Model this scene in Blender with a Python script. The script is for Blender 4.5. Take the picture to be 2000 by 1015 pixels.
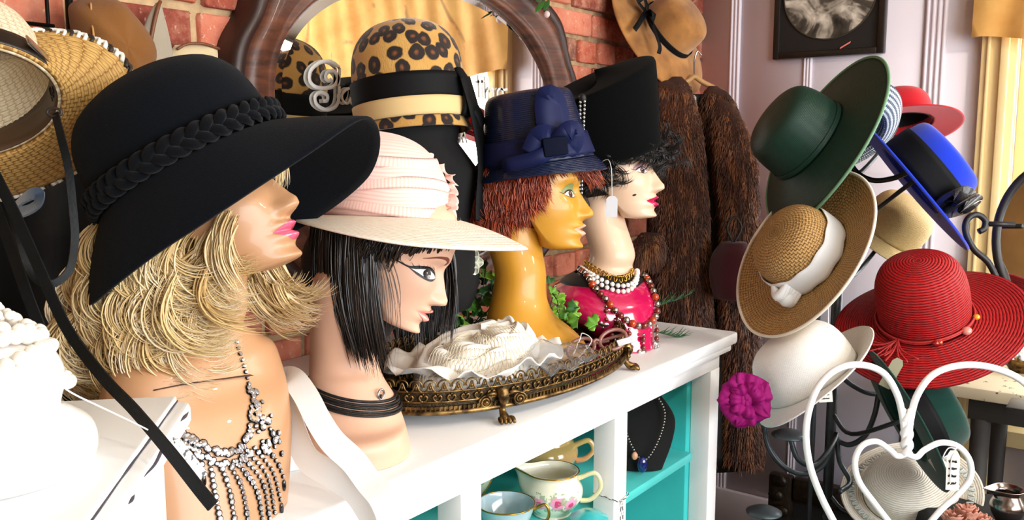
import bpy, bmesh, math, random
import numpy as np
from mathutils import Vector, Matrix

for _o in list(bpy.data.objects): bpy.data.objects.remove(_o)
scene = bpy.context.scene
COL = scene.collection
PI = math.pi
rnd = random.Random(7)
nrng = np.random.default_rng(7)

# ------------------------------------------------------------------ camera
FPX = 1700.0                                   # focal length in pixels of a 2000 wide frame
PITCH = math.atan(217 / FPX)                   # looking slightly down
HEAD = math.atan(1270 * math.cos(PITCH) / FPX) # cabinet runs along +X, camera looks 36.5 deg to its left
CAMP = np.array([0, 0, 1.42])
_H = np.array([math.cos(HEAD), math.sin(HEAD), 0]); CR = np.array([math.sin(HEAD), -math.cos(HEAD), 0])
CF = _H * math.cos(PITCH) - np.array([0, 0, 1]) * math.sin(PITCH)
CU = _H * math.sin(PITCH) + np.array([0, 0, 1]) * math.cos(PITCH)
cam_d = bpy.data.cameras.new('camera'); cam = bpy.data.objects.new('camera', cam_d); COL.objects.link(cam)
cam_d.sensor_width = 36; cam_d.lens = 36 * FPX / 2000; cam_d.clip_start = .02
cam.matrix_world = Matrix(((CR[0], CU[0], -CF[0], CAMP[0]), (CR[1], CU[1], -CF[1], CAMP[1]), (CR[2], CU[2], -CF[2], CAMP[2]), (0, 0, 0, 1)))
scene.camera = cam

# ------------------------------------------------------------------ light
vs = scene.view_settings
vs.view_transform = 'Standard'; vs.look = 'None'; vs.gamma = 1; vs.use_curve_mapping = False
vs.exposure = 0.18
world = bpy.data.worlds.new('world'); scene.world = world; world.use_nodes = True
_bg = world.node_tree.nodes['Background']; _bg.inputs[0].default_value = (.86, .93, 1, 1); _bg.inputs[1].default_value = 1.6

def area(name, loc, target, sx, sy, power, color):
    d = bpy.data.lights.new(name, 'AREA'); d.shape = 'RECTANGLE'; d.size = sx; d.size_y = sy; d.energy = power; d.color = color
    o = bpy.data.objects.new(name, d); COL.objects.link(o); o.location = loc
    o.rotation_euler = (Vector(target) - Vector(loc)).to_track_quat('-Z', 'Y').to_euler()
    return o
area('window_daylight_side', (3.12, -.5, 1.35), (0, -.5, 1.35), 1.55, 1.1, 42, (1, .97, .93))
area('window_daylight_front', (.6, -2.32, 1.55), (.6, 0, 1.45), 3.4, 1.4, 135, (.92, .96, 1))

# ------------------------------------------------------------------ placing helpers
def cv(r, u, t=0.0):
    """a direction given as right / up / toward the viewer, in the room's axes"""
    return CR * r + CU * u - CF * t
def V(x, y, d):
    return CAMP + d * (CF + CR * (x - 1000) / FPX + CU * (507.5 - y) / FPX)
def on(x, y, ax, v):
    r = CF + CR * (x - 1000) / FPX + CU * (507.5 - y) / FPX
    return CAMP + r * ((v - CAMP[ax]) / r[ax])
def lv(x, y, r, u, t):
    """direction as right / up / toward the viewer for a thing standing off-axis at (x, y)"""
    tv = -(CF + CR * (x - 1000) / FPX + CU * (507.5 - y) / FPX); tv /= np.linalg.norm(tv); rr = np.cross(CU, tv); rr /= np.linalg.norm(rr); uu = np.cross(tv, rr); return rr * r + uu * u + tv * t
def nz(v): v = np.array(v, float); return v / np.linalg.norm(v)
def frame(loc, up, fwd):
    """matrix with local Z = up, local X close to fwd"""
    z = nz(up); x = np.array(fwd, float); x = nz(x - z * (x @ z)); y = np.cross(z, x)
    return Matrix(((x[0], y[0], z[0], loc[0]), (x[1], y[1], z[1], loc[1]), (x[2], y[2], z[2], loc[2]), (0, 0, 0, 1)))
def T(x=0, y=0, z=0): return Matrix.Translation((x, y, z))
def RX(a): return Matrix.Rotation(a, 4, 'X')
def RY(a): return Matrix.Rotation(a, 4, 'Y')
def RZ(a): return Matrix.Rotation(a, 4, 'Z')
def rad(a): return a * PI / 180

def cr(pts, n, closed=False):
    """catmull-rom through points (k,dim) -> (n,dim)"""
    P = np.array(pts, float)
    if P.ndim == 1: P = P[:, None]
    k = len(P)
    t = np.linspace(0, k if closed else k - 1, n, endpoint=not closed)
    i = np.floor(t).astype(int)
    if not closed: i = np.minimum(i, k - 2)
    f = (t - i)[:, None]
    def g(j): return P[j % k] if closed else np.where((j < 0)[:, None], 2 * P[0] - P[1], np.where((j > k - 1)[:, None], 2 * P[-1] - P[-2], P[np.clip(j, 0, k - 1)]))
    a, b, c, d = g(i - 1), g(i), g(i + 1), g(i + 2)
    return .5 * ((2 * b) + (c - a) * f + (2 * a - 5 * b + 4 * c - d) * f**2 + (3 * b - a - 3 * c + d) * f**3)
def pchip(xs, ys, x):
    xs = np.array(xs, float); ys = np.array(ys, float); x = np.asarray(x, float)
    h = np.diff(xs); d = np.diff(ys) / h; m = np.zeros(len(xs))
    for i in range(1, len(xs) - 1):
        if d[i-1] * d[i] > 0:
            w1 = 2 * h[i] + h[i-1]; w2 = h[i] + 2 * h[i-1]; m[i] = (w1 + w2) / (w1 / d[i-1] + w2 / d[i])
    m[0] = d[0]; m[-1] = d[-1]
    xc = np.clip(x, xs[0], xs[-1]); i = np.clip(np.searchsorted(xs, xc) - 1, 0, len(xs) - 2)
    t = (xc - xs[i]) / h[i]
    return (2*t**3-3*t**2+1)*ys[i] + (t**3-2*t**2+t)*h[i]*m[i] + (-2*t**3+3*t**2)*ys[i+1] + (t**3-t**2)*h[i]*m[i+1]
def per(tab, a):
    """periodic table {deg: value} at angle a (radians)"""
    ks = sorted(tab); xs = [k for k in ks] + [ks[0] + 360]; ys = [tab[k] for k in ks] + [tab[ks[0]]]
    xs = [ks[-1] - 360] + xs; ys = [tab[ks[-1]]] + ys
    xs.append(ks[1 % len(ks)] + 360 if len(ks) > 1 else xs[-1] + 360); ys.append(tab[ks[1 % len(ks)]])
    return pchip(xs, ys, np.degrees(a) % 360)

# ------------------------------------------------------------------ mesh builder
class MB:
    def __init__(s): s.v = []; s.f = []; s.uv = []
    def add(s, verts, faces, uvs=None, M=None):
        b = len(s.v)
        vv = np.asarray(verts, float).reshape(-1, 3)
        if M is not None:
            A = np.array(M); vv = vv @ A[:3, :3].T + A[:3, 3]
        s.v.extend(map(tuple, vv))
        for i, f in enumerate(faces):
            s.f.append(tuple(b + k for k in f)); s.uv.append(uvs[i] if uvs else None)
        return s
    def grid(s, P, cu=False, cvv=False, M=None, uv=None, flip=False):
        """P (nv,nu,3). uv (nv+1?,nu+1?,2) optional"""
        P = np.asarray(P, float); nv, nu = P.shape[:2]
        F = []; U = []
        for j in range(nv if cvv else nv - 1):
            for i in range(nu if cu else nu - 1):
                q = [(j, i), (j, i + 1), (j + 1, i + 1), (j + 1, i)]
                if flip: q = q[::-1]
                F.append([(a % nv) * nu + (b % nu) for a, b in q])
                if uv is not None: U.append([tuple(uv[a][b]) for a, b in q])
        return s.add(P.reshape(-1, 3), F, U if uv is not None else None, M)
    def box(s, c, size, M=None, bev=0):
        x, y, z = [k / 2 for k in size]; c = np.array(c, float)
        if bev:
            bm = bmesh.new(); bmesh.ops.create_cube(bm, size=1)
            for v in bm.verts: v.co = Vector((v.co.x * size[0], v.co.y * size[1], v.co.z * size[2]))
            bmesh.ops.bevel(bm, geom=bm.edges[:], offset=bev, segments=2, profile=.5, affect='EDGES')
            bm.verts.index_update()
            vs_ = [np.array(v.co) + c for v in bm.verts]; fs = [[v.index for v in f.verts] for f in bm.faces]; bm.free()
            return s.add(vs_, fs, None, M)
        vs_ = [c + np.array([a * x, b * y, d * z]) for a in (-1, 1) for b in (-1, 1) for d in (-1, 1)]
        return s.add(vs_, [(0,1,3,2),(4,6,7,5),(0,4,5,1),(2,3,7,6),(0,2,6,4),(1,5,7,3)], None, M)
    def ball(s, c, r, nu=12, nv=8, M=None):
        r = np.array(r if hasattr(r, '__len__') else (r, r, r), float)
        th = np.linspace(0, PI, nv + 1); ph = np.linspace(0, 2 * PI, nu, endpoint=False)
        P = np.stack([np.sin(th)[:, None] * np.cos(ph), np.sin(th)[:, None] * np.sin(ph), np.cos(th)[:, None] + 0 * ph], -1)
        return s.grid(P[::-1] * r + np.array(c, float), cu=True, M=M)
    def lathe(s, prof, n=32, M=None, ell=(1, 1), ang=(0, 2 * PI)):
        prof = np.array(prof, float); full = abs(ang[1] - ang[0] - 2 * PI) < 1e-6
        a = np.linspace(ang[0], ang[1], n, endpoint=not full)
        P = np.stack([prof[:, 0:1] * np.cos(a) * ell[0], prof[:, 0:1] * np.sin(a) * ell[1], prof[:, 1:2] + 0 * a], -1)
        L = np.concatenate([[0], np.cumsum(np.linalg.norm(np.diff(prof, axis=0), axis=1))])
        m = n + 1 if full else n
        aa = np.linspace(ang[0], ang[1], m); rm = max(prof[:, 0].max(), 1e-3)
        uv = np.stack([np.tile(aa * rm, (len(prof), 1)), np.tile(L[:, None], (1, m))], -1)
        return s.grid(P, cu=full, M=M, uv=uv)
    def tube(s, path, r=.01, n=8, closed=False, ry=None, up=None, cap=True, M=None, ru=None):
        """sweep an ellipse (r along side, ry along normal). ru: random value stored in uv.x"""
        P = np.asarray(path, float); k = len(P)
        r = np.broadcast_to(np.asarray(r, float), (k,)); ry = r if ry is None else np.broadcast_to(np.asarray(ry, float), (k,))
        tg = np.roll(P, -1, 0) - np.roll(P, 1, 0)
        if not closed: tg[0] = P[1] - P[0]; tg[-1] = P[-1] - P[-2]
        tg /= np.maximum(np.linalg.norm(tg, axis=1)[:, None], 1e-9)
        N = np.zeros((k, 3))
        if up is not None:
            up = np.broadcast_to(np.asarray(up, float), (k, 3)); N = up - tg * np.sum(up * tg, 1)[:, None]
            N /= np.maximum(np.linalg.norm(N, axis=1)[:, None], 1e-9)
        else:
            a = np.array([0, 0, 1.]) if abs(tg[0][2]) < .9 else np.array([1., 0, 0])
            v = a - tg[0] * (a @ tg[0]); N[0] = v / np.linalg.norm(v)
            for i in range(1, k):
                v = N[i-1] - tg[i] * (N[i-1] @ tg[i]); N[i] = v / max(np.linalg.norm(v), 1e-9)
        B = np.cross(tg, N)
        a = np.linspace(0, 2 * PI, n, endpoint=False) + (PI / 4 if n == 4 else 0)
        sc = math.sqrt(2) if n == 4 else 1
        G = P[:, None] + (B[:, None] * (np.cos(a) * sc)[None, :, None]) * r[:, None, None] + (N[:, None] * (np.sin(a) * sc)[None, :, None]) * ry[:, None, None]
        L = np.concatenate([[0], np.cumsum(np.linalg.norm(np.diff(P, axis=0), axis=1))])
        if closed: L = np.append(L, L[-1])
        uu = np.arange(n + 1) / n
        uv = np.zeros((len(L), n + 1, 2)); uv[:, :, 0] = uu if ru is None else ru; uv[:, :, 1] = (L / max(L[-1], 1e-6) if ru is not None else L)[:, None]
        b = len(s.v)
        s.grid(G, cu=True, cvv=closed, uv=uv, M=M)
        if cap and not closed:
            s.f.append(tuple(b + i for i in range(n))[::-1]); s.uv.append(None)
            s.f.append(tuple(b + (k - 1) * n + i for i in range(n))); s.uv.append(None)
        return s
    def loft(s, secs, nv=40, n=40, M=None, caps=True, exp=2.0):
        """secs: rows (centre xyz, a xyz, b xyz); superellipse rings through catmull-rom"""
        K = cr(np.array([np.concatenate([np.array(q, float).ravel() for q in row]) for row in secs]), nv)
        a = np.linspace(0, 2 * PI, n, endpoint=False)
        ca = np.sign(np.cos(a)) * np.abs(np.cos(a))**(2 / exp); sa = np.sign(np.sin(a)) * np.abs(np.sin(a))**(2 / exp)
        G = K[:, None, 0:3] + K[:, None, 3:6] * ca[None, :, None] + K[:, None, 6:9] * sa[None, :, None]
        b = len(s.v); s.grid(G, cu=True, M=M)
        if caps:
            s.f.append(tuple(b + i for i in range(n))[::-1]); s.uv.append(None)
            s.f.append(tuple(b + (nv - 1) * n + i for i in range(n))); s.uv.append(None)
        return s
    def sheet(s, P, th, M=None):
        """thick sheet from a grid of points (closed solid)"""
        P = np.asarray(P, float); du = np.gradient(P, axis=1); dv = np.gradient(P, axis=0)
        N = np.cross(du, dv); N /= np.maximum(np.linalg.norm(N, axis=2)[..., None], 1e-9)
        A = P + N * th / 2; B = P - N * th / 2; nv, nu = P.shape[:2]
        def uvof(g):
            lu = np.concatenate([np.zeros((nv, 1)), np.cumsum(np.linalg.norm(np.diff(g, axis=1), axis=2), 1)], 1)
            lv = np.concatenate([np.zeros((1, nu)), np.cumsum(np.linalg.norm(np.diff(g, axis=0), axis=2), 0)], 0)
            return np.stack([lu, lv], -1)
        uv = uvof(P); s.grid(A, uv=uv, M=M); b = len(s.v) - nv * nu; s.grid(B, uv=uv, flip=True, M=M); c = len(s.v) - nv * nu
        ring = [(0, i) for i in range(nu)] + [(j, nu - 1) for j in range(1, nv)] + [(nv - 1, i) for i in range(nu - 2, -1, -1)] + [(j, 0) for j in range(nv - 2, 0, -1)]
        for q in range(len(ring)):
            a0 = ring[q][0] * nu + ring[q][1]; a1 = ring[(q + 1) % len(ring)]; a1 = a1[0] * nu + a1[1]
            s.f.append((b + a1, b + a0, c + a0, c + a1)); s.uv.append(None)
        return s
    def prism(s, outline, z0, z1, M=None):
        n = len(outline); vv = [(x, y, z0) for x, y in outline] + [(x, y, z1) for x, y in outline]
        ff = [tuple(range(n))[::-1], tuple(range(n, 2 * n))] + [(i, (i + 1) % n, n + (i + 1) % n, n + i) for i in range(n)]
        return s.add(vv, ff, None, M)
    def mesh(s, name, smooth=True):
        me = bpy.data.meshes.new(name); me.from_pydata(s.v, [], s.f)
        if any(u is not None for u in s.uv):
            lay = me.uv_layers.new(name='UVMap'); flat = []
            for f, u in zip(s.f, s.uv):
                if u is None: flat.extend([0.0] * (2 * len(f)))
                else:
                    for a in u: flat.extend((float(a[0]), float(a[1])))
            lay.data.foreach_set('uv', flat)
        if smooth is True: me.polygons.foreach_set('use_smooth', [True] * len(me.polygons))
        me.update()
        return me

MW = {}
def thing(name, label, cat, M=None, group=None, kind=None):
    o = bpy.data.objects.new(name, None); COL.objects.link(o); o.empty_display_size = .05
    if M is None: M = Matrix.Identity(4)
    elif not isinstance(M, Matrix): M = Matrix.Translation(Vector(M))
    o.matrix_world = M; MW[o.name] = M
    tag(o, label, cat, group, kind); return o
def tag(o, label=None, cat=None, group=None, kind=None):
    if label: o['label'] = label
    if cat: o['category'] = cat
    if group: o['group'] = group
    if kind: o['kind'] = kind
    return o
def finish(o, smooth, angle=40):
    if smooth == 'auto':
        me = o.data; me.polygons.foreach_set('use_smooth', [True] * len(me.polygons))
        try: me.set_sharp_from_angle(angle=rad(angle))
        except Exception: pass
def part(name, mb, mat, parent=None, world=False, smooth='auto', label=None, M=None, kind=None, mesh=None, angle=40):
    me = mesh or mb.mesh(name)
    o = bpy.data.objects.new(name, me); COL.objects.link(o)
    if mat is not None and not len(me.materials): me.materials.append(mat)
    if not mesh: finish(o, smooth, angle)
    W = M if M is not None else Matrix.Identity(4)
    if parent is not None:
        o.parent = parent
        PW = MW.get(parent.name, Matrix.Identity(4))
        o.matrix_basis = PW.inverted() @ W if world else W
        MW[o.name] = W if world else PW @ W
    else:
        o.matrix_world = W; MW[o.name] = W
    if label: o['label'] = label
    if kind: o['kind'] = kind
    return o
def solo(name, mb, mat, label, cat, group=None, kind=None, M=None, smooth='auto', angle=40):
    """one-mesh thing, origin moved to its base"""
    if M is None:
        a = np.array(mb.v); c = np.array([(a[:, 0].min() + a[:, 0].max()) / 2, (a[:, 1].min() + a[:, 1].max()) / 2, a[:, 2].min()])
        mb.v = [tuple(p) for p in (a - c)]; M = T(*c)
    return tag(part(name, mb, mat, None, smooth=smooth, M=M, angle=angle), label, cat, group, kind)
def struct(name, mb, mat, parent=None, label=None, smooth=False):
    o = part(name, mb, mat, parent, smooth=smooth, label=label)
    if parent is None: o['kind'] = 'structure'
    return o
def subdiv(o, n=1):
    m = o.modifiers.new('Subdivision', 'SUBSURF'); m.levels = n; m.render_levels = n; return o
def solid(o, th, off=-1):
    m = o.modifiers.new('Solidify', 'SOLIDIFY'); m.thickness = th; m.offset = off; return o
# ------------------------------------------------------------------ materials (procedural)
def rgb(h):
    h = h.lstrip('#'); c = [int(h[i:i+2], 16) / 255 for i in (0, 2, 4)]
    return tuple(x / 12.92 if x <= .04045 else ((x + .055) / 1.055)**2.4 for x in c) + (1,)
class NT:
    def __init__(s, name):
        s.m = bpy.data.materials.new(name); s.m.use_nodes = True; s.t = s.m.node_tree; s.b = s.t.nodes['Principled BSDF']
    def n(s, typ, **k):
        o = s.t.nodes.new(typ)
        for a, v in k.items():
            if a.startswith('i_'):
                key = a[2:]; key = int(key) if key.isdigit() else key.replace('_', ' ')
                if hasattr(v, 'is_linked') or isinstance(v, bpy.types.NodeSocket): s.t.links.new(v, o.inputs[key])
                else: o.inputs[key].default_value = v
            else: setattr(o, a, v)
        return o
    def l(s, a, b): s.t.links.new(a, b)
    def math(s, op, a, b=None, c=None):
        o = s.t.nodes.new('ShaderNodeMath'); o.operation = op
        for i, v in enumerate((a, b, c)):
            if v is None: continue
            if isinstance(v, bpy.types.NodeSocket): s.l(v, o.inputs[i])
            else: o.inputs[i].default_value = v
        return o.outputs[0]
    def mix(s, f, a, b):
        o = s.t.nodes.new('ShaderNodeMix'); o.data_type = 'RGBA'
        for i, v in ((0, f), (6, a), (7, b)):
            if isinstance(v, bpy.types.NodeSocket): s.l(v, o.inputs[i])
            else: o.inputs[i].default_value = v
        return o.outputs[2]
    def noise(s, scale, detail=2, vec=None, rough=.5, dist=0):
        o = s.n('ShaderNodeTexNoise'); o.inputs['Scale'].default_value = scale; o.inputs['Detail'].default_value = detail; o.inputs['Roughness'].default_value = rough; o.inputs['Distortion'].default_value = dist
        s.l(vec if vec is not None else s.obj(), o.inputs['Vector']); return o.outputs['Fac']
    def tc(s):
        if not hasattr(s, '_tc'): s._tc = s.t.nodes.new('ShaderNodeTexCoord')
        return s._tc
    def obj(s): return s.tc().outputs['Object']
    def uv(s): return s.tc().outputs['UV']
    def ramp(s, f, stops):
        o = s.t.nodes.new('ShaderNodeValToRGB'); s.l(f, o.inputs[0]); e = o.color_ramp.elements
        while len(e) < len(stops): e.new(.5)
        for k, (p, c) in zip(e, stops): k.position = p; k.color = c if len(c) == 4 else (*c, 1)
        return o.outputs[0]
    def step(s, f, a, b):
        o = s.t.nodes.new('ShaderNodeMapRange'); s.l(f, o.inputs[0]); o.inputs[1].default_value = a; o.inputs[2].default_value = b; return o.outputs[0]
    def scale(s, vec, xyz):
        o = s.n('ShaderNodeMapping'); s.l(vec, o.inputs[0]); o.inputs['Scale'].default_value = xyz; return o.outputs[0]
    def col(s, c):
        if isinstance(c, bpy.types.NodeSocket): s.l(c, s.b.inputs['Base Color'])
        else: s.b.inputs['Base Color'].default_value = c
        return s
    def bump(s, h, strength=.3, dist=.002):
        o = s.n('ShaderNodeBump'); o.inputs['Strength'].default_value = strength; o.inputs['Distance'].default_value = dist
        s.l(h, o.inputs['Height']); s.l(o.outputs[0], s.b.inputs['Normal']); return s
    def set(s, **k):
        for a, v in k.items():
            i = s.b.inputs[a.replace('_', ' ')]
            if isinstance(v, bpy.types.NodeSocket): s.l(v, i)
            else: i.default_value = v
        return s
_mc = {}
def plain(name, c, rough=.5, metal=0, coat=0, spec=.5, var=0, vscale=6, bump=0, bscale=60, sheen=0, **k):
    if name in _mc: return _mc[name]
    t = NT(name); c = rgb(c) if isinstance(c, str) else c
    if var:
        f = t.noise(vscale, 4); d = tuple(x * (1 - var) for x in c[:3]) + (1,); e = tuple(min(1, x * (1 + var)) for x in c[:3]) + (1,)
        t.col(t.mix(t.step(f, .3, .7), d, e))
    else: t.col(c)
    t.set(Roughness=rough, Metallic=metal, Coat_Weight=coat, Specular_IOR_Level=spec)
    if sheen: t.set(Sheen_Weight=sheen, Sheen_Roughness=.5)
    if bump: t.bump(t.noise(bscale, 3), bump, .002)
    for a, v in k.items(): t.set(**{a: v})
    _mc[name] = t.m; return t.m
def felt(name, c, sheen=.25, rough=.95, lint=0):
    if name in _mc: return _mc[name]
    t = NT(name); c = rgb(c); f = t.noise(900, 2); g = t.noise(9, 3)
    d = tuple(x * .8 for x in c[:3]) + (1,); e = tuple(min(1, x * 1.15) for x in c[:3]) + (1,)
    base = t.mix(g, d, e)
    if lint:
        v = t.n('ShaderNodeTexVoronoi'); v.inputs['Scale'].default_value = 95; t.l(t.obj(), v.inputs['Vector'])
        base = t.mix(t.math('LESS_THAN', v.outputs['Distance'], lint), base, (.5, .5, .5, 1))
    t.col(base).set(Roughness=rough, Sheen_Weight=sheen, Sheen_Roughness=.6, Specular_IOR_Level=.08).bump(f, .5, .0012)
    _mc[name] = t.m; return t.m
def straw(name, c, c2, pitch=.004, along=.006, rough=.6, mode='ring', strength=.6, coat=0, gap=None):
    """ring: sewn braid rows; weave: over-under basket weave. UV is in metres."""
    if name in _mc: return _mc[name]
    t = NT(name); c = rgb(c); c2 = rgb(c2); uv = t.uv()
    sx = t.n('ShaderNodeSeparateXYZ'); t.l(uv, sx.inputs[0]); u, v = sx.outputs[0], sx.outputs[1]
    wob = t.math('MULTIPLY', t.math('SUBTRACT', t.noise(40, 2), .5), pitch * .5)
    vv = t.math('DIVIDE', t.math('ADD', v, wob), pitch); uu = t.math('DIVIDE', u, along)
    if mode == 'ring':
        r = t.math('ABSOLUTE', t.math('SINE', t.math('MULTIPLY', vv, PI)))
        cell = t.math('ABSOLUTE', t.math('SINE', t.math('MULTIPLY', t.math('ADD', uu, vv), PI)))
        h = t.math('ADD', t.math('POWER', r, .5), t.math('MULTIPLY', cell, .22))
    else:
        ch = t.math('MODULO', t.math('ADD', t.math('FLOOR', uu), t.math('FLOOR', vv)), 2)
        ch = t.math('ABSOLUTE', ch)
        su = t.math('ABSOLUTE', t.math('SINE', t.math('MULTIPLY', uu, PI))); sv = t.math('ABSOLUTE', t.math('SINE', t.math('MULTIPLY', vv, PI)))
        h = t.math('ADD', t.math('MULTIPLY', t.math('POWER', su, .6), t.math('SUBTRACT', 1, ch)), t.math('MULTIPLY', t.math('POWER', sv, .6), ch))
    st = t.noise(1, 2, t.scale(uv, (90, 700, 1)))
    f = t.math('ADD', t.math('MULTIPLY', h, .75), t.math('MULTIPLY', t.math('SUBTRACT', st, .5), .9))
    t.col(t.mix(t.step(f, .1, .95), c2, c)).set(Roughness=rough, Coat_Weight=coat, Specular_IOR_Level=.35).bump(h, strength, pitch * .35)
    _mc[name] = t.m; return t.m
def hairmat(name, dark, mid, light, rough=.38):
    t = NT(name); sx = t.n('ShaderNodeSeparateXYZ'); t.l(t.uv(), sx.inputs[0])
    f = t.math('ADD', t.math('MULTIPLY', sx.outputs[0], .75), t.math('MULTIPLY', sx.outputs[1], .25))
    t.col(t.ramp(f, [(0, rgb(dark)), (.5, rgb(mid)), (1, rgb(light))]))
    t.set(Roughness=rough, Specular_IOR_Level=.6, Anisotropic=.6)
    return t.m

# room
def brickmat():
    t = NT('brick'); oi = t.n('ShaderNodeObjectInfo'); n = t.noise(26, 6, None, .65); n2 = t.noise(120, 3)
    off = t.n('ShaderNodeVectorMath'); off.operation = 'ADD'; t.l(t.obj(), off.inputs[0]); t.l(oi.outputs['Location'], off.inputs[1])
    n = t.noise(22, 6, off.outputs[0], .65)
    base = t.ramp(oi.outputs['Random'], [(0, rgb('#bf6a52')), (.35, rgb('#d07c62')), (.7, rgb('#b85c44')), (.9, rgb('#9c4c3a')), (1, rgb('#5a342c'))])
    c = t.mix(t.step(n, .45, .8), base, rgb('#cf9478'))
    c = t.mix(t.step(n, .42, .2), c, rgb('#552b22'))
    c = t.mix(t.math('MULTIPLY', t.step(n2, .62, .75), .6), c, rgb('#e3c9b0'))
    t.col(c).set(Roughness=.85, Specular_IOR_Level=.3).bump(t.math('ADD', n, t.math('MULTIPLY', n2, .4)), .8, .006)
    return t.m
M_BRICK = brickmat()
M_MORTAR = plain('mortar', '#b59a74', .95, var=.3, vscale=30, bump=.8, bscale=120)
def paintmat(name, c, chip, amt=.0, rough=.45, scale=7, grain=False):
    t = NT(name); n = t.noise(scale, 8, None, .7); g = t.noise(3, 2)
    c = rgb(c); base = t.mix(t.step(g, .3, .7), tuple(x * .96 for x in c[:3]) + (1,), c)
    if amt: base = t.mix(t.step(n, amt, amt + .015), base, rgb(chip))
    t.col(base).set(Roughness=rough).bump(t.noise(1, 3, t.scale(t.obj(), (6, 90, 90))), .06, .002)
    return t.m
M_LAV = paintmat('lavender_wall_paint', '#ddd5df', '#4a4038', .705, .6, 12)
M_CREAMF = paintmat('cream_frame_paint', '#e6cf98', '#7c6a4a', .74, .5, 14)
M_CEIL = plain('ceiling_paint', '#d8d2c6', .8)
M_WARMW = plain('warm_plaster', '#b58a55', .85, var=.15)
M_FLOOR = plain('dark_floor_wood', '#4a3324', .5, var=.3, vscale=12)
M_WHITE = paintmat('white_cabinet_paint', '#f1f1f0', '#53505a', .76, .38, 11)
M_WHITE2 = plain('white_cabinet_frame_paint', '#efedec', .42, var=.03)
M_TURQ = plain('turquoise_paint', '#35c0bd', .5, var=.08)
M_CHIP = plain('chipped_edge', '#3d3a44', .7)
# ------------------------------------------------------------------ the room
XR, YB, YF, XL, ZC = 3.04, 1.40, -2.25, -1.9, 2.75
mb = MB(); mb.box(((XL + XR) / 2, (YB + YF) / 2, -.05), (XR - XL + .4, YB - YF + .4, .1)); struct('floor', mb, M_FLOOR)
mb = MB(); mb.box(((XL + XR) / 2, (YB + YF) / 2, ZC + .05), (XR - XL + .4, YB - YF + .4, .1)); struct('ceiling', mb, M_CEIL)
# brick wall: recessed mortar bed, every brick in view a piece of its own
mb = MB(); mb.box(((XL + XR) / 2, YB + .06, ZC / 2), (XR - XL + .4, .12, ZC)); wb = struct('wall_back', mb, M_MORTAR)
def brick_mesh(i, L):
    m = MB(); m.box((0, 0, 0), (L, .09, .064), bev=.006); r = random.Random(i)
    m.v = [(x + r.uniform(-.0022, .0022), y + r.uniform(-.002, .002), z + r.uniform(-.002, .002)) for x, y, z in m.v]
    me = m.mesh('brick'); me.materials.append(M_BRICK); return me
BR = [brick_mesh(i, .208) for i in range(5)]; BH = [brick_mesh(i + 9, .098) for i in range(3)]
for row in range(15):
    z = .93 + row * .0775; x = .16 + (.112 if row % 2 else 0); header = row % 4 == 2
    while x < XR - .02:
        me = rnd.choice(BH if header else BR); L = .098 if header else .208
        if x + L > XR: me = BH[0]; L = .098
        part('brick', None, None, wb, mesh=me, M=T(x + L / 2, YB + .034 - rnd.uniform(0, .006), z + rnd.uniform(-.002, .002)) @ RZ(rnd.uniform(-.012, .012)) @ (RZ(PI) if rnd.random() < .5 else RZ(0)))
        x += L + .0155
# painted boarded wall with the shop window
WY0, WY1, WZ0, WZ1 = -1.35, .37, .55, 2.15
mb = MB()
mb.box((XR + .06, (YB + WY1) / 2, ZC / 2), (.12, YB - WY1, ZC)); mb.box((XR + .06, (WY0 + YF) / 2, ZC / 2), (.12, WY0 - YF, ZC))
mb.box((XR + .06, (WY0 + WY1) / 2, WZ0 / 2), (.12, WY1 - WY0, WZ0)); mb.box((XR + .06, (WY0 + WY1) / 2, (WZ1 + ZC) / 2), (.12, WY1 - WY0, ZC - WZ1))
struct('wall_right', mb, M_LAV)
for k, y in enumerate((1.257, .994, .598)):
    w = (.040, .03, .066)[k]; root = None; m = MB(); m.box((XR - .002, y, ZC / 2), (.008, w, ZC)); root = struct('trim_%d' % (k + 1), m, M_LAV)
    for j in range(3 if w < .05 else 4):
        n = 3 if w < .05 else 4; yy = y + (j - (n - 1) / 2) * w / n
        m = MB(); a = np.linspace(-PI / 2, PI / 2, 7); rr = w / n * .36
        P = np.array([[(XR - .005 - rr * math.cos(t), yy + rr * math.sin(t), z) for t in a] for z in (0, ZC)]); m.grid(P); part('bead', m, M_LAV, root)
mb = MB(); mb.box((XR - .01, (YB + .46) / 2, .07), (.02, YB - .46, .14), bev=.004); struct('baseboard_right', mb, M_LAV)
# window in the boarded wall
def board(m, y0, y1, z0, z1, x0, x1, bev=.004): m.box(((x0 + x1) / 2, (y0 + y1) / 2, (z0 + z1) / 2), (x1 - x0, y1 - y0, z1 - z0), bev=bev)
w1 = thing('window_1', None, None, (XR, -.49, WZ0), kind='structure'); w1['label'] = 'shop window with cream painted frame beside the lavender wall'
for nm, a in (('frame_board', (WY1 - .005, .462, WZ0 - .3, WZ1 + .09, XR - .035, XR + .02)), ('frame_board', (.385, .408, WZ0 - .3, WZ1 + .05, XR - .052, XR - .03)), ('frame_board', (.436, .446, WZ0 - .3, WZ1 + .05, XR - .043, XR - .03)),
              ('frame_board', (WY0 - .09, WY0 + .005, WZ0 - .3, WZ1 + .09, XR - .035, XR + .02)), ('frame_head', (WY0 - .09, .462, WZ1 - .005, WZ1 + .09, XR - .035, XR + .02)), ('window_sill', (WY0 - .1, .37, WZ0 - .03, WZ0 + .02, XR - .09, XR + .1))):
    m = MB(); board(m, *a); part(nm, m, M_CREAMF, w1, world=True)
for y in (WY1 - .035, -.49, WY0 + .035):
    m = MB(); board(m, y - .028, y + .028, WZ0, WZ1, XR + .02, XR + .06); part('sash', m, M_CREAMF, w1, world=True)
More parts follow.
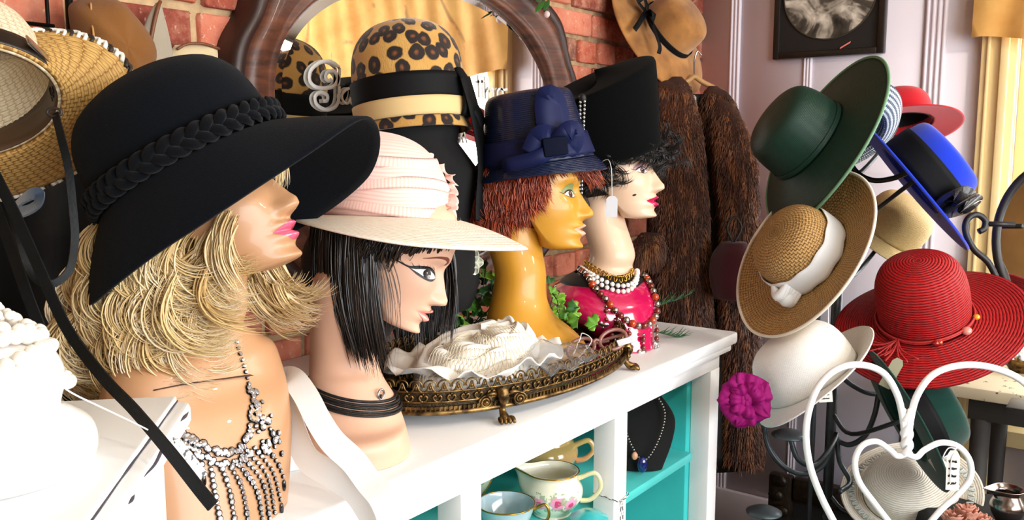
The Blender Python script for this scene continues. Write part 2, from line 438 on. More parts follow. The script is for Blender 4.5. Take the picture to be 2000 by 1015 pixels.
for z in (WZ0 + .045, 1.02, WZ1 - .045):
    m = MB(); board(m, WY0, WY1, z - .028, z + .028, XR + .025, XR + .055); part('sash', m, M_CREAMF, w1, world=True)
t = NT('window_glass'); t.col((1, 1, 1, 1)).set(Roughness=.02, Transmission_Weight=1.0, IOR=1.01); M_GLASS = t.m
for a, b in ((WY0 + .06, -.52), (-.46, WY1 - .06)):
    m = MB(); m.box((XR + .04, (a + b) / 2, (WZ0 + WZ1) / 2), (.004, b - a, WZ1 - WZ0 - .1)); part('pane', m, M_GLASS, w1, world=True)
# front and left walls of the shop behind the viewer
mb = MB(); X0, X1, Z0, Z1 = -1.2, 2.4, .8, 2.3
mb.box(((XL + X0) / 2, YF - .06, ZC / 2), (X0 - XL, .12, ZC)); mb.box(((X1 + XR) / 2, YF - .06, ZC / 2), (XR - X1, .12, ZC))
mb.box(((X0 + X1) / 2, YF - .06, Z0 / 2), (X1 - X0, .12, Z0)); mb.box(((X0 + X1) / 2, YF - .06, (Z1 + ZC) / 2), (X1 - X0, .12, ZC - Z1))
struct('wall_front', mb, M_WARMW)
w2 = thing('window_2', None, None, (.6, YF, Z0), kind='structure')
for a in ((X0, X0 + .07, Z0, Z1), (X1 - .07, X1, Z0, Z1), (.57, .63, Z0, Z1), (X0, X1, Z0, Z0 + .07), (X0, X1, Z1 - .07, Z1)):
    m = MB(); m.box(((a[0] + a[1]) / 2, YF - .03, (a[2] + a[3]) / 2), (a[1] - a[0], .06, a[3] - a[2])); part('sash', m, M_CREAMF, w2, world=True)
mb = MB(); mb.box((XL - .06, (YB + YF) / 2, ZC / 2), (.12, YB - YF + .4, ZC)); struct('wall_left', mb, M_WARMW)

# golden patterned cloth hung above the window
def goldcloth():
    t = NT('golden_patterned_cloth'); n = t.noise(5, 4, None, .6); n2 = t.noise(60, 3)
    sc = t.scale(t.obj(), (1, 1, 1)); w = t.n('ShaderNodeTexWave', wave_type='RINGS'); t.l(sc, w.inputs['Vector']); w.inputs['Scale'].default_value = 1.6; w.inputs['Distortion'].default_value = 9; w.inputs['Detail'].default_value = 1; w.inputs['Detail Scale'].default_value = 1.2
    line = t.math('MULTIPLY', t.step(w.outputs['Fac'], .06, .0), t.step(n, .46, .52))
    base = t.mix(t.step(n, .3, .7), rgb('#c88a3a'), rgb('#e3b566'))
    t.col(t.mix(t.math('MULTIPLY', line, .65), base, rgb('#7a4a1c'))).set(Roughness=.7, Sheen_Weight=.2).bump(n2, .2, .002)
    return t.m
M_GOLDCLOTH = goldcloth()
ys = np.linspace(.485, -1.42, 90); zs = np.linspace(2.32, 1.74, 14)
P = np.array([[(XR - .075 - .012 * math.sin(y * 23) * (2.4 - z) - .008 * math.sin(y * 51 + z * 9), y, z + (.012 * math.sin(y * 17) if z < 1.78 else 0)) for y in ys] for z in zs])
mb = MB(); mb.sheet(P, .003); solo('window_valance', mb, M_GOLDCLOTH, 'crumpled golden patterned cloth hanging above the cream window frame', 'curtain')

# framed picture
pc = np.array([XR - .02, .925, 1.73]); pf = thing('picture_frame', 'dark framed oval black and white picture on the lavender wall', 'picture', (XR - .03, .925, 1.73))
M_BLACKW = plain('black_frame_wood', '#171310', .35, coat=.2)
PW, PH = .365, .46
for a in ((-PW/2, -PW/2 + .022, 0, PH), (PW/2 - .022, PW/2, 0, PH), (-PW/2 + .022, PW/2 - .022, 0, .022), (-PW/2 + .022, PW/2 - .022, PH - .022, PH)):
    m = MB(); m.box((XR - .02, .925 + (a[0] + a[1]) / 2, 1.725 + (a[2] + a[3]) / 2), (.03, a[1] - a[0], a[3] - a[2]), bev=.004); part('frame_side', m, M_BLACKW, pf, world=True)
m = MB(); m.box((XR - .015, .925, 1.725 + PH / 2), (.01, PW - .03, PH - .03)); part('mount', m, plain('dark_mount', '#141110', .6, var=.2), pf, world=True)
t = NT('old_print'); n = t.noise(9, 3, None, .55, 1.2); n3 = t.noise(40, 3)
t.col(t.ramp(t.math('ADD', n, t.math('MULTIPLY', t.math('SUBTRACT', n3, .5), .15)), [(.34, rgb('#14110f')), (.46, rgb('#4a443c')), (.54, rgb('#a1988a')), (.66, rgb('#d8cfc2'))])).set(Roughness=.5); M_PRINT = t.m
m = MB(); m.lathe([(0, .004), (.150, .004), (.150, 0)], 48, M=T(XR - .02, .925, 1.725 + PH / 2 - .02) @ RY(-PI / 2)); part('oval_print', m, M_PRINT, pf, world=True)
m = MB(); a = np.linspace(0, 2 * PI, 64, endpoint=False); m.tube(np.stack([np.full(64, XR - .024), .925 + .152 * np.cos(a), 1.725 + PH / 2 - .02 + .152 * np.sin(a)], -1), .0025, 6, closed=True); part('oval_rim', m, plain('dark_brass_line', '#3c352c', .4), pf, world=True)
m = MB(); m.sheet(np.array([[(XR - .026 - .001 * j, .85 + .011 * i - .002*j, 1.765 - .006 * i + .006 * j) for i in range(4)] for j in range(2)]), .001); part('paper_scrap', m, plain('coral_paper', '#e2796c', .7), pf, world=True)

# ------------------------------------------------------------------ long white cabinet with turquoise inside
CX0, CX1, CY0, CY1 = .49, 1.90, .762, 1.385
cab = thing('display_cabinet', 'long white painted open cabinet with turquoise interior under the mannequin heads', 'cabinet', (1.195, 1.08, 0))
def cbox(name, x0, x1, y0, y1, z0, z1, m, bev=.003, parent=None, label=None):
    q = MB(); q.box(((x0 + x1) / 2, (y0 + y1) / 2, (z0 + z1) / 2), (x1 - x0, y1 - y0, z1 - z0), bev=bev); return part(name, q, m, parent or cab, world=True, label=label)
cbox('cabinet_top', CX0, CX1 + .004, CY0 - .004, CY1, .972, 1.0, M_WHITE, .006)
cbox('top_moulding', CX0, CX1 - .006, CY0 + .006, CY1, .955, .972, M_WHITE2, .005)
cbox('rail', CX0, CX1 - .03, CY0 + .025, CY0 + .045, .918, .955, M_WHITE2, .002)
for a, b in ((1.822, 1.872), (1.388, 1.436), (.937, .985), (.5, .548)):
    cbox('stile', a, b, CY0 + .025, CY0 + .072, .06, .9185, M_WHITE2, .002)
cbox('end_panel', 1.852, 1.871, CY0 + .045, 1.375, 0, .955, M_WHITE2, .001)
cbox('inner_side', 1.80, 1.8515, CY0 + .0725, 1.36, .06, .9545, M_TURQ, .001)
cbox('back_panel', CX0, 1.852, 1.362, 1.378, .06, .955, M_TURQ, .001)
cbox('shelf', CX0 + .02, 1.80, CY0 + .055, 1.36, .707, .727, plain('turquoise_shelf_paint', '#52cfca', .45, var=.05), .003)
cbox('bottom_board', CX0, 1.852, CY0 + .03, 1.375, 0, .06, M_WHITE2, .002)

# pendant lamps over the shop floor
M_SHADE = plain('black_enamel_shade', '#1a1512', .4); t = NT('lamp_bulb'); t.col((1, .9, .7, 1)).set(Emission_Color=(1, .78, .5, 1), Emission_Strength=12.0); M_BULB = t.m
for lx, ly, pw, lab in ((2.05, -.75, 34, 'black pendant lamp hanging near the shop window'), (.75, -.65, 22, 'black pendant lamp hanging above the viewer')):
    lp = thing('pendant_lamp', lab, 'lamp', (lx, ly, 2.2), 'pendant lamps')
    q = MB(); q.tube([(lx, ly, ZC), (lx, ly, 2.33)], .004, 6); part('cord', q, M_SHADE, lp, world=True, smooth=True)
    q = MB(); q.lathe([(.012, .13), (.03, .12), (.06, .09), (.1, .03), (.11, 0)], 40, M=T(lx, ly, 2.22)); o = part('lamp_shade', q, M_SHADE, lp, world=True, smooth=True); solid(o, .002, 1)
    q = MB(); q.ball((lx, ly, 2.26), .03, 16, 12); part('bulb', q, M_BULB, lp, world=True, smooth=True)
    d = bpy.data.lights.new('pendant_light', 'POINT'); d.energy = pw; d.color = (1, .88, .72); d.shadow_soft_size = .06; o = bpy.data.objects.new('pendant_light', d); COL.objects.link(o); o.location = (lx, ly, 2.20)
# ------------------------------------------------------------------ mannequin heads
ZK = [-.118, -.110, -.103, -.088, -.072, -.052, -.02, 0, .018, .05, .08, .1, .112, .118]
AF = [.079, .0855, .0875, .0835, .086, .0875, .0855, .0835, .0885, .088, .0745, .051, .028, 0.0]
WZ = [-.118, -.105, -.09, -.07, -.045, -.02, .01, .04, .065, .088, .105, .113, .118]
WW = [.026, .036, .046, .055, .0635, .068, .0715, .073, .067, .051, .031, .019, 0.0]
BZ = [-.118, -.06, -.03, 0, .03, .06, .085, .105, .113, .118]
AB = [.03, .075, .09, .1, .103, .095, .075, .044, .027, 0.0]
NZ_ = [-.062, -.057, -.0535, -.0495, -.045, -.040, -.03, -.015, 0, .012, .03]
NH = [0, .0015, .007, .0175, .0235, .0235, .0175, .0095, .0035, .001, 0]
def face_disp(y, z, lips=1.0):
    ay = np.abs(y); g = lambda a, s: np.exp(-(a / s)**2)
    wn = pchip([-.06, -.05, -.043, -.033, -.018, 0, .02], [.013, .0125, .0125, .0095, .0075, .0075, .012], z)
    d = pchip(NZ_, NH, np.clip(z, -.062, .03)) * np.exp(-(ay / wn)**2.2)
    d = d + .0065 * g(ay - .0125, .0052) * g(z + .0465, .0062)                       # wings of the nose
    d = d - .0085 * g(ay - .031, .0165) * g(z + .002, .0125) - .004 * g(ay - .014, .007) * g(z + .002, .011)
    d = d + .0048 * g(ay - .031, .0125) * g(z + .004, .0072)
    d = d + .0025 * g(ay - .028, .016) * g(z - .019, .007) + .0035 * g(ay - .044, .016) * g(z + .031, .015)
    d = d - .0035 * g(ay - .038, .016) * g(z + .066, .018)
    lat = np.exp(-(ay / .0195)**2.4)
    d = d + lips * (.0092 * g(z + .0638, .0048) + .0102 * g(z + .0782, .0058)) * lat - .0042 * g(z + .0705, .0016) * np.exp(-(ay / .023)**4)
    d = d - .0015 * g(z + .0575, .004) * g(y, .004) + .0035 * g(z + .104, .011) * g(y, .017)
    return d
def S(y, z, off=.0005):
    """front surface of the face at lateral y, height z"""
    y = np.asarray(y, float); z = np.asarray(z, float)
    a = pchip(ZK, AF, z); w = pchip(WZ, WW, z); q = np.clip(1 - np.abs(y / w)**2.25, 1e-4, 1)**(1 / 2.25)
    x = a * q + face_disp(y, z)
    return np.stack([x + off * np.clip(q * 1.6, .3, 1), y * (1 + off * 8 * (1 - q)), z + 0 * y], -1)
def head_mesh(mb, M, lips=1.0):
    nphi, nzr = 168, 150
    th = np.linspace(-PI, PI, nphi, endpoint=False); ph = th - .62 * np.sin(th)
    t = np.linspace(0, 1, nzr); t = np.concatenate([[0, .002, .005, .009], t[2:-3], [.985, .992, .997, 1]])
    PH, TT = np.meshgrid(ph, t)
    s = np.clip(((1 - np.cos(PH)) / 2 - .03) / .6, 0, 1); s = s * s * (3 - 2 * s)
    zb = -.118 + .066 * s; z = zb + (.118 - zb) * TT
    c = np.sqrt(np.clip(1 - (1 - np.clip((z - zb) / .019, 0, 1))**2.2, 0, 1))
    a = np.where(np.cos(PH) >= 0, pchip(ZK, AF, z), pchip(BZ, AB, z)); w = pchip(WZ, WW, z)
    e = np.where(np.cos(PH) >= 0, 2.25, 2.0)
    cp, sp = np.cos(PH), np.sin(PH)
    r = (np.abs(cp / np.maximum(a, 1e-4))**e + np.abs(sp / np.maximum(w, 1e-4))**e)**(-1 / e) * c
    r = np.where(z > .1179, 0, r)
    x, y = r * cp, r * sp
    x = x + np.where(cp > 0, face_disp(y, z, lips) * np.clip(c * 1.2, 0, 1) * np.clip(cp * 3, 0, 1), 0)
    z = z + .028 * (1 - c) * (z < -.04)
    P = np.stack([x, y, z], -1)
    mb.grid(P, cu=True, M=M)
def patch(fn, nu=24, nv=10, off=.0006):
    U, W = np.meshgrid(np.linspace(0, 1, nu), np.linspace(0, 1, nv)); y, z = fn(U, W); return S(y, z, off)
def stroke(pts, w0, n=24, off=.0008, taper=(.3, .2)):
    """painted line on the face; pts (y,z)"""
    c = cr(pts, n); tg = np.gradient(c, axis=0); tg /= np.linalg.norm(tg, axis=1)[:, None]; nn = np.stack([-tg[:, 1], tg[:, 0]], -1)
    t = np.linspace(0, 1, n); w = w0 * np.minimum(1, np.minimum(t / taper[0] + .12, (1 - t) / taper[1] + .12))
    rows = [c + nn * (w * k)[:, None] for k in (-.5, -.17, .17, .5)]
    return S(np.array([r[:, 0] for r in rows]), np.array([r[:, 1] for r in rows]), off)
def disc(cy, cz, ry, rz, off, n=20, m=5):
    a = np.linspace(0, 2 * PI, n); r = np.linspace(.02, 1, m); A, R = np.meshgrid(a, r)
    return S(cy + ry * R * np.cos(A), cz + rz * R * np.sin(A), off)
M_EYEW = plain('painted_eye_white', '#efe9e2', .25, coat=.5); M_INK = plain('painted_black_line', '#120d0c', .4)
def add_face(root, H, sc, lip, iris, lid=None, brow=None, brow_pts=None, lash=0, style='open', lipcoat=.8, es=1.1, ez=-.004, ey=.0305):
    """painted features of a mannequin; H head matrix in world"""
    A = H @ Matrix.Scale(sc, 4)
    def put(name, P, m, label=None, parent=root):
        q = MB(); q.grid(P, M=A); return part(name, q, m, parent, world=True, smooth=True, label=label)
    zu = lambda y: -.0702 + .0105 * (1 - np.abs(y / .0245)**1.35) - .0016 * np.exp(-(y / .0035)**2)
    zl = lambda y: -.0704 - .0135 * (1 - (np.abs(y) / .0245)**2)
    put('lips', patch(lambda u, v: ((u - .5) * .0488, zl((u - .5) * .0488) + (zu((u - .5) * .0488) - zl((u - .5) * .0488)) * v), 48, 34, .0006), plain('lip_%s' % lip, lip, .18, coat=lipcoat, spec=.6), 'painted %s lips' % 'glossy')
    up = lambda k: es * .0062 * np.clip(1 - np.abs(k)**2.0, 0, 1); lo = lambda k: es * .0042 * np.clip(1 - np.abs(k)**2, 0, 1)
    for sgn in (1, -1):
        if lid: put('eyeshadow', patch(lambda u, v: (sgn * (ey + (u - .5) * .036 * es), ez + .001 + up((u - .5) * 1.9) + v * .0125 * np.sqrt(np.clip(1 - ((u - .5) * 2)**2, 0, 1)) - .001), 24, 8, .0004), plain('lid_%s' % lid, lid, .4))
        e = put('eye', patch(lambda u, v: (sgn * (ey + (u - .5) * .029 * es), ez + .001 * (u - .3) - lo((u - .5) * 2) + (up((u - .5) * 2) + lo((u - .5) * 2)) * v), 24, 10, .0007), M_EYEW)
        put('iris', disc(sgn * (ey + .001), ez + .0010, .0050 * es, .0050 * es, .0009), plain('iris_%s' % iris, iris, .2, coat=.8), parent=e)
        put('pupil', disc(sgn * (ey + .001), ez + .0010, .0024, .0024, .0011), M_INK, parent=e)
        put('eye_highlight', disc(sgn * (ey + .0025), ez + .0028, .0009, .0009, .0013, 10, 3), M_EYEW, parent=e)
        k = np.linspace(-1, 1, 7)
        put('eyeliner', stroke([(sgn * (ey + a * .0145 * es), ez + .001 * (a / 2 + .2) + up(a) + .0006) for a in k] + [(sgn * (ey + .0205 * es), ez + .0042)], .0024 if style == 'open' else .0050, 30, .0012, (.25, .3)), M_INK)
        put('lower_eyeliner', stroke([(sgn * (ey + a * .0145 * es), ez + .001 * (a / 2 + .2) - lo(a) - .0003) for a in k], .0009 if style == 'open' else .0034, 24, .0011), M_INK)
        if brow: put('eyebrow', stroke([(sgn * y, z) for y, z in (brow_pts or [(.014, .0165), (.022, .0215), (.032, .0245), (.042, .022), (.05, .016)])], brow[1], 30, .0008, (.15, .6)), plain('brow_%s' % brow[0], brow[0], .6))
        for i in range(lash):
            a = -.35 + 1.35 * i / max(1, lash - 1); y0 = ey + a * .0145 * es; z0 = ez + up(a) + .001
            q = MB(); p0 = S(sgn * y0, z0, .0012); p1 = S(sgn * (y0 + .0015 + .004 * max(a, 0)), z0 + .0055, .004); pm = (p0 + p1) / 2 + np.array([.0015, 0, -.0012])
            q.tube(cr([p0, pm, p1], 6), [.0005, .00048, .0004, .0003, .0002, .0001], 4, M=A); part('eyelash', q, M_INK, root, world=True, smooth=True)
def headframe(tip, d, yaw, pitch, sc, roll=0):
    """place a head so that its nose tip falls at tip; yaw toward the viewer, pitch up (degrees)"""
    f = cv(math.cos(rad(yaw)) * math.cos(rad(pitch)), math.sin(rad(pitch)), math.sin(rad(yaw)) * math.cos(rad(pitch)))
    u = cv(-math.sin(rad(pitch)), math.cos(rad(pitch)), math.sin(rad(roll)))
    Fm = frame((0, 0, 0), u, f); p = V(tip[0], tip[1], d) - np.array(Fm.to_3x3()) @ np.array([.109, 0, -.042]) * sc
    Fm.translation = Vector(p); return Fm
def hp(H, sc, x, y, z): return np.array(H @ Vector((x * sc, y * sc, z * sc)))
def skin(name, c, rough=.38, coat=.15, var=.05): return plain(name, c, rough, coat=coat, var=var, vscale=5, Subsurface_Weight=.0)

ZT = 1.0
# --- blonde mannequin bust
H1 = headframe((579, 390), 1.02, 13, 21, 1.0); S1 = 1.0
m1 = thing('mannequin_bust', 'tan mannequin bust with pink lips wearing the blonde wig and black floppy hat', 'mannequin', (.585, .855, ZT))
q = MB(); head_mesh(q, H1 @ Matrix.Scale(S1, 4))
part('head', q, skin('tan_skin', '#b98a63', .42), m1, world=True, smooth=True)
add_face(m1, H1, S1, '#e4627e', '#4a3526', lid='#8d6a55', brow=('#6b4a2e', .0035))
ty = rad(28); tf = nz(CR * math.cos(ty) + np.array([-_H[0], -_H[1], 0]) * math.sin(ty)); tl = np.cross([0, 0, 1], tf)   # torso forward / its left
nk = hp(H1, S1, -.028, 0, -.075); U3 = np.array([0, 0, 1.])
b0 = V(432, 660, 1.03)
q = MB(); secs = [(nk + U3 * .05, tf * .045, tl * .046), (nk - tf * .004, tf * .046, tl * .046), (V(412, 600, 1.03), tf * .039, tl * .042), (V(394, 640, 1.03), tf * .041, tl * .052), (V(388, 668, 1.03), tf * .046, tl * .082),
    (V(386, 695, 1.03), tf * .054, tl * .110), (V(386, 740, 1.03), tf * .062, tl * .122), (V(390, 790, 1.025), tf * .074, tl * .122), (V(396, 860, 1.02), tf * .080, tl * .118), (V(400, 950, 1.01), tf * .078, tl * .110), (np.array([*V(402, 1000, 1.0)[:2], ZT + .001]), tf * .074, tl * .104)]
q.loft(secs, 70, 64, exp=2.15); part('torso', q, skin('tan_skin', '#b98a63'), m1, world=True, smooth=True)
# the neck socket: a thin plate edge across the upper chest
TS1 = secs

# --- bob-haired mannequin
S2 = .90; H2 = headframe((871, 591), 1.22, 3, -24, S2)
m2 = thing('mannequin_bust', 'pale narrow-necked mannequin head under the black bob wig and pink hat', 'mannequin', (.82, .87, ZT))
q = MB(); head_mesh(q, H2 @ Matrix.Scale(S2, 4), .7); SK2 = skin('pale_peach_skin', '#d6a98e', .5, var=.1)
part('head', q, SK2, m2, world=True, smooth=True)
add_face(m2, H2, S2, '#e79a8e', '#2a2422', brow=('#6d2f17', .0060), brow_pts=[(.012, .010), (.016, .0175), (.028, .0215), (.044, .019), (.058, .009)], lash=9, style='heavy', lipcoat=.1, es=1.5, ez=-.012, ey=.041)
fx = nz(CR * .97 + np.array([-_H[0], -_H[1], 0]) * .25); fy = np.cross(U3, fx)
q = MB(); base = on(697, 888, 2, ZT)
q.loft([(hp(H2, S2, -.03, 0, -.02), fx * .05, fy * .047), (hp(H2, S2, -.045, 0, -.075), fx * .05, fy * .047), (V(672, 690, 1.25), fx * .049, fy * .047), (V(676, 735, 1.24), fx * .052, fy * .050), (V(688, 775, 1.235), fx * .060, fy * .058), (V(694, 815, 1.225), fx * .066, fy * .066), (base + U3 * .035, fx * .068, fy * .072), (base + U3 * .012, fx * .074, fy * .074), (base + U3 * .001, fx * .073, fy * .073)], 60, 48)
part('neck', q, SK2, m2, world=True, smooth=True)

# --- yellow mannequin
S3 = 1.06; H3 = headframe((1157, 416), 1.66, 12, 2, S3)
m3 = thing('mannequin_bust', 'glossy yellow mannequin bust with green eyelids standing in the brass tray', 'mannequin', (1.33, .95, 1.032))
q = MB(); head_mesh(q, H3 @ Matrix.Scale(S3, 4)); SK3 = skin('yellow_skin', '#c9902c', .42, coat=.15, var=.12)
part('head', q, SK3, m3, world=True, smooth=True)
add_face(m3, H3, S3, '#ecb99a', '#5e3d22', lid='#7f8a58', brow=('#5d4022', .0032), brow_pts=[(.012, .015), (.018, .0195), (.026, .022)], lash=0, ez=-.009, es=1.15)
fx = nz(CR * .98 + np.array([-_H[0], -_H[1], 0]) * .2); fy = np.cross(U3, fx)
q = MB()
q.loft([(hp(H3, S3, -.02, 0, -.03), fx * .052, fy * .05), (hp(H3, S3, -.036, 0, -.085), fx * .054, fy * .05), (V(1016, 530, 1.68), fx * .050, fy * .049), (V(1014, 580, 1.68), fx * .054, fy * .055), (V(1018, 615, 1.68), fx * .066, fy * .075), (V(1034, 645, 1.675), fx * .086, fy * .092), (V(1046, 670, 1.67), fx * .097, fy * .088), (V(1048, 690, 1.66), fx * .094, fy * .075), (np.array([*V(1044, 708, 1.66)[:2], 1.033]), fx * .075, fy * .06)], 70, 56, exp=1.8)
part('neck_and_chest', q, SK3, m3, world=True, smooth=True)
e_ = hp(H3, S3, .0, -.070, -.012); q = MB(); q.ball((0, 0, 0), (.011, .006, .022), 12, 8, M=frame(e_, hp(H3, S3, -.1, -.07, .3) - e_, hp(H3, S3, .2, -.09, 0) - e_)); part('ear', q, SK3, m3, world=True, smooth=True)

# --- pale mannequin in the raspberry bust
S4 = 1.02; H4 = headframe((1296, 364), 1.86, 26, 3, S4)
m4 = thing('mannequin_bust', 'pale mannequin with crimson lips and beauty spot on a raspberry lacquered bust', 'mannequin', (1.69, 1.02, ZT))
q = MB(); head_mesh(q, H4 @ Matrix.Scale(S4, 4)); SK4 = skin('porcelain_skin', '#e2c0a2', .42, var=.03)
part('head', q, SK4, m4, world=True, smooth=True)
add_face(m4, H4, S4, '#cf1f5c', '#6b4b48', lid='#c79aa0', brow=('#2a1a16', .003), ez=-.008, es=1.2)
q = MB(); q.grid(disc(-.046, -.058, .0022, .0022, .0012), M=H4 @ Matrix.Scale(S4, 4)); part('beauty_spot', q, M_INK, m4, world=True, label='painted black beauty spot on the cheek')
ty = rad(62); tf = nz(CR * math.cos(ty) + np.array([-_H[0], -_H[1], 0]) * math.sin(ty)); tl = np.cross(U3, tf)
q = MB(); n0 = V(1190, 540, 1.93)
q.loft([(hp(H4, S4, -.02, 0, -.03), tf * .05, tl * .052), (hp(H4, S4, -.034, 0, -.085), tf * .05, tl * .051), (V(1196, 490, 1.91), tf * .048, tl * .049), (V(1188, 520, 1.92), tf * .052, tl * .054), (V(1184, 540, 1.92), tf * .066, tl * .078), (V(1182, 556, 1.92), tf * .075, tl * .1)], 50, 48)
part('neck', q, SK4, m4, world=True, smooth=True)
B4 = [(V(1177, 533, 1.915), tf * .060, tl * .062), (V(1177, 545, 1.915), tf * .074, tl * .092), (V(1177, 560, 1.91), tf * .088, tl * .114), (V(1180, 582, 1.90), tf * .098, tl * .118), (V(1191, 615, 1.885), tf * .088, tl * .1), (V(1213, 648, 1.865), tf * .062, tl * .07), (np.array([*V(1225, 676, 1.85)[:2], ZT + .001]), tf * .05, tl * .055)]
q = MB(); q.loft(B4[1:], 50, 64, exp=2.2); part('bust', q, plain('raspberry_lacquer', '#c31450', .12, coat=1.0, spec=.6), m4, world=True, smooth=True)
q = MB(); q.loft([(c + U3 * .003, a * 1.02, b * 1.02) for c, a, b in B4[:2]] + [(B4[2][0] + U3 * .008, B4[2][1] * .93, B4[2][2] * .86)], 16, 64, caps=False); part('neckline', q, plain('black_neckline', '#0c0a0b', .5), m4, world=True, smooth=True, label='black painted neckline')
# ------------------------------------------------------------------ hats on the heads
def hat_pts(crown, ell, nphi, ncr=30, dent=None):
    K = cr(crown, ncr); K[-1, 0] = 0 if crown[-1][0] == 0 else K[-1, 0]; K[:, 0] = np.maximum(K[:, 0], 0)
    a = np.linspace(0, 2 * PI, nphi, endpoint=False)
    x = K[:, 0:1] * np.cos(a) * ell[0]; y = K[:, 0:1] * np.sin(a) * ell[1]; z = K[:, 1:2] + 0 * a
    P = np.stack([x, y, z], -1)
    if dent: P = dent(P, a[None, :] + 0 * z, K)
    L = np.concatenate([[0], np.cumsum(np.linalg.norm(np.diff(K, axis=0), axis=1))]); aa = np.linspace(0, 2 * PI, nphi + 1)
    uv = np.stack([np.tile(aa * K[:, 0].max(), (len(K), 1)), np.tile(L[:, None], (1, nphi + 1))], -1)
    return P, uv
def brim_pts(r0, ell, nphi, L, droop, curl, z0=0, ns=14, wave=0, waven=5, r0tab=None):
    """length, start droop angle (deg, + is down) and extra curl by the edge, as tables by angle (0 = front, 90 = left)"""
    a = np.linspace(0, 2 * PI, nphi, endpoint=False)
    Lv, dv, cvv = per(L, a), np.radians(per(droop, a)), np.radians(per(curl, a))
    s = np.linspace(0, 1, ns); P = np.zeros((ns, nphi, 3))
    out = np.zeros(nphi); down = np.zeros(nphi)
    for j in range(ns):
        if j:
            m = (s[j] + s[j-1]) / 2; an = dv + cvv * m
            out = out + np.cos(an) * Lv * (s[j] - s[j-1]); down = down + np.sin(an) * Lv * (s[j] - s[j-1])
        P[j, :, 0] = (r0 * ell[0] + out) * np.cos(a); P[j, :, 1] = (r0 * ell[1] + out) * np.sin(a)
        P[j, :, 2] = z0 - down + wave * s[j]**2 * np.sin(a * waven + .7)
    aa = np.linspace(0, 2 * PI, nphi + 1); Lm = float(np.mean(Lv))
    uv = np.stack([np.tile(aa * (r0 + Lm * .6), (ns, 1)), np.tile((s * Lm)[:, None], (1, nphi + 1))], -1)
    return P, uv
def ring_band(crown, ell, z0, z1, nphi=72, off=.003, n=6):
    """(n,nphi,3) band hugging the crown between heights"""
    K = cr(crown, 80); a = np.linspace(0, 2 * PI, nphi, endpoint=False); zz = np.linspace(z0, z1, n)
    o = np.argsort(K[:, 1]); r = np.interp(zz, K[o, 1], K[o, 0]) + off
    return np.stack([r[:, None] * np.cos(a) * ell[0], r[:, None] * np.sin(a) * ell[1], zz[:, None] + 0 * a], -1)
def put_grid(name, P, uv, m, root, th=.003, off=-1, closed=True, label=None, flip=False):
    q = MB(); q.grid(P, cu=closed, uv=uv, flip=flip); o = part(name, q, m, root, smooth=True, label=label); solid(o, th, off); return o
def make_hat(name, label, M, crown, ell, mat, L, droop, curl, bmat=None, nphi=96, th=.003, dent=None, wave=0, waven=5, edge=None, group=None, cat='hat', brimname='brim'):
    root = thing(name, label, cat, M, group)
    P, uv = hat_pts(crown, ell, nphi, dent=dent); put_grid('crown', P, uv, mat, root, th)
    B, buv = brim_pts(crown[0][0], ell, nphi, L, droop, curl, crown[0][1], wave=wave, waven=waven)
    put_grid(brimname, B, buv, bmat or mat, root, th, flip=True)
    if edge: q = MB(); q.tube(B[-1], edge[1], 8, closed=True); part('brim_binding', q, edge[0], root, smooth=True)
    return root, B
def band(root, crown, ell, z0, z1, m, name='hat_band', off=.003, th=.0015):
    P = ring_band(crown, ell, z0, z1, off=off); uv = None
    q = MB(); a = np.linspace(0, 2 * PI, P.shape[1] + 1); uv = np.stack([np.tile(a * .1, (P.shape[0], 1)), np.tile(np.linspace(z0, z1, P.shape[0])[:, None], (1, len(a)))], -1)
    q.grid(P, cu=True, uv=uv); o = part(name, q, m, root, smooth=True); solid(o, th, 1); return o
def strip(mb, path, w, th=.0012, up=None, M=None, wtab=None):
    """ribbon along a path: width across, thin along up"""
    P = np.asarray(path, float); w = np.broadcast_to(np.asarray(w if wtab is None else wtab, float), (len(P),))
    mb.tube(P, w / 2, 4, ry=th / 2, up=up, M=M); return mb

M_FELTK = felt('black_felt', '#06090f', .03, lint=.012); M_FELTK2 = felt('black_wool_felt', '#030405', .02)
# --- black floppy hat
up = cv(-.5, .86, .10); fw = cv(.86, .5, .12)
CRN = [(.100, 0), (.100, .025), (.098, .05), (.092, .075), (.077, .098), (.050, .113), (.022, .119), (0, .12)]
A1 = frame(V(374, 330, 1.0), up, fw)
hatA, B = make_hat('floppy_hat', 'wide black felt floppy hat with braided band on the blonde wig', A1, CRN, (1.12, .98), M_FELTK,
    {0: .108, 40: .130, 90: .122, 140: .110, 180: .105, 220: .10, 270: .086, 320: .084}, {0: 24, 40: 44, 90: 58, 140: 50, 180: 40, 225: 50, 270: 56, 320: 44}, {0: 8, 40: 18, 90: 16, 180: 14, 270: 12, 320: 14}, th=.0035)
q = MB(); a = np.linspace(0, 2 * PI, 420, endpoint=False)
for k in range(3):
    ph = a * 15 + k * 2 * PI / 3
    rr = .1065 + .0032 * np.sin(2 * ph); z = .011 + .0085 * np.sin(ph)
    w = MB(); w.tube(np.stack([rr * np.cos(a) * 1.12, rr * np.sin(a) * .98, z], -1), .0062, 6, closed=True, ry=.0036, up=np.stack([np.cos(a), np.sin(a), 0 * a], -1)); part('braid_strand', w, felt('black_braid', '#04060a', .05), hatA, smooth=True)

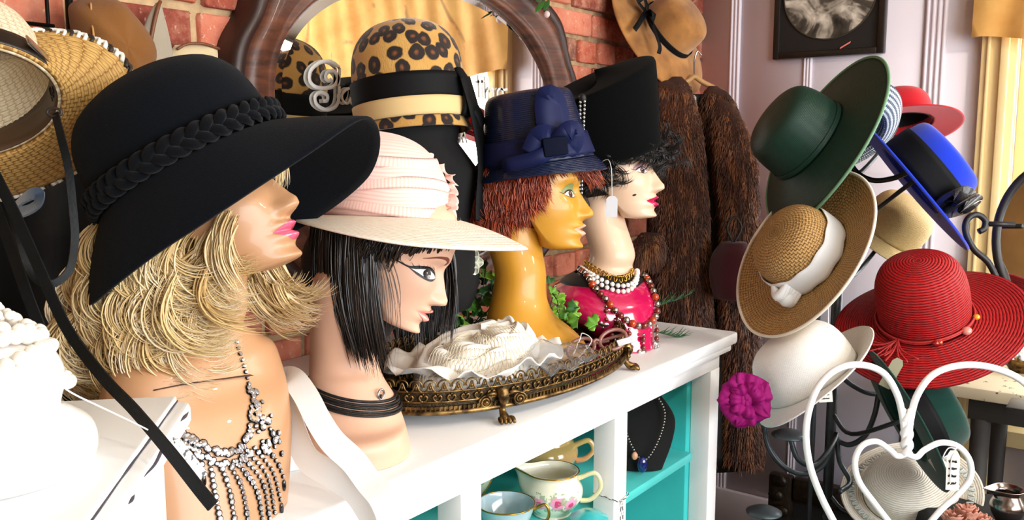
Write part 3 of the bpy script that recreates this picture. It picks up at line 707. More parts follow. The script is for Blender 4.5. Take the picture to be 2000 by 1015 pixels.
# --- pink hat on the bob
upB = cv(.03, .99, .03); A2 = frame(V(763, 424, 1.24), upB, cv(.985, -.03, .18))
def dentP(P, a, K): P[..., 0] -= .22 * P[..., 2] + 1.2 * P[..., 2]**2; return P
CRP = [(.088, 0), (.0885, .02), (.088, .05), (.084, .078), (.072, .102), (.05, .116), (.022, .121), (0, .122)]
t = NT('pink_sheer_straw'); sx = t.n('ShaderNodeSeparateXYZ'); t.l(t.uv(), sx.inputs[0])
wv = t.math('ABSOLUTE', t.math('SINE', t.math('MULTIPLY', t.math('ADD', sx.outputs[1], t.math('MULTIPLY', t.noise(6, 2), .03)), 620)))
t.col(t.mix(wv, rgb('#e9b3a6'), rgb('#f2cabf'))).set(Roughness=.6, Sheen_Weight=.3).bump(wv, .12, .001); M_PINK = t.m
M_BRIMC = straw('cream_straw_brim', '#f6ecdf', '#d9c4a0', .0035, .006, .6)
hatB, B = make_hat('sun_hat', 'pale pink pleated hat with cream straw brim on the black bob', A2, CRP, (1.06, 1.0), M_PINK,
    {0: .112, 60: .085, 120: .06, 180: .045, 240: .06, 300: .09}, {0: 12, 60: 14, 120: 4, 180: -4, 240: 6, 300: 16}, {0: 16, 90: 6, 180: 0, 270: 14}, bmat=M_BRIMC, dent=dentP)
# sheer pleats gathered round the crown and ruffled at the front
for k in range(0, 9, 3):
    f = k / 8; q = MB(); a = np.linspace(0, 2 * PI, 90, endpoint=False); z = .012 + .010 * k + .004 * np.sin(a * 2 + k) + .012 * np.cos(a) * (f - .3)
    r = np.interp(z, [.0, .05, .078, .102, .116], [.0893, .0885, .0845, .0728, .0525])
    q.tube(np.stack([r * np.cos(a) * 1.06 - .22 * z - 1.2 * z * z, r * np.sin(a), z], -1), .0085, 6, closed=True, ry=.001, up=np.stack([np.cos(a), np.sin(a), .3 + 0 * a], -1)); part('pleat', q, M_PINK, hatB, smooth=True)
q = MB(); s_ = np.linspace(0, 1, 70); n_ = np.linspace(0, 1, 5)
P = np.array([[(.09 + .003 + .012 * v + .0035 * math.sin(u * 44 + v), -.03 + .05 * math.sin(u * 2.4) + .003 * math.sin(u * 60), .012 + .088 * u + .004 * v * math.sin(u * 38)) for u in s_] for v in n_])
P[:, :, 0] -= np.clip((s_ - .55), 0, 1)[None, :] * .075 + .22 * P[0, :, 2][None] + 1.2 * P[0, :, 2][None]**2
q.sheet(P, .0008); part('ruffle', q, plain('pink_organza', '#f3c3b8', .5, var=.08), hatB, smooth=True)

# --- leopard cloche with ribbon, on a black stand
LEO = V(806, 240, 1.66)
upC = cv(-.10, 1, .03); A3 = frame(LEO, upC, cv(1, 0, .25))
CRL = [(.104, 0), (.105, .02), (.106, .05), (.107, .09), (.103, .125), (.091, .155), (.068, .178), (.035, .19), (0, .193)]
def leopard():
    t = NT('leopard_fur'); d = t.noise(30, 3); vec = t.n('ShaderNodeVectorMath', operation='MULTIPLY_ADD'); t.l(t.n('ShaderNodeTexNoise', i_Vector=t.uv(), i_Scale=26.0).outputs['Color'], vec.inputs[0]); vec.inputs[1].default_value = (.016, .016, 0); t.l(t.uv(), vec.inputs[2])
    v = t.n('ShaderNodeTexVoronoi', voronoi_dimensions='2D', i_Vector=vec.outputs[0], i_Scale=29.0, i_Randomness=.7); dist = v.outputs['Distance']
    ringm = t.math('MULTIPLY', t.step(t.math('ADD', dist, t.math('MULTIPLY', t.math('SUBTRACT', d, .5), .3)), .47, .40), t.step(dist, .04, .16))
    inner = t.step(dist, .24, .12)
    base = t.mix(t.noise(14, 3), rgb('#a8742c'), rgb('#dcb063'))
    c = t.mix(inner, base, rgb('#7c4420')); c = t.mix(ringm, c, rgb('#1d0f08'))
    t.col(c).set(Roughness=.8, Sheen_Weight=.4, Sheen_Roughness=.4).bump(t.noise(1, 2, t.scale(t.obj(), (600, 600, 120))), .5, .002); return t.m
M_LEO = leopard()
hatC, B = make_hat('cloche_hat', 'leopard print cloche with black and cream ribbon in front of the mirror', A3, CRL, (1.0, .98), M_LEO,
    {0: .022, 180: .018}, {0: 62, 180: 70}, {0: 10}, th=.004)
M_GROS = plain('black_grosgrain', '#060709', .7, spec=.2); M_CREAMR = plain('cream_grosgrain', '#d9bb83', .7, var=.05)
band(hatC, CRL, (1.0, .98), .032, .078, M_GROS, 'black_ribbon', .003); band(hatC, CRL, (1.0, .98), .0, .034, M_CREAMR, 'cream_ribbon', .0045)
# knot and hanging tails, on the viewer's right-hand side
kx = np.linalg.inv(np.array(A3))[:3, :3] @ cv(.93, 0, .37); ka = math.atan2(kx[1], kx[0])
def cyl(a, r, z): return np.array([r * math.cos(a), r * math.sin(a), z])
q = MB(); q.tube(cr([cyl(ka, .106, .085), cyl(ka, .118, .06), cyl(ka, .120, .02), cyl(ka, .112, -.002)], 12), .018, 8, ry=.006, up=cyl(ka, 1, 0)); part('ribbon_knot', q, M_GROS, hatC, smooth=True)
q = MB(); strip(q, cr([cyl(ka, .118, .07), cyl(ka + .06, .128, .0), cyl(ka + .1, .132, -.09), cyl(ka - .03, .126, -.17), cyl(ka - .06, .124, -.2)], 26), .046, .0015, up=cyl(ka, 1, 0)); part('ribbon_tail', q, M_GROS, hatC, smooth=True)
q = MB(); strip(q, cr([cyl(ka + .02, .115, .04), cyl(ka + .14, .13, .005), cyl(ka + .26, .135, -.02)], 10), .03, .0015, up=cyl(ka, 1, 0)); part('ribbon_tail', q, M_GROS, hatC, smooth=True)
# black stand under it
st = thing('hat_stand', 'black velvet draped head form carrying the leopard cloche', 'hat stand', (LEO[0], LEO[1], ZT))
q = MB(); zz = LEO[2] - ZT
q.lathe([(0, 0), (.055, 0), (.058, .008), (.055, .016), (.04, .05), (.05, .085), (.110, .115), (.126, .16), (.126, zz - .09), (.10, zz - .055), (.085, zz - .035), (.088, zz - .02), (.092, zz + .05), (.085, zz + .12), (.05, zz + .16), (0, zz + .17)], 40); part('head_form', q, plain('black_velvet', '#060607', .95), st, smooth=True)

# --- navy straw cloche with bow
upD = cv(-.14, .98, .12); A4 = frame(V(1049, 318, 1.67), upD, cv(.98, .14, .18))
CRN2 = [(.106, 0), (.101, .02), (.094, .05), (.088, .08), (.083, .11), (.078, .126), (.066, .134), (.035, .137), (0, .137)]
M_NAVY = straw('navy_straw', '#0c1c42', '#030816', .0036, .02, .38, strength=.9, coat=.3)
hatD, B = make_hat('cloche_hat', 'navy blue straw bucket hat with ribbon bow on the red wig', A4, CRN2, (1.04, .98), M_NAVY,
    {0: .036, 90: .022, 180: .03, 270: .024}, {0: 42, 90: 56, 180: 60, 270: 54}, {0: 22, 90: 6, 180: -20, 270: 6}, th=.003)
M_NAVR = plain('navy_grosgrain', '#0a1540', .6, spec=.25)
band(hatD, CRN2, (1.04, .98), .006, .048, M_NAVR, 'hat_band', .003)
kx = np.linalg.inv(np.array(A4))[:3, :3] @ cv(.32, 0, .95); ka = math.atan2(kx[1], kx[0])
for pts, w in (([(0, .104, .03), (-.05, .1, .075), (.02, .092, .112), (.16, .09, .1), (.1, .103, .05)], .05), ([(0, .108, .03), (.14, .125, .05), (.34, .118, .046), (.3, .106, .02), (.05, .106, .022)], .034), ([(.05, .104, .035), (-.25, .12, .045), (-.42, .118, .018)], .045), ([(0, .108, .028), (-.3, .124, .012), (-.75, .122, .006), (-.95, .116, .004)], .026)):
    q = MB(); strip(q, cr([cyl(ka + a, r, z) for a, r, z in pts], 22), w, .0016, up=cyl(ka, 1, 0)); part('bow_loop', q, M_NAVR, hatD, smooth=True)
q = MB(); q.box((0, 0, 0), (.012, .048, .034), M=Matrix.Translation(Vector(cyl(ka - .06, .118, .026))) @ RZ(ka), bev=.004); part('bow_knot', q, plain('navy_ribbon_knot', '#050a1e', .8, spec=.1), hatD)

# --- tall black hat with rhinestone tassel
upE = nz(cv(-.24, .9, .32)); A5 = frame(V(1192, 284, 1.89), upE, cv(.95, .2, .3))
def dentE(P, a, K):
    f = np.clip(P[..., 2] / .145, 0, 1); P[..., 2] += f**3 * (.022 * np.cos(a - .25)); P[..., 0] *= 1 + .05 * f; return P
CRE = [(.100, -.015), (.104, .03), (.109, .08), (.1135, .126), (.1135, .139), (.105, .144), (.06, .145), (0, .145)]
rootE = thing('pillbox_hat', 'tall black felt pillbox hat with rhinestone tassel on the pale mannequin', 'hat', A5)
P, uv = hat_pts(CRE, (1.08, 1.0), 96, 40, dent=dentE); put_grid('crown', P, uv, M_FELTK2, rootE, .004)
kx = np.linalg.inv(np.array(A5))[:3, :3] @ cv(-.40, 0, .92); ka = math.atan2(kx[1], kx[0])
M_RHIN = plain('rhinestone', '#f2f3f5', .08, metal=.9); M_CORDK = plain('black_cord', '#08080a', .6)
dn = np.linalg.inv(np.array(A5))[:3, :3] @ np.array([0, 0, -1.])
top_ = cyl(ka, .119, .128)
bm_ = MB(); bm_.ball((0, 0, 0), .0029, 8, 5); BEADM = bm_.mesh('bead'); BEADM.materials.append(M_RHIN)
q = MB(); q.ball(top_ + np.array([0, 0, .006]), (.008, .008, .01)); part('tassel_knot', q, M_CORDK, rootE)
for s_ in (-1, 1):
    pth = [top_ + cyl(ka + PI / 2, .0045 * s_, 0) * (1 - .5 * (k / 24) ) + dn * (.0078 * k) + cyl(ka, .004 + .010 * (k / 28), 0) for k in range(30)]
    q = MB(); q.tube(pth, .0016, 5); part('tassel_strand', q, M_CORDK, rootE, smooth=True)
    for p in pth: part('bead', None, None, rootE, mesh=BEADM, M=Matrix.Translation(Vector(p + cyl(ka, .002, 0))))
q = MB(); r2 = random.Random(4); e0 = top_ + dn * .185 + cyl(ka, .008, 0)
for i in range(26):
    d_ = nz(dn + np.array([r2.uniform(-.7, .7), r2.uniform(-.7, .7), r2.uniform(-.3, .3)])); q.tube(cr([e0, e0 + d_ * .02, e0 + d_ * .026 + dn * .02], 6), .0022, 5)
part('tassel_fringe', q, M_CORDK, rootE, smooth=True)
# ------------------------------------------------------------------ wigs
from mathutils.bvhtree import BVHTree
class Hair:
    """many tapering strands built at once"""
    def __init__(s): s.P = {}; 
    def add(s, P, r, ru, flat=.6): s.P.setdefault(len(P), []).append((np.asarray(P, float), np.asarray(r, float), ru, flat))
    def mesh(s, name, n=4):
        VV = []; FF = []; UU = []; base = 0
        for k, L in s.P.items():
            P = np.array([a[0] for a in L]); R = np.array([a[1] for a in L]); ru = np.array([a[2] for a in L]); fl = np.array([a[3] for a in L]); m = len(L)
            tg = np.gradient(P, axis=1); tg /= np.maximum(np.linalg.norm(tg, axis=2)[..., None], 1e-9)
            ref = np.random.default_rng(3).normal(size=(m, 1, 3)); N = ref - tg * np.sum(ref * tg, 2)[..., None]; N /= np.maximum(np.linalg.norm(N, axis=2)[..., None], 1e-9); B = np.cross(tg, N)
            a = np.linspace(0, 2 * PI, n, endpoint=False)
            G = P[:, :, None] + B[:, :, None] * np.cos(a)[:, None] * R[:, :, None, None] + N[:, :, None] * np.sin(a)[:, None] * (R * fl[:, None])[:, :, None, None]
            VV.append(G.reshape(-1, 3))
            j, i = np.meshgrid(np.arange(k - 1), np.arange(n), indexing='ij'); i2 = (i + 1) % n
            quad = np.stack([j * n + i, j * n + i2, (j + 1) * n + i2, (j + 1) * n + i], -1).reshape(-1, 4)
            FF.append((quad[None] + (np.arange(m) * k * n)[:, None, None] + base).reshape(-1, 4))
            tv = np.stack([j, j, j + 1, j + 1], -1).reshape(-1, 4) / (k - 1)
            uv = np.zeros((m, len(quad), 4, 2)); uv[..., 0] = ru[:, None, None]; uv[..., 1] = tv[None]; UU.append(uv.reshape(-1, 2)); base += m * k * n
        V_ = np.concatenate(VV); F_ = np.concatenate(FF); U_ = np.concatenate(UU)
        me = bpy.data.meshes.new(name); me.vertices.add(len(V_)); me.vertices.foreach_set('co', V_.ravel()); me.loops.add(F_.size); me.loops.foreach_set('vertex_index', F_.ravel().astype(np.int32))
        me.polygons.add(len(F_)); me.polygons.foreach_set('loop_start', np.arange(0, F_.size, 4, dtype=np.int32))
        me.polygons.foreach_set('use_smooth', np.ones(len(F_), bool)); me.uv_layers.new(name='UVMap').data.foreach_set('uv', U_.ravel()); me.update(calc_edges=True); me.validate(); return me
def hairpart(h, mat, root, name='hair_locks'):
    me = h.mesh(name); me.materials.append(mat); return part(name, None, None, root, world=True, mesh=me, kind='stuff')
def strand(mb, P, w, ru, n=4, flat=.6):
    k = len(P); t = np.linspace(0, 1, k); r = w * np.minimum(1, .5 + t * 4) * np.clip((1.02 - t) * 2.2, .06, 1)
    mb.add(P, r, ru, flat)
def jcurl(root, F, D, O, length, R, sweep0, sweep1, bulge, k=14):
    """path that leaves along angle sweep0 (0 = down, + toward F) and turns to sweep1"""
    t = np.linspace(0, 1, k); th = np.radians(sweep0 + (sweep1 - sweep0) * t**R); ds = length / (k - 1)
    p = np.array(root, float); out = [p]
    for i in range(1, k):
        a = (th[i] + th[i-1]) / 2; p = p + (F * math.sin(a) + D * math.cos(a)) * ds; out.append(p)
    out = np.array(out); return out + O[None] * (bulge * np.sin(PI * np.minimum(1, t * 1.1)))[:, None]
def tuft(mb, r, root, F, D, O, length, R, s0, s1, bulge, spread, n, w=.0011, fly=.12):
    base = r.random()
    for i in range(n):
        a, b, c = r.uniform(-1, 1), r.uniform(-1, 1), r.uniform(-1, 1)
        off = (O * a * .5 + F * b + np.cross(F, O) * c * .4) * spread
        P = jcurl(root, F, D, O, length * (1 + .16 * c), R * (1 + .12 * a), s0 + 9 * b, s1 + 16 * a, bulge * (1 + .4 * c))
        t = np.linspace(0, 1, len(P))[:, None]; P = P + off * (1 - .55 * t) + O * .004 * a * t
        if r.random() < fly: P = P + (O * r.uniform(0, .014) + F * r.uniform(-.012, .012)) * t**2
        strand(mb, P, w * r.uniform(.6, 1.5), min(.99, max(.01, base * .45 + r.random() * .55)))
DN = np.array([0, 0, -1.])
# --- blonde curls
M_BLOND = hairmat('blonde_hair', '#a07440', '#e2c488', '#fff8e6', .28)
wig1 = thing('wig', 'curly blonde wig spilling from under the black floppy hat', 'wig', (.55, .87, 1.2))
Fm = nz(cv(.95, 0, .3)); Om = nz(cv(-.25, .05, .96)); Bk = -Fm
q = MB(); q.ball(V(330, 545, 1.035), (1, 1, 1), 24, 16, M=frame((0, 0, 0), U3, Fm))
def masses(lst, mat, root, name='hair_mass'):
    w = MB()
    for c, rx, ry, rz, u, f in lst: w.ball((0, 0, 0), (rx, ry, rz), 28, 18, M=frame(c, u, f))
    return part(name, w, mat, root, world=True, smooth=True)
masses([(V(330, 540, 1.045), .085, .055, .105, U3, Fm), (V(280, 640, 1.045), .06, .045, .05, U3, Fm), (V(400, 480, 1.06), .06, .05, .08, U3, Fm)], plain('blonde_underhair', '#a07a42', .7, var=.3, vscale=30), wig1)
q = Hair(); r = random.Random(11)
for i in range(92):
    # tufts sit on a rounded mass, lower ones hang further out to the back
    v = r.random(); u = r.random()
    x = 190 + 250 * u - 60 * v; y = 400 + 225 * v + 30 * u * (1 - v)
    d = 1.0 - .045 * math.sin(PI * min(1, max(0, (x - 130) / 330))) + r.uniform(-.012, .03)
    L = r.uniform(.085, .135); big = r.random()
    tuft(q, r, V(x, y, d), Fm, DN, Om, L, r.uniform(.9, 1.5), r.uniform(-60, -20), r.uniform(85, 165), r.uniform(.008, .024), r.uniform(.006, .013), 34, .0010, .07)
for i in range(16):   # wispy back edge
    y = r.uniform(540, 690); tuft(q, r, V(r.uniform(150, 230), y, 1.02), Fm, DN, Om, r.uniform(.08, .12), 1.1, r.uniform(-75, -40), r.uniform(70, 120), .012, .008, 16)
for i in range(26):   # far side, seen beyond the neck
    x = r.uniform(478, 540); y = r.uniform(485, 560); tuft(q, r, V(x, y, 1.10 + r.uniform(-.02, .03)), Fm, DN, -Om, r.uniform(.07, .11), 1.2, r.uniform(-10, 30), r.uniform(80, 150), .01, .010, 20)
for i in range(10):   # fringe under the brim
    tuft(q, r, V(r.uniform(528, 556), r.uniform(255, 280), r.uniform(.985, 1.04)), Fm, DN, Om, r.uniform(.04, .055), 1, 20, -20, .004, .007, 14)
for i in range(8):
    tuft(q, r, V(r.uniform(430, 462), r.uniform(395, 440), .965), Fm, DN, Om, r.uniform(.07, .1), 1, -25, 30, .008, .008, 18)
hairpart(q, M_BLOND, wig1)

# --- black bob
M_BLKH = hairmat('black_hair', '#070505', '#120c0a', '#3a2a20', .3)
wig2 = thing('wig', 'straight black bob wig with blunt fringe under the pink hat', 'wig', (.84, .9, 1.15))
c2 = V(782, 452, 1.235); fx2 = nz(cv(.97, 0, .24)); fx2[2] = 0; fx2 = nz(fx2); fy2 = np.cross(U3, fx2)
masses([(V(705, 520, 1.26), .09, .066, .085, U3, fx2), (V(690, 600, 1.26), .07, .058, .06, U3, fx2)], plain('black_underhair', '#060404', .8), wig2)
q = Hair(); r = random.Random(5)
def ringp(ph, k=1.0): return c2 + fx2 * ((.086 if math.cos(ph) > 0 else .128) * math.cos(ph) * k) + fy2 * (.083 * math.sin(ph) * k)
for i in range(1900):
    ph = r.uniform(-PI, PI) if i > 350 else r.uniform(-2.1, -1.60)
    fr = -1.62 < ph < .95
    p0 = ringp(ph, r.uniform(.93, 1.02)) + U3 * r.uniform(-.004, .02)
    L = (r.uniform(.024, .032) + .008 * max(0, abs(ph) - .8) if fr else r.uniform(.165, .20)) - (.0 if fr else .03 * max(0, -math.cos(ph)))
    if not fr and ph > 0 and ph < 1.6: L *= .9
    if -1.75 < ph < -1.62: L = r.uniform(.155, .195)
    if fr and ph < -1.15: L = r.uniform(.03, .055)
    n_ = 10; t = np.linspace(0, 1, n_)[:, None]; out = nz(ringp(ph) - c2)
    tilt = fx2 * (-.02 if fr else (.008 if ph < 0 else .012))
    side = nz(np.cross(U3, out)) * r.gauss(0, .008)
    P = p0 + DN * L * t + out * (.012 * np.sin(t * 2.6) - .012 * t**2) + tilt * t * (1 if fr else 1) + side * t + np.array([r.gauss(0, .002), r.gauss(0, .002), 0]) * t**2
    strand(q, P, r.uniform(.0011, .0026), r.random()**2.2, 4, .4)
for i in range(50):
    ph = r.uniform(-1.85, -1.5); p0 = ringp(ph, 1.03); L = r.uniform(.1, .19); t = np.linspace(0, 1, 10)[:, None]
    P = p0 + DN * L * t + fx2 * (r.uniform(.0, .03) * np.sin(t * 2.2)) - fy2 * .004 * t; strand(q, P, .0004, r.uniform(.4, 1), 3)
hairpart(q, M_BLKH, wig2)

# --- short red wig
M_REDH = hairmat('red_hair', '#3f1208', '#8a2f16', '#cf6636', .3)
wig3 = thing('wig', 'short copper red wig under the navy straw hat', 'wig', (1.33, 1.02, 1.3))
masses([(hp(H3, S3, -.025, 0, .008), .092 * S3, .080 * S3, .085 * S3, np.array(H3.to_3x3().col[2]), np.array(H3.to_3x3().col[0]))], plain('red_underhair', '#4a160a', .7), wig3)
q = Hair(); r = random.Random(21); fx3 = np.array(H3.to_3x3().col[0]); fz3 = np.array(H3.to_3x3().col[2]); fy3 = np.array(H3.to_3x3().col[1])
for i in range(210):
    x_ = -.095 + .135 * r.random()**.8; z = r.uniform(-.055 + max(0, x_ + .02) * 1.0, .05)
    a_ = .087 if x_ > 0 else .106; y_ = -(.0735 * (1 - abs(x_ / a_)**2.2)**(1 / 2.2) + .008)
    ph = math.atan2(y_ / .075**2, x_ / a_**2); out = fx3 * math.cos(ph) + fy3 * math.sin(ph); p0 = hp(H3, S3, x_, y_, z)
    tg = nz(fx3 - out * (fx3 @ out))
    tuft(q, r, p0, tg, -fz3, out, r.uniform(.034, .055), 1.2, r.uniform(-45, -5), r.uniform(0, 60), .006, .008, 18, .0009, .08)
for i in range(34):
    x = 1072 + 88 * i / 33; z0 = V(x, 318 + 4 * math.sin(i), 1.605 + .0022 * i)
    tuft(q, r, z0, nz(cv(1, 0, .0)), DN, nz(cv(.2, 0, .98)), r.uniform(.022, .036) + .018 * (i > 22), 1, r.uniform(-5, 25), r.uniform(15, 50), .005, .006, 14, .0009, .05)
for i in range(40):
    ph = r.uniform(-PI, PI); out = fx3 * math.cos(ph) + fy3 * math.sin(ph); p0 = hp(H3, S3, -.035 + .1 * math.cos(ph), .086 * math.sin(ph), r.uniform(-.05, .02))
    if ph > -1.6 and ph < 1.2: continue
    tuft(q, r, p0, nz(np.cross(out, fz3)) * r.choice((-1, 1)), -fz3, out, .06, 1.2, -10, 50, .008, .009, 16, .0009)
hairpart(q, M_REDH, wig3)

# --- short fluffy black wig
wig4 = thing('wig', 'short fluffy black wig under the tall pillbox hat', 'wig', (1.69, 1.05, 1.32))
fx4, fy4, fz4 = [np.array(H4.to_3x3().col[i]) for i in range(3)]
masses([(hp(H4, S4, -.035, 0, .012), .088 * S4, .082 * S4, .085 * S4, fz4, fx4)], plain('black_underhair', '#060404', .8), wig4)
q = Hair(); r = random.Random(31)
for i in range(230):
    ph = r.uniform(-2.7, 1.9); front = abs(ph) < 1.0
    z = r.uniform(.028, .055) if front else r.uniform(-.03, .05)
    out = fx4 * math.cos(ph) + fy4 * math.sin(ph)
    p0 = hp(H4, S4, -.012 + .098 * math.cos(ph), .086 * math.sin(ph), z)
    tg = nz(np.cross(out, fz4)) * r.choice((-1, 1))
    tuft(q, r, p0, tg, -fz4, out, r.uniform(.032, .055), 1, r.uniform(-60, 60), r.uniform(-150, 150), r.uniform(.008, .022), .007, 11, .0008, .35)
for i in range(40):
    p0 = V(r.uniform(1283, 1322), r.uniform(262, 322), 1.93 + r.uniform(-.04, .04)); tuft(q, r, p0, nz(cv(1, 0, 0)), DN, nz(cv(r.uniform(-1, 1), r.uniform(-1, 1), .5)), .04, 1, r.uniform(-180, 180), r.uniform(-180, 180), .012, .007, 10, .0008, .4)
hairpart(q, hairmat('fluffy_black_hair', '#040303', '#0b0706', '#241915', .4), wig4)
# ------------------------------------------------------------------ mirror on the brick wall
MXc, MZc, MA, MBh = 1.54, 1.53, .475, .27
def mirror_outline(off, n=160):
    a = np.linspace(0, 2 * PI, n, endpoint=False)
    x = (MA + off) * np.sign(np.cos(a)) * np.abs(np.cos(a))**.92; z = np.where(np.sin(a) > 0, (MBh + off) * np.sin(a), (.40 + off) * np.sign(np.sin(a)) * np.abs(np.sin(a))**.7)
    return a, MXc + x, MZc + z
YM = 1.36
mr = thing('wall_mirror', 'large arched mirror in a carved dark wood frame on the brick wall', 'mirror', (MXc, YM, 1.05))
t = NT('mirror_silver'); t.col((.93, .92, .89, 1)).set(Metallic=1.0, Roughness=.015); M_MIR = t.m
a, x, z = mirror_outline(-.028); q = MB(); q.add([(p, YM - .004, k) for p, k in zip(x, z)], [tuple(range(len(x)))]); part('mirror_glass', q, M_MIR, mr, world=True, smooth=False)
a, x2, z2 = mirror_outline(.004); q = MB(); q.grid(np.array([[(p, YM - .004, k) for p, k in zip(x, z)], [(p, YM + .001, k) for p, k in zip(x2, z2)]]), cu=True, flip=True); part('bevel', q, M_MIR, mr, world=True, smooth=False)
q = MB(); q.add([(p, YM + .006, k) for p, k in zip(*mirror_outline(.05)[1:])], [tuple(range(160))]); part('backing', q, plain('dark_backing', '#1a100b', .8), mr, world=True)
t = NT('carved_walnut'); n = t.noise(1, 4, t.scale(t.obj(), (9, 9, 60)), .6); t.col(t.mix(t.step(n, .3, .7), rgb('#2c140b'), rgb('#6b3a22'))).set(Roughness=.5, Coat_Weight=.08).bump(n, .2, .002); M_WALN = t.m
# frame profile: (outward, toward room)
prof = [(-.004, .0), (-.004, .014), (.004, .02), (.012, .018), (.020, .020), (.036, .030), (.052, .036), (.066, .034), (.072, .026), (.076, .030), (.088, .034), (.098, .030), (.102, .016), (.102, -.03)]
wid = 1 + .16 * np.exp(-((np.degrees(a) - 142) / 9)**2) - .12 * np.exp(-((np.degrees(a) - 158) / 7)**2) + .16 * np.exp(-((np.degrees(a) - 38) / 9)**2) - .12 * np.exp(-((np.degrees(a) - 22) / 7)**2)
G = np.array([[(mirror_outline(o * wid[i])[1][i], YM - d, mirror_outline(o * wid[i])[2][i]) for i in range(160)] for o, d in prof])
q = MB(); q.grid(G[:9], cu=True); part('frame', q, M_WALN, mr, world=True, smooth=True)
q = MB(); q.grid(G[8:], cu=True); part('outer_moulding', q, plain('dark_walnut_edge', '#2a130b', .5, coat=.05, var=.3, vscale=20), mr, world=True, smooth=True)
# white lettering painted on the glass
M_CHALK = plain('white_chalk_paint', '#f4f3f0', .7)
def letter(strokes, ox, oz, s, w=.0045, name='painted_letter'):
    q = MB()
    for st in strokes:
        P = cr(st, max(8, len(st) * 6)) if len(st) > 2 else np.array(st, float)
        P3 = np.stack([ox + P[:, 0] * s, np.full(len(P), YM - .010), oz + P[:, 1] * s], -1)
        q.tube(P3, w * .9, 4, ry=.0006, up=(0, 1, 0))
    part(name, q, M_CHALK, mr, world=True, smooth=False, label='white lettering painted on the mirror')
G_ = [[(.95, .92), (.7, 1.03), (.4, 1.0), (.12, .82), (.05, .6), (.2, .45), (.5, .43), (.78, .5), (.9, .68), (.78, .82), (.6, .8), (.52, .68), (.6, .6), (.7, .64)], [(.92, .5), (.9, .2), (.78, .02), (.5, -.05), (.25, .05), (.2, .22), (.35, .33), (.55, .28), (.55, .16), (.44, .14)], [(.95, .92), (.93, .7), (.9, .5)]]
letter(G_, 1.152, 1.502, .088, .0042)
letter([[(.7, .62), (.4, .6), (.1, .35), (.15, .08), (.4, .02), (.65, .3), (.72, .6), (.7, .2), (.85, .02), (1.0, .1)]], 1.236, 1.512, .05, .0030)
letter([[(.1, 1.0), (.16, .6), (.2, 0)], [(-.05, .68), (.4, .72)]], 1.69, 1.545, .055, .0034)
letter([[(.0, 1.0), (.05, .5), (.08, 0)], [(.08, .3), (.25, .5), (.36, .4), (.36, .05), (.45, .0)]], 1.722, 1.543, .055, .0034)
letter([[(.3, .5), (.08, .4), (.05, .15), (.25, .0), (.45, .15), (.42, .42), (.3, .5), (.55, .45), (.8, .5)]], 1.758, 1.543, .055, .0034)
for ox, st in ((1.512, [[(.0, 0), (.0, 1)]]), (1.556, [[(.0, 0), (.0, 1)]]), (1.612, [[(0, 0), (.4, 1)], [(.4, 1), (.8, 0)], [(.15, .36), (.65, .36)]])):
    letter(st, ox, 1.434, .034, .0026)

# ------------------------------------------------------------------ brass gallery tray with paw feet
TXc, TYc, TA, TB = 1.24, .937, .32, .176
tr = thing('gallery_tray', 'oval brass filigree tray with paw feet on the white cabinet', 'tray', (TXc, TYc, ZT))
t = NT('aged_brass'); n = t.noise(70, 4); t.col(t.mix(t.step(n, .35, .7), rgb('#3c2b17'), rgb('#a3814d'))).set(Metallic=.85, Roughness=.38).bump(n, .3, .002); M_BRASS = t.m
def ov(a, k=0.0): return np.stack([TXc + (TA + k) * np.cos(a), TYc + (TB + k) * np.sin(a)], -1)
q = MB(); a = np.linspace(0, 2 * PI, 96, endpoint=False); o = ov(a); q.add([(p[0], p[1], 1.031) for p in o] + [(p[0], p[1], 1.026) for p in o], [tuple(range(96)), tuple(range(96, 192))[::-1]]); part('tray_floor', q, plain('black_mirror_floor', '#0b0c0f', .08, coat=.6), tr, world=True, smooth=False)
def oval_rail(z, r, k=0.0, name='rail'):
    p = ov(np.linspace(0, 2 * PI, 128, endpoint=False), k); q = MB(); q.tube(np.column_stack([p, np.full(128, z)]), r, 8, closed=True); return part(name, q, M_BRASS, tr, world=True, smooth=True)
oval_rail(1.024, .0045, .002, 'base_rail'); oval_rail(1.040, .0016); oval_rail(1.056, .0016)
# wall with reeded foot, leaf scrolls and a row of pierced arches
q = MB(); p = ov(np.linspace(0, 2 * PI, 128, endpoint=False), .001); q.grid(np.array([[(x, y, z) for x, y in p] for z in (1.024, 1.033)]), cu=True); part('reeded_band', q, M_BRASS, tr, world=True, smooth=True)
q = MB(); p = ov(np.linspace(0, 2 * PI, 128, endpoint=False), -.002); q.grid(np.array([[(x, y, z) for x, y in p] for z in (1.033, 1.0555)]), cu=True); part('gallery_wall', q, plain('dark_brass_wall', '#3a2c18', .5, metal=.7, var=.4, vscale=200, bump=.8, bscale=260), tr, world=True, smooth=True)
per_ = 2 * PI * math.sqrt((TA**2 + TB**2) / 2)
def arch_mesh():
    q = MB(); th = np.linspace(-.25, PI + .25, 10); q.tube(np.stack([.0095 * np.cos(th), 0 * th, .010 + .0085 * np.sin(th)], -1), .0014, 5)
    for s in (-1, 1): q.tube(cr([(s * .009, 0, 0), (s * .0045, 0, .004), (s * .002, 0, .011), (0, 0, .014)], 7), .0012, 4)
    q.ball((0, 0, .007), (.0022, .0016, .0036), 6, 4); me = q.mesh('gallery_arch'); me.materials.append(M_BRASS); return me
def leaf_mesh():
    q = MB()
    for s in (-1, 1): q.tube(cr([(0, 0, 0), (s * .004, 0, .0015), (s * .0065, -.001, .007), (s * .003, -.001, .010), (s * .002, 0, .007)], 9), .0013, 4)
    q.ball((0, -.0008, .0115), .0017, 6, 4); me = q.mesh('scroll_leaf'); me.materials.append(M_BRASS); return me
AM, LM = arch_mesh(), leaf_mesh()
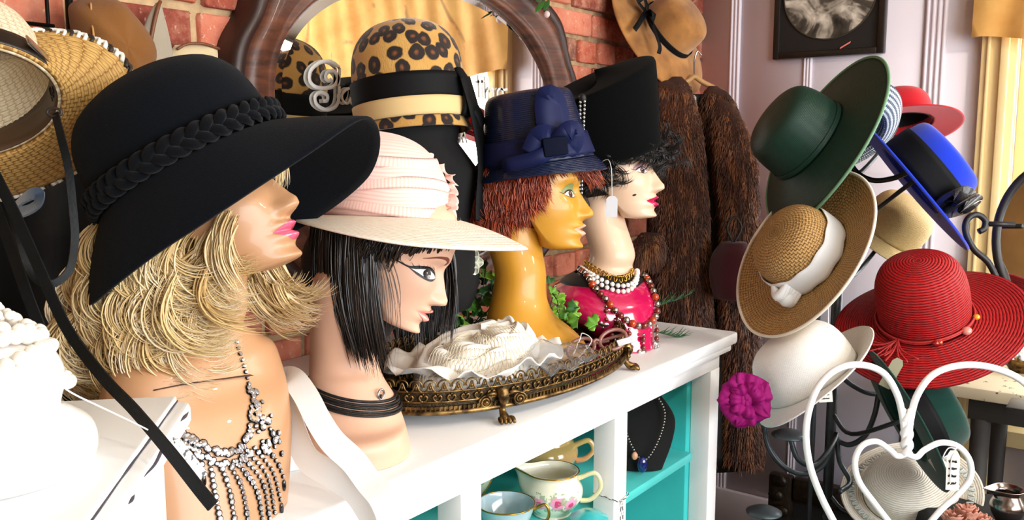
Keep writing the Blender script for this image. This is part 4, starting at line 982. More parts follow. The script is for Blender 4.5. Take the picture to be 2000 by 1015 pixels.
nA = 74; aa = np.linspace(0, 2 * PI, 4000); L = np.concatenate([[0], np.cumsum(np.linalg.norm(np.diff(ov(aa), axis=0), axis=1))])
for i in range(nA):
    for me, k, z in ((AM, 0, 1.0555), (LM, .5, 1.041)):
        t_ = np.interp((i + k) / nA * L[-1], L, aa); p = ov(np.array([t_]))[0]; tg = np.array([-TA * math.sin(t_), TB * math.cos(t_)]); an = math.atan2(tg[1], tg[0])
        part(me.name, None, None, tr, world=True, mesh=me, M=T(p[0], p[1], z) @ RZ(an))
for i in range(150):
    pass
q = MB()
for i in range(220):
    t_ = np.interp(i / 220 * L[-1], L, aa); p = ov(np.array([t_]), .003)[0]; tg = np.array([-TA * math.sin(t_), TB * math.cos(t_)]); q.box((0, 0, 0), (.0024, .003, .008), M=T(p[0], p[1], 1.0295) @ RZ(math.atan2(tg[1], tg[0])))
part('reeds', q, M_BRASS, tr, world=True)
for ang in (233, 307, 53, 127):
    t_ = rad(ang); p = ov(np.array([t_]), .003)[0]; out = nz([p[0] - TXc, (p[1] - TYc) * 2.2, 0]); F_ = frame((p[0], p[1], ZT), (0, 0, 1), out)
    q = MB(); q.tube(cr([(0, 0, .050), (.006, 0, .040), (.002, 0, .028), (.002, 0, .016), (.012, 0, .008), (.020, 0, .006)], 16), cr([[.010], [.009], [.0055], [.0055], [.0075], [.005]], 16)[:, 0], 10, M=F_)
    ft = part('paw_foot', q, M_BRASS, tr, world=True, smooth=True)
    for k in (-1, -.35, .35, 1):
        w = MB(); w.tube(cr([(.010, k * .008, .008), (.020, k * .010, .0085), (.027, k * .011, .004)], 7), [.003, .0038, .004, .0042, .004, .0034, .002], 6, M=F_); part('claw', w, M_BRASS, ft, world=True, smooth=True)
    for s in (-1, 1):
        w = MB(); cth = np.linspace(0, 4.5 * PI, 40); rr = .011 * (1 - cth / (5.2 * PI)); P = np.stack([.004 + 0 * cth, s * .028 + s * rr * np.cos(cth), .034 + rr * np.sin(cth)], -1); w.tube(P, .0022, 5, M=F_)
        w.tube(cr([(.004, s * .012, .045), (.006, s * .018, .047), (.004, s * .028, .045)], 8), .003, 6, M=F_); w.ball((.006, s * .028, .034), .0034, 8, 5, M=F_); part('rosette', w, M_BRASS, ft, world=True, smooth=True)

# ------------------------------------------------------------------ jewellery helpers: drape on the bodies
def bvh_of(objs):
    vv = []; ff = []
    for o in objs:
        Mw = MW[o.name]; b = len(vv); vv += [Mw @ v.co for v in o.data.vertices]; ff += [tuple(b + k for k in p.vertices) for p in o.data.polygons]
    return BVHTree.FromPolygons(vv, ff)
def kids(root, *names): return [o for o in root.children if o.name.split('.')[0] in names]
def hit(bv, x, y, lift=0.0):
    d = Vector(V(x, y, 1.0) - CAMP).normalized(); h = bv.ray_cast(Vector(CAMP), d)
    if h[0] is None: return None
    n = h[1] if h[1].dot(d) < 0 else -h[1]
    return np.array(h[0] + n * lift), np.array(n)
def drape(bv, c, zf, n, rad_=.25, lift=.003, a0=0, a1=2 * PI, xdir=None):
    """loop round a neck: horizontal casts inward at height zf(angle)"""
    out = []
    x = nz(xdir if xdir is not None else cv(1, 0, 0)); x[2] = 0; x = nz(x); y = np.cross(U3, x)
    for k in range(n):
        a = a0 + (a1 - a0) * k / n; d = x * math.cos(a) + y * math.sin(a); z = zf(a)
        h = bv.ray_cast(Vector((c[0], c[1], z)) + Vector(d) * rad_, Vector(-d))
        p = np.array(h[0]) + d * lift if h[0] is not None else np.array([c[0], c[1], z]) + d * .06
        out.append(p)
    return np.array(out)
def respace(P, step, closed=False):
    P = np.asarray(P); P2 = np.vstack([P, P[:1]]) if closed else P
    L = np.concatenate([[0], np.cumsum(np.linalg.norm(np.diff(P2, axis=0), axis=1))]); n = max(2, int(L[-1] / step)); s = np.linspace(0, L[-1], n, endpoint=not closed)
    return np.stack([np.interp(s, L, P2[:, k]) for k in range(3)], -1)
def bead_mesh(r, m, name='bead', nu=10, nv=6, sq=1.0):
    q = MB(); q.ball((0, 0, 0), (r, r, r * sq), nu, nv); me = q.mesh(name); me.materials.append(m); return me

# --- rhinestone bib necklace on the blonde bust
def stone_mesh(r):
    q = MB(); q.lathe([(0, -.6 * r), (r * .9, -.5 * r), (r * 1.05, .15 * r), (r * .92, .3 * r)], 10); me = q.mesh('rhinestone'); nset = len(me.polygons)
    q.lathe([(r * .92, .2 * r), (r * .6, .62 * r), (r * .55, .66 * r), (0, .68 * r)], 8); me = q.mesh('rhinestone', smooth=False); me.materials.append(plain('gunmetal_setting', '#15151a', .3, metal=.9)); me.materials.append(M_CRYS)
    for i, p in enumerate(me.polygons): p.material_index = 0 if i < nset else 1; p.use_smooth = i < nset
    return me
t = NT('crystal'); t.col((.64, .65, .68, 1)).set(Metallic=.8, Roughness=.05, Coat_Weight=1.0); M_CRYS = t.m
ST = {k: stone_mesh(k * .92) for k in (.0030, .0040, .0052)}
bv1 = bvh_of(kids(m1, 'torso'))
nk1 = thing('rhinestone_necklace', 'rhinestone bib necklace with long fringe on the blonde mannequin', 'necklace', V(430, 900, .95))
def stone(x, y, r, lift=.002):
    h = hit(bv1, x, y, lift)
    if h is None: return
    part('rhinestone', None, None, nk1, world=True, mesh=ST[r], M=frame(h[0], h[1], nz(np.cross(h[1], [.3, .2, .9]))))
r = random.Random(3)
for p in respace(np.column_stack([cr([(460, 668), (470, 700), (482, 740), (487, 762)], 30), np.zeros(30)]), 10): stone(p[0], p[1], .0030)
for k in range(46):   # clustered side of the bib
    u = k / 45; c = cr([(486, 765), (497, 800), (508, 835), (528, 880)], 46)[k]; stone(c[0] + r.uniform(-9, 22) * (.5 + u), c[1] + r.uniform(-12, 12), r.choice((.0030, .0040, .0052)))
edge_ = cr([(350, 845), (372, 858), (400, 872), (432, 884), (460, 880), (478, 858), (488, 835), (488, 800)], 44)
for k, c in enumerate(edge_): stone(c[0] + r.uniform(-4, 4), c[1] + r.uniform(-4, 4), r.choice((.0040, .0052, .0040)))
for k, c in enumerate(cr([(352, 866), (376, 880), (402, 896), (434, 906), (462, 902), (484, 880)], 34)): stone(c[0] + r.uniform(-5, 5), c[1] + r.uniform(-5, 5), r.choice((.0030, .0040)))
fr_ = [((386, 880), (392, 905), (396, 920)), ((408, 895), (416, 950), (428, 1012)), ((428, 905), (446, 955), (456, 1012)), ((444, 905), (470, 950), (482, 1012)), ((460, 900), (498, 955), (510, 1012)), ((470, 890), (510, 940), (524, 1012)), ((480, 880), (520, 930), (534, 1000)), ((495, 875), (530, 920), (545, 975)), ((510, 862), (540, 905), (550, 930))]
for f in fr_:
    P = respace(np.column_stack([cr(f, 30), np.zeros(30)]), 9.5)
    for p in P: stone(p[0], p[1], .0030 if r.random() < .75 else .0040)
    h = hit(bv1, *P[-1][:2], .003)
    if h is not None and P[-1][1] < 1000:
        w = MB(); w.ball((0, 0, 0), (.0028, .002, .0075), 8, 6, M=T(*(h[0] + DN * .011))); part('drop', w, plain('black_glass_drop', '#0b0b10', .15, coat=.5), nk1, world=True, smooth=True)
# neck socket line across her chest, its shadow put in as dark brown
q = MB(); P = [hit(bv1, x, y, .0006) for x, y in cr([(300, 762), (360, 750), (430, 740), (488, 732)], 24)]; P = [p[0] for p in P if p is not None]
if len(P) > 3: q.tube(np.array(P), np.linspace(.0015, .006, len(P)), 6, ry=.0006); part('neck_seam_shade', q, plain('seam_shadow', '#4b3220', .8), m1, world=True, smooth=True, label='seam of the neck socket with its shadow painted dark')

# --- black strand choker on the bob mannequin
bv2 = bvh_of(kids(m2, 'neck')); ck = thing('choker', 'black braided strand choker with silver clasp on the bare neck', 'necklace', V(680, 760, 1.24))
cn = V(682, 760, 1.24)
for k in range(5):
    zf = lambda a, k=k: cn[2] + .004 - .0042 * k - .010 * math.sin(-a) * 0 - .012 * math.cos(a)
    P = drape(bv2, cn, zf, 90, lift=.0026 + .0012 * (k % 2)); q = MB(); q.tube(P, .0021, 6, closed=True); part('cord_strand', q, plain('black_choker_cord', '#09090a', .5, bump=.6, bscale=500), ck, world=True, smooth=True)
h = hit(bv2, 742, 772, .003)
if h is None: h = hit(bv2, 735, 772, .003)
q = MB(); th = np.linspace(0, 2 * PI, 20, endpoint=False); c = h[0]; s_ = nz(np.cross(h[1], U3)); q.tube(np.array([c + s_ * .006 * math.cos(a) + U3 * .007 * math.sin(a) for a in th]), .0016, 6, closed=True); part('clasp', q, plain('silver_clasp', '#b9b9bd', .25, metal=1), ck, world=True, smooth=True)
q = MB(); q.tube(cr([c, c + U3 * -.012 + s_ * .002, c + U3 * -.024 + h[1] * .002 + s_ * .006, c - U3 * .028 + s_ * .010, c - U3 * .018 + s_ * .008], 18), .0016, 6); part('clasp_cord', q, plain('black_choker_cord', '#09090a', .5), ck, world=True, smooth=True)

# --- necklaces on the pale mannequin
bv4 = bvh_of(kids(m4, 'neck', 'bust', 'neckline')); bv4n = bvh_of(kids(m4, 'neck')); c4 = V(1186, 540, 1.92)
gd = thing('gold_chain', 'gold curb chain collar at the pale mannequin neck', 'necklace', c4)
def pxpath(bv, pts, lift, step): return respace(np.array([h[0] for h in (hit(bv, x, y, lift) for x, y in cr(pts, 90)) if h is not None]), step)
P = pxpath(bv4, [(1112, 488), (1130, 503), (1155, 522), (1185, 540), (1210, 547), (1228, 540), (1234, 528)], .003, .0058)
q = MB(); th = np.linspace(0, 2 * PI, 10, endpoint=False); q.tube(np.stack([.0034 * np.cos(th), .0068 * np.sin(th), 0 * th], -1), .0013, 5, closed=True); lm = q.mesh('chain_link'); lm.materials.append(plain('yellow_gold', '#c99a45', .22, metal=1))
for i, p in enumerate(P):
    tg = nz(P[(i + 1) % len(P)] - P[i - 1]); n_ = nz(p - np.array([c4[0], c4[1], p[2]])); part('chain_link', None, None, gd, world=True, mesh=lm, M=frame(p, n_ + U3 * .3 * (-1)**i, tg))
pn = thing('pearl_necklace', 'double white bead necklace on the pale mannequin', 'necklace', c4)
bm = bead_mesh(.0052, plain('white_bead', '#f0ece6', .25, coat=.4))
for k in range(2):
    P = pxpath(bv4, [(1108, 497 + 4 * k), (1128, 516 + 6 * k), (1152, 536 + 8 * k), (1182, 553 + 10 * k), (1210, 561 + 11 * k), (1232, 556 + 10 * k), (1242, 540 + 6 * k), (1240, 522 + 4 * k)], .005, .0115)
    for p in P: part('bead', None, None, pn, world=True, mesh=bm, M=T(*p))
rb = thing('bead_necklace', 'long silver and carnelian bead necklace hanging over the raspberry bust', 'necklace', c4)
px_ = cr([(1113, 512), (1130, 525), (1148, 545), (1162, 566), (1180, 585), (1200, 607), (1222, 626), (1244, 636), (1264, 632), (1278, 610), (1276, 585), (1268, 562), (1258, 545), (1246, 530)], 140)
PP = [hit(bv4, x, y, .006) for x, y in px_]; PP = np.array([p[0] for p in PP if p is not None]); PP = respace(PP, .0150)
MS = plain('silver_bead', '#b8b2aa', .2, metal=1); MC = plain('carnelian', '#b23a14', .15, coat=.6); MD = plain('dark_carnelian', '#6b1e10', .2, coat=.6); MDK = plain('dark_horn_bead', '#2b1d17', .3)
bs = [bead_mesh(.0078, MS), bead_mesh(.0084, MC), bead_mesh(.0074, MD), bead_mesh(.0042, MS), bead_mesh(.005, MDK, sq=1.5)]
for i, p in enumerate(PP):
    f = i / len(PP); part('bead', None, None, rb, world=True, mesh=(bs[4] if f < .12 or f > .94 else bs[(0, 1, 0, 2)[i % 4]]), M=T(*p))
for x, y in ((1182, 592), (1204, 612), (1224, 632), (1250, 642), (1274, 626)):
    h = hit(bv4, x, y, .007)
    if h is None: continue
    for k in range(4): part('dangle_bead', None, None, rb, world=True, mesh=bs[3 if k % 2 == 0 else 2], M=T(*(h[0] + DN * (.012 + .009 * k) + h[1] * .004)) @ Matrix.Scale(.75, 4))
    q = MB(); c = h[0] + DN * .05 + h[1] * .005; sd = nz(np.cross(h[1], U3)); F_ = frame(c, U3, sd)
    q.ball((0, 0, 0), (.011, .005, .006), 10, 6, M=F_); q.ball((.011, 0, .003), (.005, .004, .005), 8, 5, M=F_)
    for lx in (-.007, .006): q.tube([(lx, 0, -.003), (lx, 0, -.011)], .0022, 6, M=F_)
    part('charm', q, plain('silver_charm', '#c9c7c4', .3, metal=1), rb, world=True, smooth=True, label='small silver animal charm')
# price tag hanging at her cheek
tg = thing('price_tag', 'blank white price tag on a string beside the pale mannequin cheek', 'tag', V(1194, 405, 1.77))
def tagshape(w, h, n=5): return [(-w, -h), (w, -h), (w, h * .72), (w * .5, h), (-w * .5, h), (-w, h * .72)]
Ft = frame(V(1195, 403, 1.765), cv(.02, 1, .05), cv(1, 0, .1)); 
q = MB(); q.prism(tagshape(.0115, .021), -.0004, .0004, M=Ft @ RX(PI / 2)); part('tag_card', q, plain('grey_white_card', '#cfd2d8', .6), tg, world=True)
q = MB(); q.tube(cr([V(1176, 315, 1.80), V(1188, 312, 1.785), V(1194, 330, 1.77), V(1195, 365, 1.766), V(1195, 384, 1.7645)], 24), .0008, 5); part('string', q, plain('white_string', '#e9e9ea', .7), tg, world=True, smooth=True)
# ------------------------------------------------------------------ left foreground
# straw western hat with rolled sides, hung with its underside to the viewer
M_WSTRAW = straw('western_straw', '#dcb26a', '#8a5f28', .0042, .009, .6, 'weave', .7)
upW = nz(lv(-86, 200, -.12, .66, -.74)); A6 = frame(V(-86, 205, .95), upW, cv(1, .06, .06)) @ RZ(rad(24))
CRW = [(.088, 0), (.088, .03), (.086, .06), (.082, .09), (.076, .108), (.06, .116), (.03, .112), (0, .108)]
def dentW(P, a, K): P[..., 2] -= .035 * np.exp(-(P[..., 1] / .022)**2) * np.clip(P[..., 2] / .11, 0, 1)**4; return P
M_PSTRAW = straw('pale_western_straw', '#efe4cb', '#c2ab82', .0042, .009, .6, 'weave', .5)
hatW, BW = make_hat('western_hat', 'straw western hat with rolled brim, laced edge and leather chin cords', A6, CRW, (1.18, .96), M_PSTRAW,
    {0: .088, 50: .092, 90: .086, 130: .092, 180: .09, 230: .09, 270: .084, 310: .09}, {0: -12, 45: -4, 90: 0, 135: -4, 180: -14, 225: -80, 270: -105, 300: -108, 322: -100, 342: -55}, {0: -30, 45: -20, 90: -18, 135: -24, 180: -52, 225: -50, 270: -40, 300: -40, 322: -55, 342: -80}, bmat=M_WSTRAW, dent=dentW, th=.004)
Lr = respace(BW[-1], .0075, True); M_LACE = plain('white_lacing', '#e6e2d8', .6); M_DLACE = plain('dark_lacing', '#2a2019', .6)
lmsh = []
for mm in (M_LACE, M_DLACE):
    q = MB(); q.tube(cr([(-.005, .003, 0), (0, .0, .0045), (.005, -.003, 0)], 7), .0026, 6, ry=.0018); me = q.mesh('lacing_stitch'); me.materials.append(mm); lmsh.append(me)
for i, p in enumerate(Lr):
    tg = nz(Lr[(i + 1) % len(Lr)] - Lr[i - 1]); rdl = nz([p[0], p[1], 0]); part('lacing_stitch', None, None, hatW, mesh=lmsh[0 if i % 3 else 1], M=frame(p, rdl + np.array([0, 0, .4]), tg) @ Matrix.Scale(1.5, 4))
q = MB(); q.tube(BW[-1], .0026, 6, closed=True); part('edge_cord', q, M_DLACE, hatW, smooth=True)
# sweatband inside with a handwritten mark
a = np.linspace(0, 2 * PI, 80, endpoint=False); q = MB(); P = np.array([[(.0845 * 1.18 * math.cos(t), .0845 * .96 * math.sin(t), z) for t in a] for z in (.0, .012, .028, .042)]); q.grid(P, cu=True); o = part('sweatband', q, plain('brown_sweatband', '#4a3422', .45, var=.2), hatW, smooth=True); solid(o, .0015, 0)
rot_ = -rad(24)
def inband(t, z): return np.array([.0825 * 1.18 * math.cos(t), .0825 * .96 * math.sin(t), z])
q = MB(); wr = [(0, 0), (0, 1), (.5, 1.1), (.6, .7), (.1, .5), (.6, .05), (.9, .4), (1.1, .1), (1.3, .5), (1.5, .1), (2.2, .2)]
q.tube(np.array([inband(.62 + rot_ - .11 * x, .010 + .018 * y) for x, y in cr(wr, 60)]), .0008, 5); part('handwriting', q, M_INK, hatW, smooth=True, label='handwritten mark in the sweatband')
band(hatW, CRW, (1.18, .96), .004, .03, plain('dark_leather_band', '#1c130d', .4), 'hat_band', .0025)
k_ = cyl(-.55, .094 * 1.1, .018); q = MB(); q.box((0, 0, 0), (.003, .035, .014), M=Matrix.Translation(Vector(k_)) @ RZ(-.55), bev=.001); part('concho', q, plain('silver_concho', '#c8c6c0', .25, metal=1), hatW)
# chin cords: flat leather strips
M_LEAC = plain('dark_teal_leather', '#05090b', .6, var=.3, vscale=40, bump=.3, bscale=200, spec=.25)
def px_strip(pts, w, name, root, th=.0022, face=(0, 0, 1), n=60, mat=M_LEAC, twist=0):
    P = cr([V(*p) for p in pts], n); q = MB(); U_ = np.array([nz(cv(*face)) for _ in range(n)])
    if twist: U_ = np.array([nz(cv(math.sin(twist * i / n), 0, math.cos(twist * i / n))) for i in range(n)])
    q.tube(P, w / 2, 4, ry=th / 2, up=U_); return part(name, q, mat, root, world=True, smooth='auto')
e = V(108, 220, .84); q = MB(); th_ = np.linspace(0, 2 * PI, 20, endpoint=False); q.tube(np.array([e + cv(.007 * math.cos(t), .004 * math.sin(t), .002) for t in th_]), .0016, 6, closed=True); part('eyelet', q, M_DLACE, hatW, world=True, smooth=True)
px_strip([(108, 222, .84), (120, 270, .82), (134, 330, .81), (142, 400, .81), (146, 470, .81), (134, 530, .80), (95, 555, .79), (58, 530, .79), (36, 470, .79), (18, 410, .80), (-20, 330, .82)], .0070, 'chin_cord', hatW, twist=1.6)
px_strip([(-20, 320, .80), (30, 420, .79), (75, 520, .78), (130, 640, .765), (200, 735, .74), (262, 800, .715), (330, 880, .68), (385, 950, .66), (416, 988, .655)], .0098, 'chin_cord', hatW)
px_strip([(-10, 400, .84), (20, 480, .83), (55, 580, .82), (90, 670, .82), (102, 706, .82)], .0105, 'chin_cord', hatW)
px_strip([(28, 405, .83), (50, 385, .82), (70, 378, .82), (72, 398, .825), (55, 410, .83), (35, 415, .835)], .014, 'cord_loop', hatW, mat=plain('navy_velvet', '#10263c', .8, sheen=.6), face=(0, .6, .8))

# foreground white chest, only its worn corner in view
ZF = 1.18
Ac, Bc, Cc = on(345, 772, 2, ZF), on(120, 785, 2, ZF), on(165, 1015, 2, ZF)
ey_ = nz(Cc - Ac); ex_ = nz(np.cross(ey_, U3)); ex_ = ex_ if ex_ @ (Bc - Ac) > 0 else -ex_
FM = Matrix(((ex_[0], ey_[0], 0, Ac[0]), (ex_[1], ey_[1], 0, Ac[1]), (0, 0, 1, 0), (0, 0, 0, 1)))   # local: x along the back edge, y toward the viewer
fc = thing('white_chest', 'white painted chest with worn edges in the left foreground', 'cabinet', FM)
def fbox(name, x0, x1, y0, y1, z0, z1, m, bev=.003):
    q = MB(); q.box(((x0 + x1) / 2, (y0 + y1) / 2, (z0 + z1) / 2), (x1 - x0, y1 - y0, z1 - z0), bev=bev); return part(name, q, m, fc)
LX, LY = .62, .38
fbox('chest_top', 0, LX, 0, LY, ZF - .012, ZF, M_WHITE, .002); fbox('top_edge', -.013, LX + .01, -.003, LY + .01, ZF - .030, ZF - .006, M_WHITE, .006)
fbox('chest_body', .012, LX - .01, .012, LY - .01, .0, ZF - .03, M_WHITE2, .003)
for x, w in ((-.0005, .0016),):
    q = MB(); rr = random.Random(2); P = np.array([(x + .0004 * math.sin(40 * y), y, ZF - .0055) for y in np.linspace(.0, LY, 60)]); q.tube(P, [w * .5 + .0009 * max(0, math.sin(y * 61) * math.sin(y * 23)) for y in np.linspace(0, LY, 60)], 5); part('worn_groove', q, M_CHIP, fc, smooth=True)
for a_, b_ in ((.012, .05), (.10, .19), (.22, .24)):
    q = MB(); P = np.array([(-.0128, y, ZF - .012 - .001 * math.sin(90 * y)) for y in np.linspace(a_, b_, 14)]); q.tube(P, [.0018 * math.sin(PI * (i + .5) / 14) for i in range(14)], 5); part('chipped_paint', q, M_CHIP, fc, smooth=True)

# white ceramic figure with pearls
M_CER = plain('white_glaze', '#f6f5f3', .25, coat=.6)
cb = on(-12, 925, 2, ZF); ce = thing('ceramic_stand', 'glossy white ceramic stand on the foreground chest heaped with pearls', 'display stand', (cb[0], cb[1], ZF))
q = MB(); K = cr([(0, .0005), (.055, .0005), (.068, .006), (.0715, .018), (.068, .032), (.056, .042), (.048, .047), (.049, .056), (.052, .066), (.050, .080), (.042, .092), (.025, .1), (0, .103)], 60); K[0, 0] = 0; q.lathe(np.clip(K, 0, 1), 56); part('body', q, M_CER, ce, smooth=True)
t = NT('pearl'); t.col(rgb('#efe6d8')).set(Roughness=.16, Coat_Weight=.8, Sheen_Weight=.2); M_PEARL = t.m
pl_ = thing('pearl_strands', 'strands of cream pearls piled on the white ceramic stand', 'necklace', (cb[0], cb[1], ZF + .09))
pb = bead_mesh(.0058, M_PEARL, 'pearl', 14, 10); ps = bead_mesh(.0036, M_PEARL, 'pearl', 10, 7); r = random.Random(9)
def capz(rr): return float(np.interp(rr, [0, .025, .042, .050, .054], [.103, .1, .092, .080, .066]))
for k, (r0, ph0, n_, me, dz, s_) in enumerate(((.046, 0, 26, pb, .004, .0058), (.036, .3, 20, pb, .0085, .0058), (.050, .1, 28, pb, -.002, .0058), (.026, .2, 15, pb, .011, .0058), (.018, .2, 15, ps, .02, .0036), (.012, .2, 11, ps, .026, .0036))):
    for i in range(n_):
        a = ph0 + 2 * PI * i / n_; rr = r0 + .004 * math.sin(2 * a + k); part('pearl', None, None, pl_, world=True, mesh=me, M=T(cb[0] + rr * math.cos(a), cb[1] + rr * math.sin(a), ZF + capz(rr) + dz + .002 * math.sin(3 * a)))
q = MB(); q.tube(cr([V(118, 752, .66), V(150, 772, .665), V(230, 810, .69), V(310, 850, .70), V(338, 872, .70)], 24), .0007, 5); tg5 = thing('price_tag', 'small white tag on a white thread at the chest corner', 'tag', V(360, 895, .70)); part('thread', q, plain('white_string', '#e9e9ea', .7), tg5, world=True, smooth=True)
t = NT('speckled_card'); n = t.noise(260, 2); t.col(t.mix(t.step(n, .58, .62), rgb('#f3f2ef'), rgb('#6c6a6a'))).set(Roughness=.6); M_SPK = t.m
q = MB(); q.prism(tagshape(.0075, .02), -.0004, .0004, M=frame(V(362, 897, .695), cv(-.62, .78, 0), cv(.78, .62, .1)) @ RX(PI / 2)); part('tag_card', q, M_SPK, tg5, world=True)

# things hung on the wire rack at the brick wall, top left
rk = thing('wire_rack', 'black wire rack against the brick wall behind the western hat', 'rack', on(90, 120, 1, 1.33))
M_WIRE = plain('black_wire', '#0e0c0b', .45, metal=.6)
for x0 in (-20, 95, 138): 
    q = MB(); p = on(x0, 60, 1, 1.34); q.tube([(p[0], p[1], 1.02), (p[0], p[1], 1.95)], .003 if x0 != 138 else .006, 8); part('wire', q, M_WIRE, rk, world=True, smooth=True)
for y0 in (46, 260, 420): 
    q = MB(); z = on(60, y0, 1, 1.335)[2]; q.tube([(.28, 1.335, z), (.66, 1.335, z)], .003, 8); part('wire', q, M_WIRE, rk, world=True, smooth=True)
M_SUEDE = felt('tan_suede', '#7d5229', .1)
sc_ = on(212, 95, 1, 1.31); sb = thing('slouch_hat', 'tan suede slouch cap hung behind the western hat', 'hat', sc_)
q = MB(); F_ = frame(sc_, (0, 0, 1), (1, 0, 0)); 
a = np.linspace(0, 2 * PI, 48, endpoint=False); rows = []
for u in np.linspace(0, 1, 18):
    k = math.cos(u * PI / 2)**.7; rows.append([((.062 + .006 * math.sin(3 * t + 1)) * k * math.cos(t) * (1 + .12 * math.sin(t)), -.055 * math.sin(u * PI / 2) - .004 * math.sin(5 * t) * k, (.075 + .008 * math.sin(2 * t)) * k * math.sin(t) - .02 * k * math.cos(t)) for t in a])
q.grid(np.array(rows), cu=True, M=F_); part('cap_body', q, M_SUEDE, sb, world=True, smooth=True)
q = MB(); q.tube(cr([np.array(F_ @ Vector(p)) for p in ((-.040, -.03, .06), (-.045, -.04, .03), (-.048, -.045, 0), (-.058, -.035, -.04))], 20), .0016, 6); part('seam_piping', q, plain('pale_suede_seam', '#b5834a', .8), sb, world=True, smooth=True)
q = MB(); g0 = on(300, 80, 1, 1.34); F_ = frame(g0, (0, 0, 1), (1, 0, 0)); q.loft([((-.004, 0, -.075), (.036, 0, 0), (0, .012, 0)), ((.0, 0, -.03), (.034, 0, 0), (0, .014, 0)), ((.004, 0, .01), (.024, 0, 0), (0, .012, 0)), ((.008, 0, .045), (.012, 0, 0), (0, .008, 0)), ((.012, 0, .062), (.004, 0, 0), (0, .004, 0))], 24, 24, M=F_)
sg = thing('grey_glove', 'grey suede glove hung pointing up against the bricks', 'glove', g0); part('glove_body', q, felt('grey_suede', '#9a8f7c', .3), sg, world=True, smooth=True)
q = MB(); q.tube(cr([np.array(F_ @ Vector(p)) for p in ((-.012, -.012, .0), (-.004, -.012, .03), (.006, -.009, .055), (.013, -.004, .064))], 16), .0032, 6); part('brown_trim', q, plain('brown_leather_trim', '#6d3f22', .5), sg, world=True, smooth=True)
q = MB(); g1 = on(378, 122, 1, 1.34); F_ = frame(g1, (0, 0, 1), (1, 0, 0)); q.loft([((0, 0, -.06), (.03, 0, 0), (0, .014, 0)), ((-.003, 0, -.03), (.042, 0, 0), (0, .018, 0)), ((.0, 0, 0), (.046, 0, 0), (0, .02, 0)), ((.003, 0, .02), (.044, 0, .004), (0, .017, 0)), ((.004, 0, .03), (.038, 0, .004), (0, .006, 0))], 24, 32, M=F_)
cg = thing('cream_purse', 'small cream purse with brown rim hung beside the mirror frame', 'purse', g1); part('purse_body', q, felt('cream_suede', '#c9b68e', .3), cg, world=True, smooth=True)
q = MB(); q.tube(cr([np.array(F_ @ Vector(p)) for p in ((-.038, -.012, .018), (-.02, -.016, .028), (.01, -.016, .031), (.044, -.012, .026))], 20), .0026, 6); part('purse_rim', q, plain('brown_leather_trim', '#6d3f22', .5), cg, world=True, smooth=True)

# white satin ribbon bow behind the blonde bust
M_SATIN = plain('white_satin', '#eef0ef', .28, sheen=.4, coat=.15)
bw = thing('satin_ribbon', 'white satin ribbon with two long tails on the cabinet beside the blonde bust', 'ribbon', V(560, 870, 1.1))
px_strip([(548, 745, 1.14), (570, 738, 1.12), (596, 770, 1.09), (622, 820, 1.06), (650, 862, 1.04), (690, 900, 1.03), (720, 940, 1.01), (748, 975, .99), (775, 1040, .96)], .031, 'ribbon_tail', bw, .0012, mat=M_SATIN, face=(.3, .3, .9))
px_strip([(540, 748, 1.13), (556, 780, 1.11), (575, 840, 1.08), (600, 895, 1.06), (645, 925, 1.04), (690, 955, 1.02), (722, 1000, 1.0), (750, 1050, .98)], .031, 'ribbon_tail', bw, .0012, mat=M_SATIN, face=(-.3, .3, .9))
q = MB(); r = random.Random(6); c = V(540, 770, 1.14)
for i in range(14): q.tube(cr([c + np.array([r.uniform(-.012, .012) for _ in range(3)]), c + nz([r.gauss(0, 1) for _ in range(3)]) * .028, c + np.array([r.uniform(-.015, .015), r.uniform(-.015, .015), -.02])], 10), .009, 4, ry=.0008)
part('bow_knot', q, M_SATIN, bw, world=True, smooth=True)
q = MB(); q.loft([(c + U3 * .0, cv(.016, 0, 0), cv(0, 0, .012)), (c - U3 * .04, cv(.022, 0, 0), cv(0, 0, .016)), (np.array([c[0], c[1], ZT + .03]), cv(.026, 0, 0), cv(0, 0, .02)), (np.array([c[0], c[1], ZT + .001]), cv(.03, 0, 0), cv(0, 0, .024))], 20, 28); part('lace_stem', q, plain('white_lace', '#e6e8e6', .7, bump=.8, bscale=160), bw, world=True, smooth=True)
# ------------------------------------------------------------------ things in the tray
# white turban hat under a net veil and cellophane
M_TULLE = plain('white_tulle', '#f4f0e8', .55, sheen=.4, var=.04)
tc = np.array([1.115, .90, 1.034]); tb = thing('turban_hat', 'white draped turban hat with net veil lying in the brass tray', 'hat', tc)
TX = nz(CR * [1, 1, 0]); TYv = np.cross(U3, TX); TF = Matrix(((TX[0], TYv[0], 0, tc[0]), (TX[1], TYv[1], 0, tc[1]), (0, 0, 1, tc[2]), (0, 0, 0, 1)))
def turban(u, a, k=1.0):
    z = .082 * math.sin(u * PI / 2)**.8; r = math.cos(u * PI / 2)**.55
    f = 1 + .035 * math.sin(4 * a + 9 * u) + .02 * math.sin(9 * a - 13 * u)
    return (.132 * r * f * math.cos(a) * k + .012 * u, .085 * r * f * math.sin(a) * k, z * k * (1 + .10 * math.cos(a)) + .004 * math.sin(7 * a + 20 * u))
aa_ = np.linspace(0, 2 * PI, 72, endpoint=False)
q = MB(); q.grid(np.array([[turban(u, a) for a in aa_] for u in np.linspace(0, 1, 30)]), cu=True); part('turban_body', q, M_TULLE, tb, smooth=True)
for k in range(6):   # twisted folds
    q = MB(); P = [turban(.12 + .13 * k + .10 * math.sin(a * 1.0 + k * 1.3), a, 1.015) for a in np.linspace(PI * .9, PI * 2.1, 40)]; q.tube(np.array(P), [.013 * math.sin(PI * (i + 1) / 42)**.5 for i in range(40)], 8, ry=[.004] * 40, up=np.array([nz([p[0], p[1], .06]) for p in P])); part('fold', q, M_TULLE, tb, smooth=True)
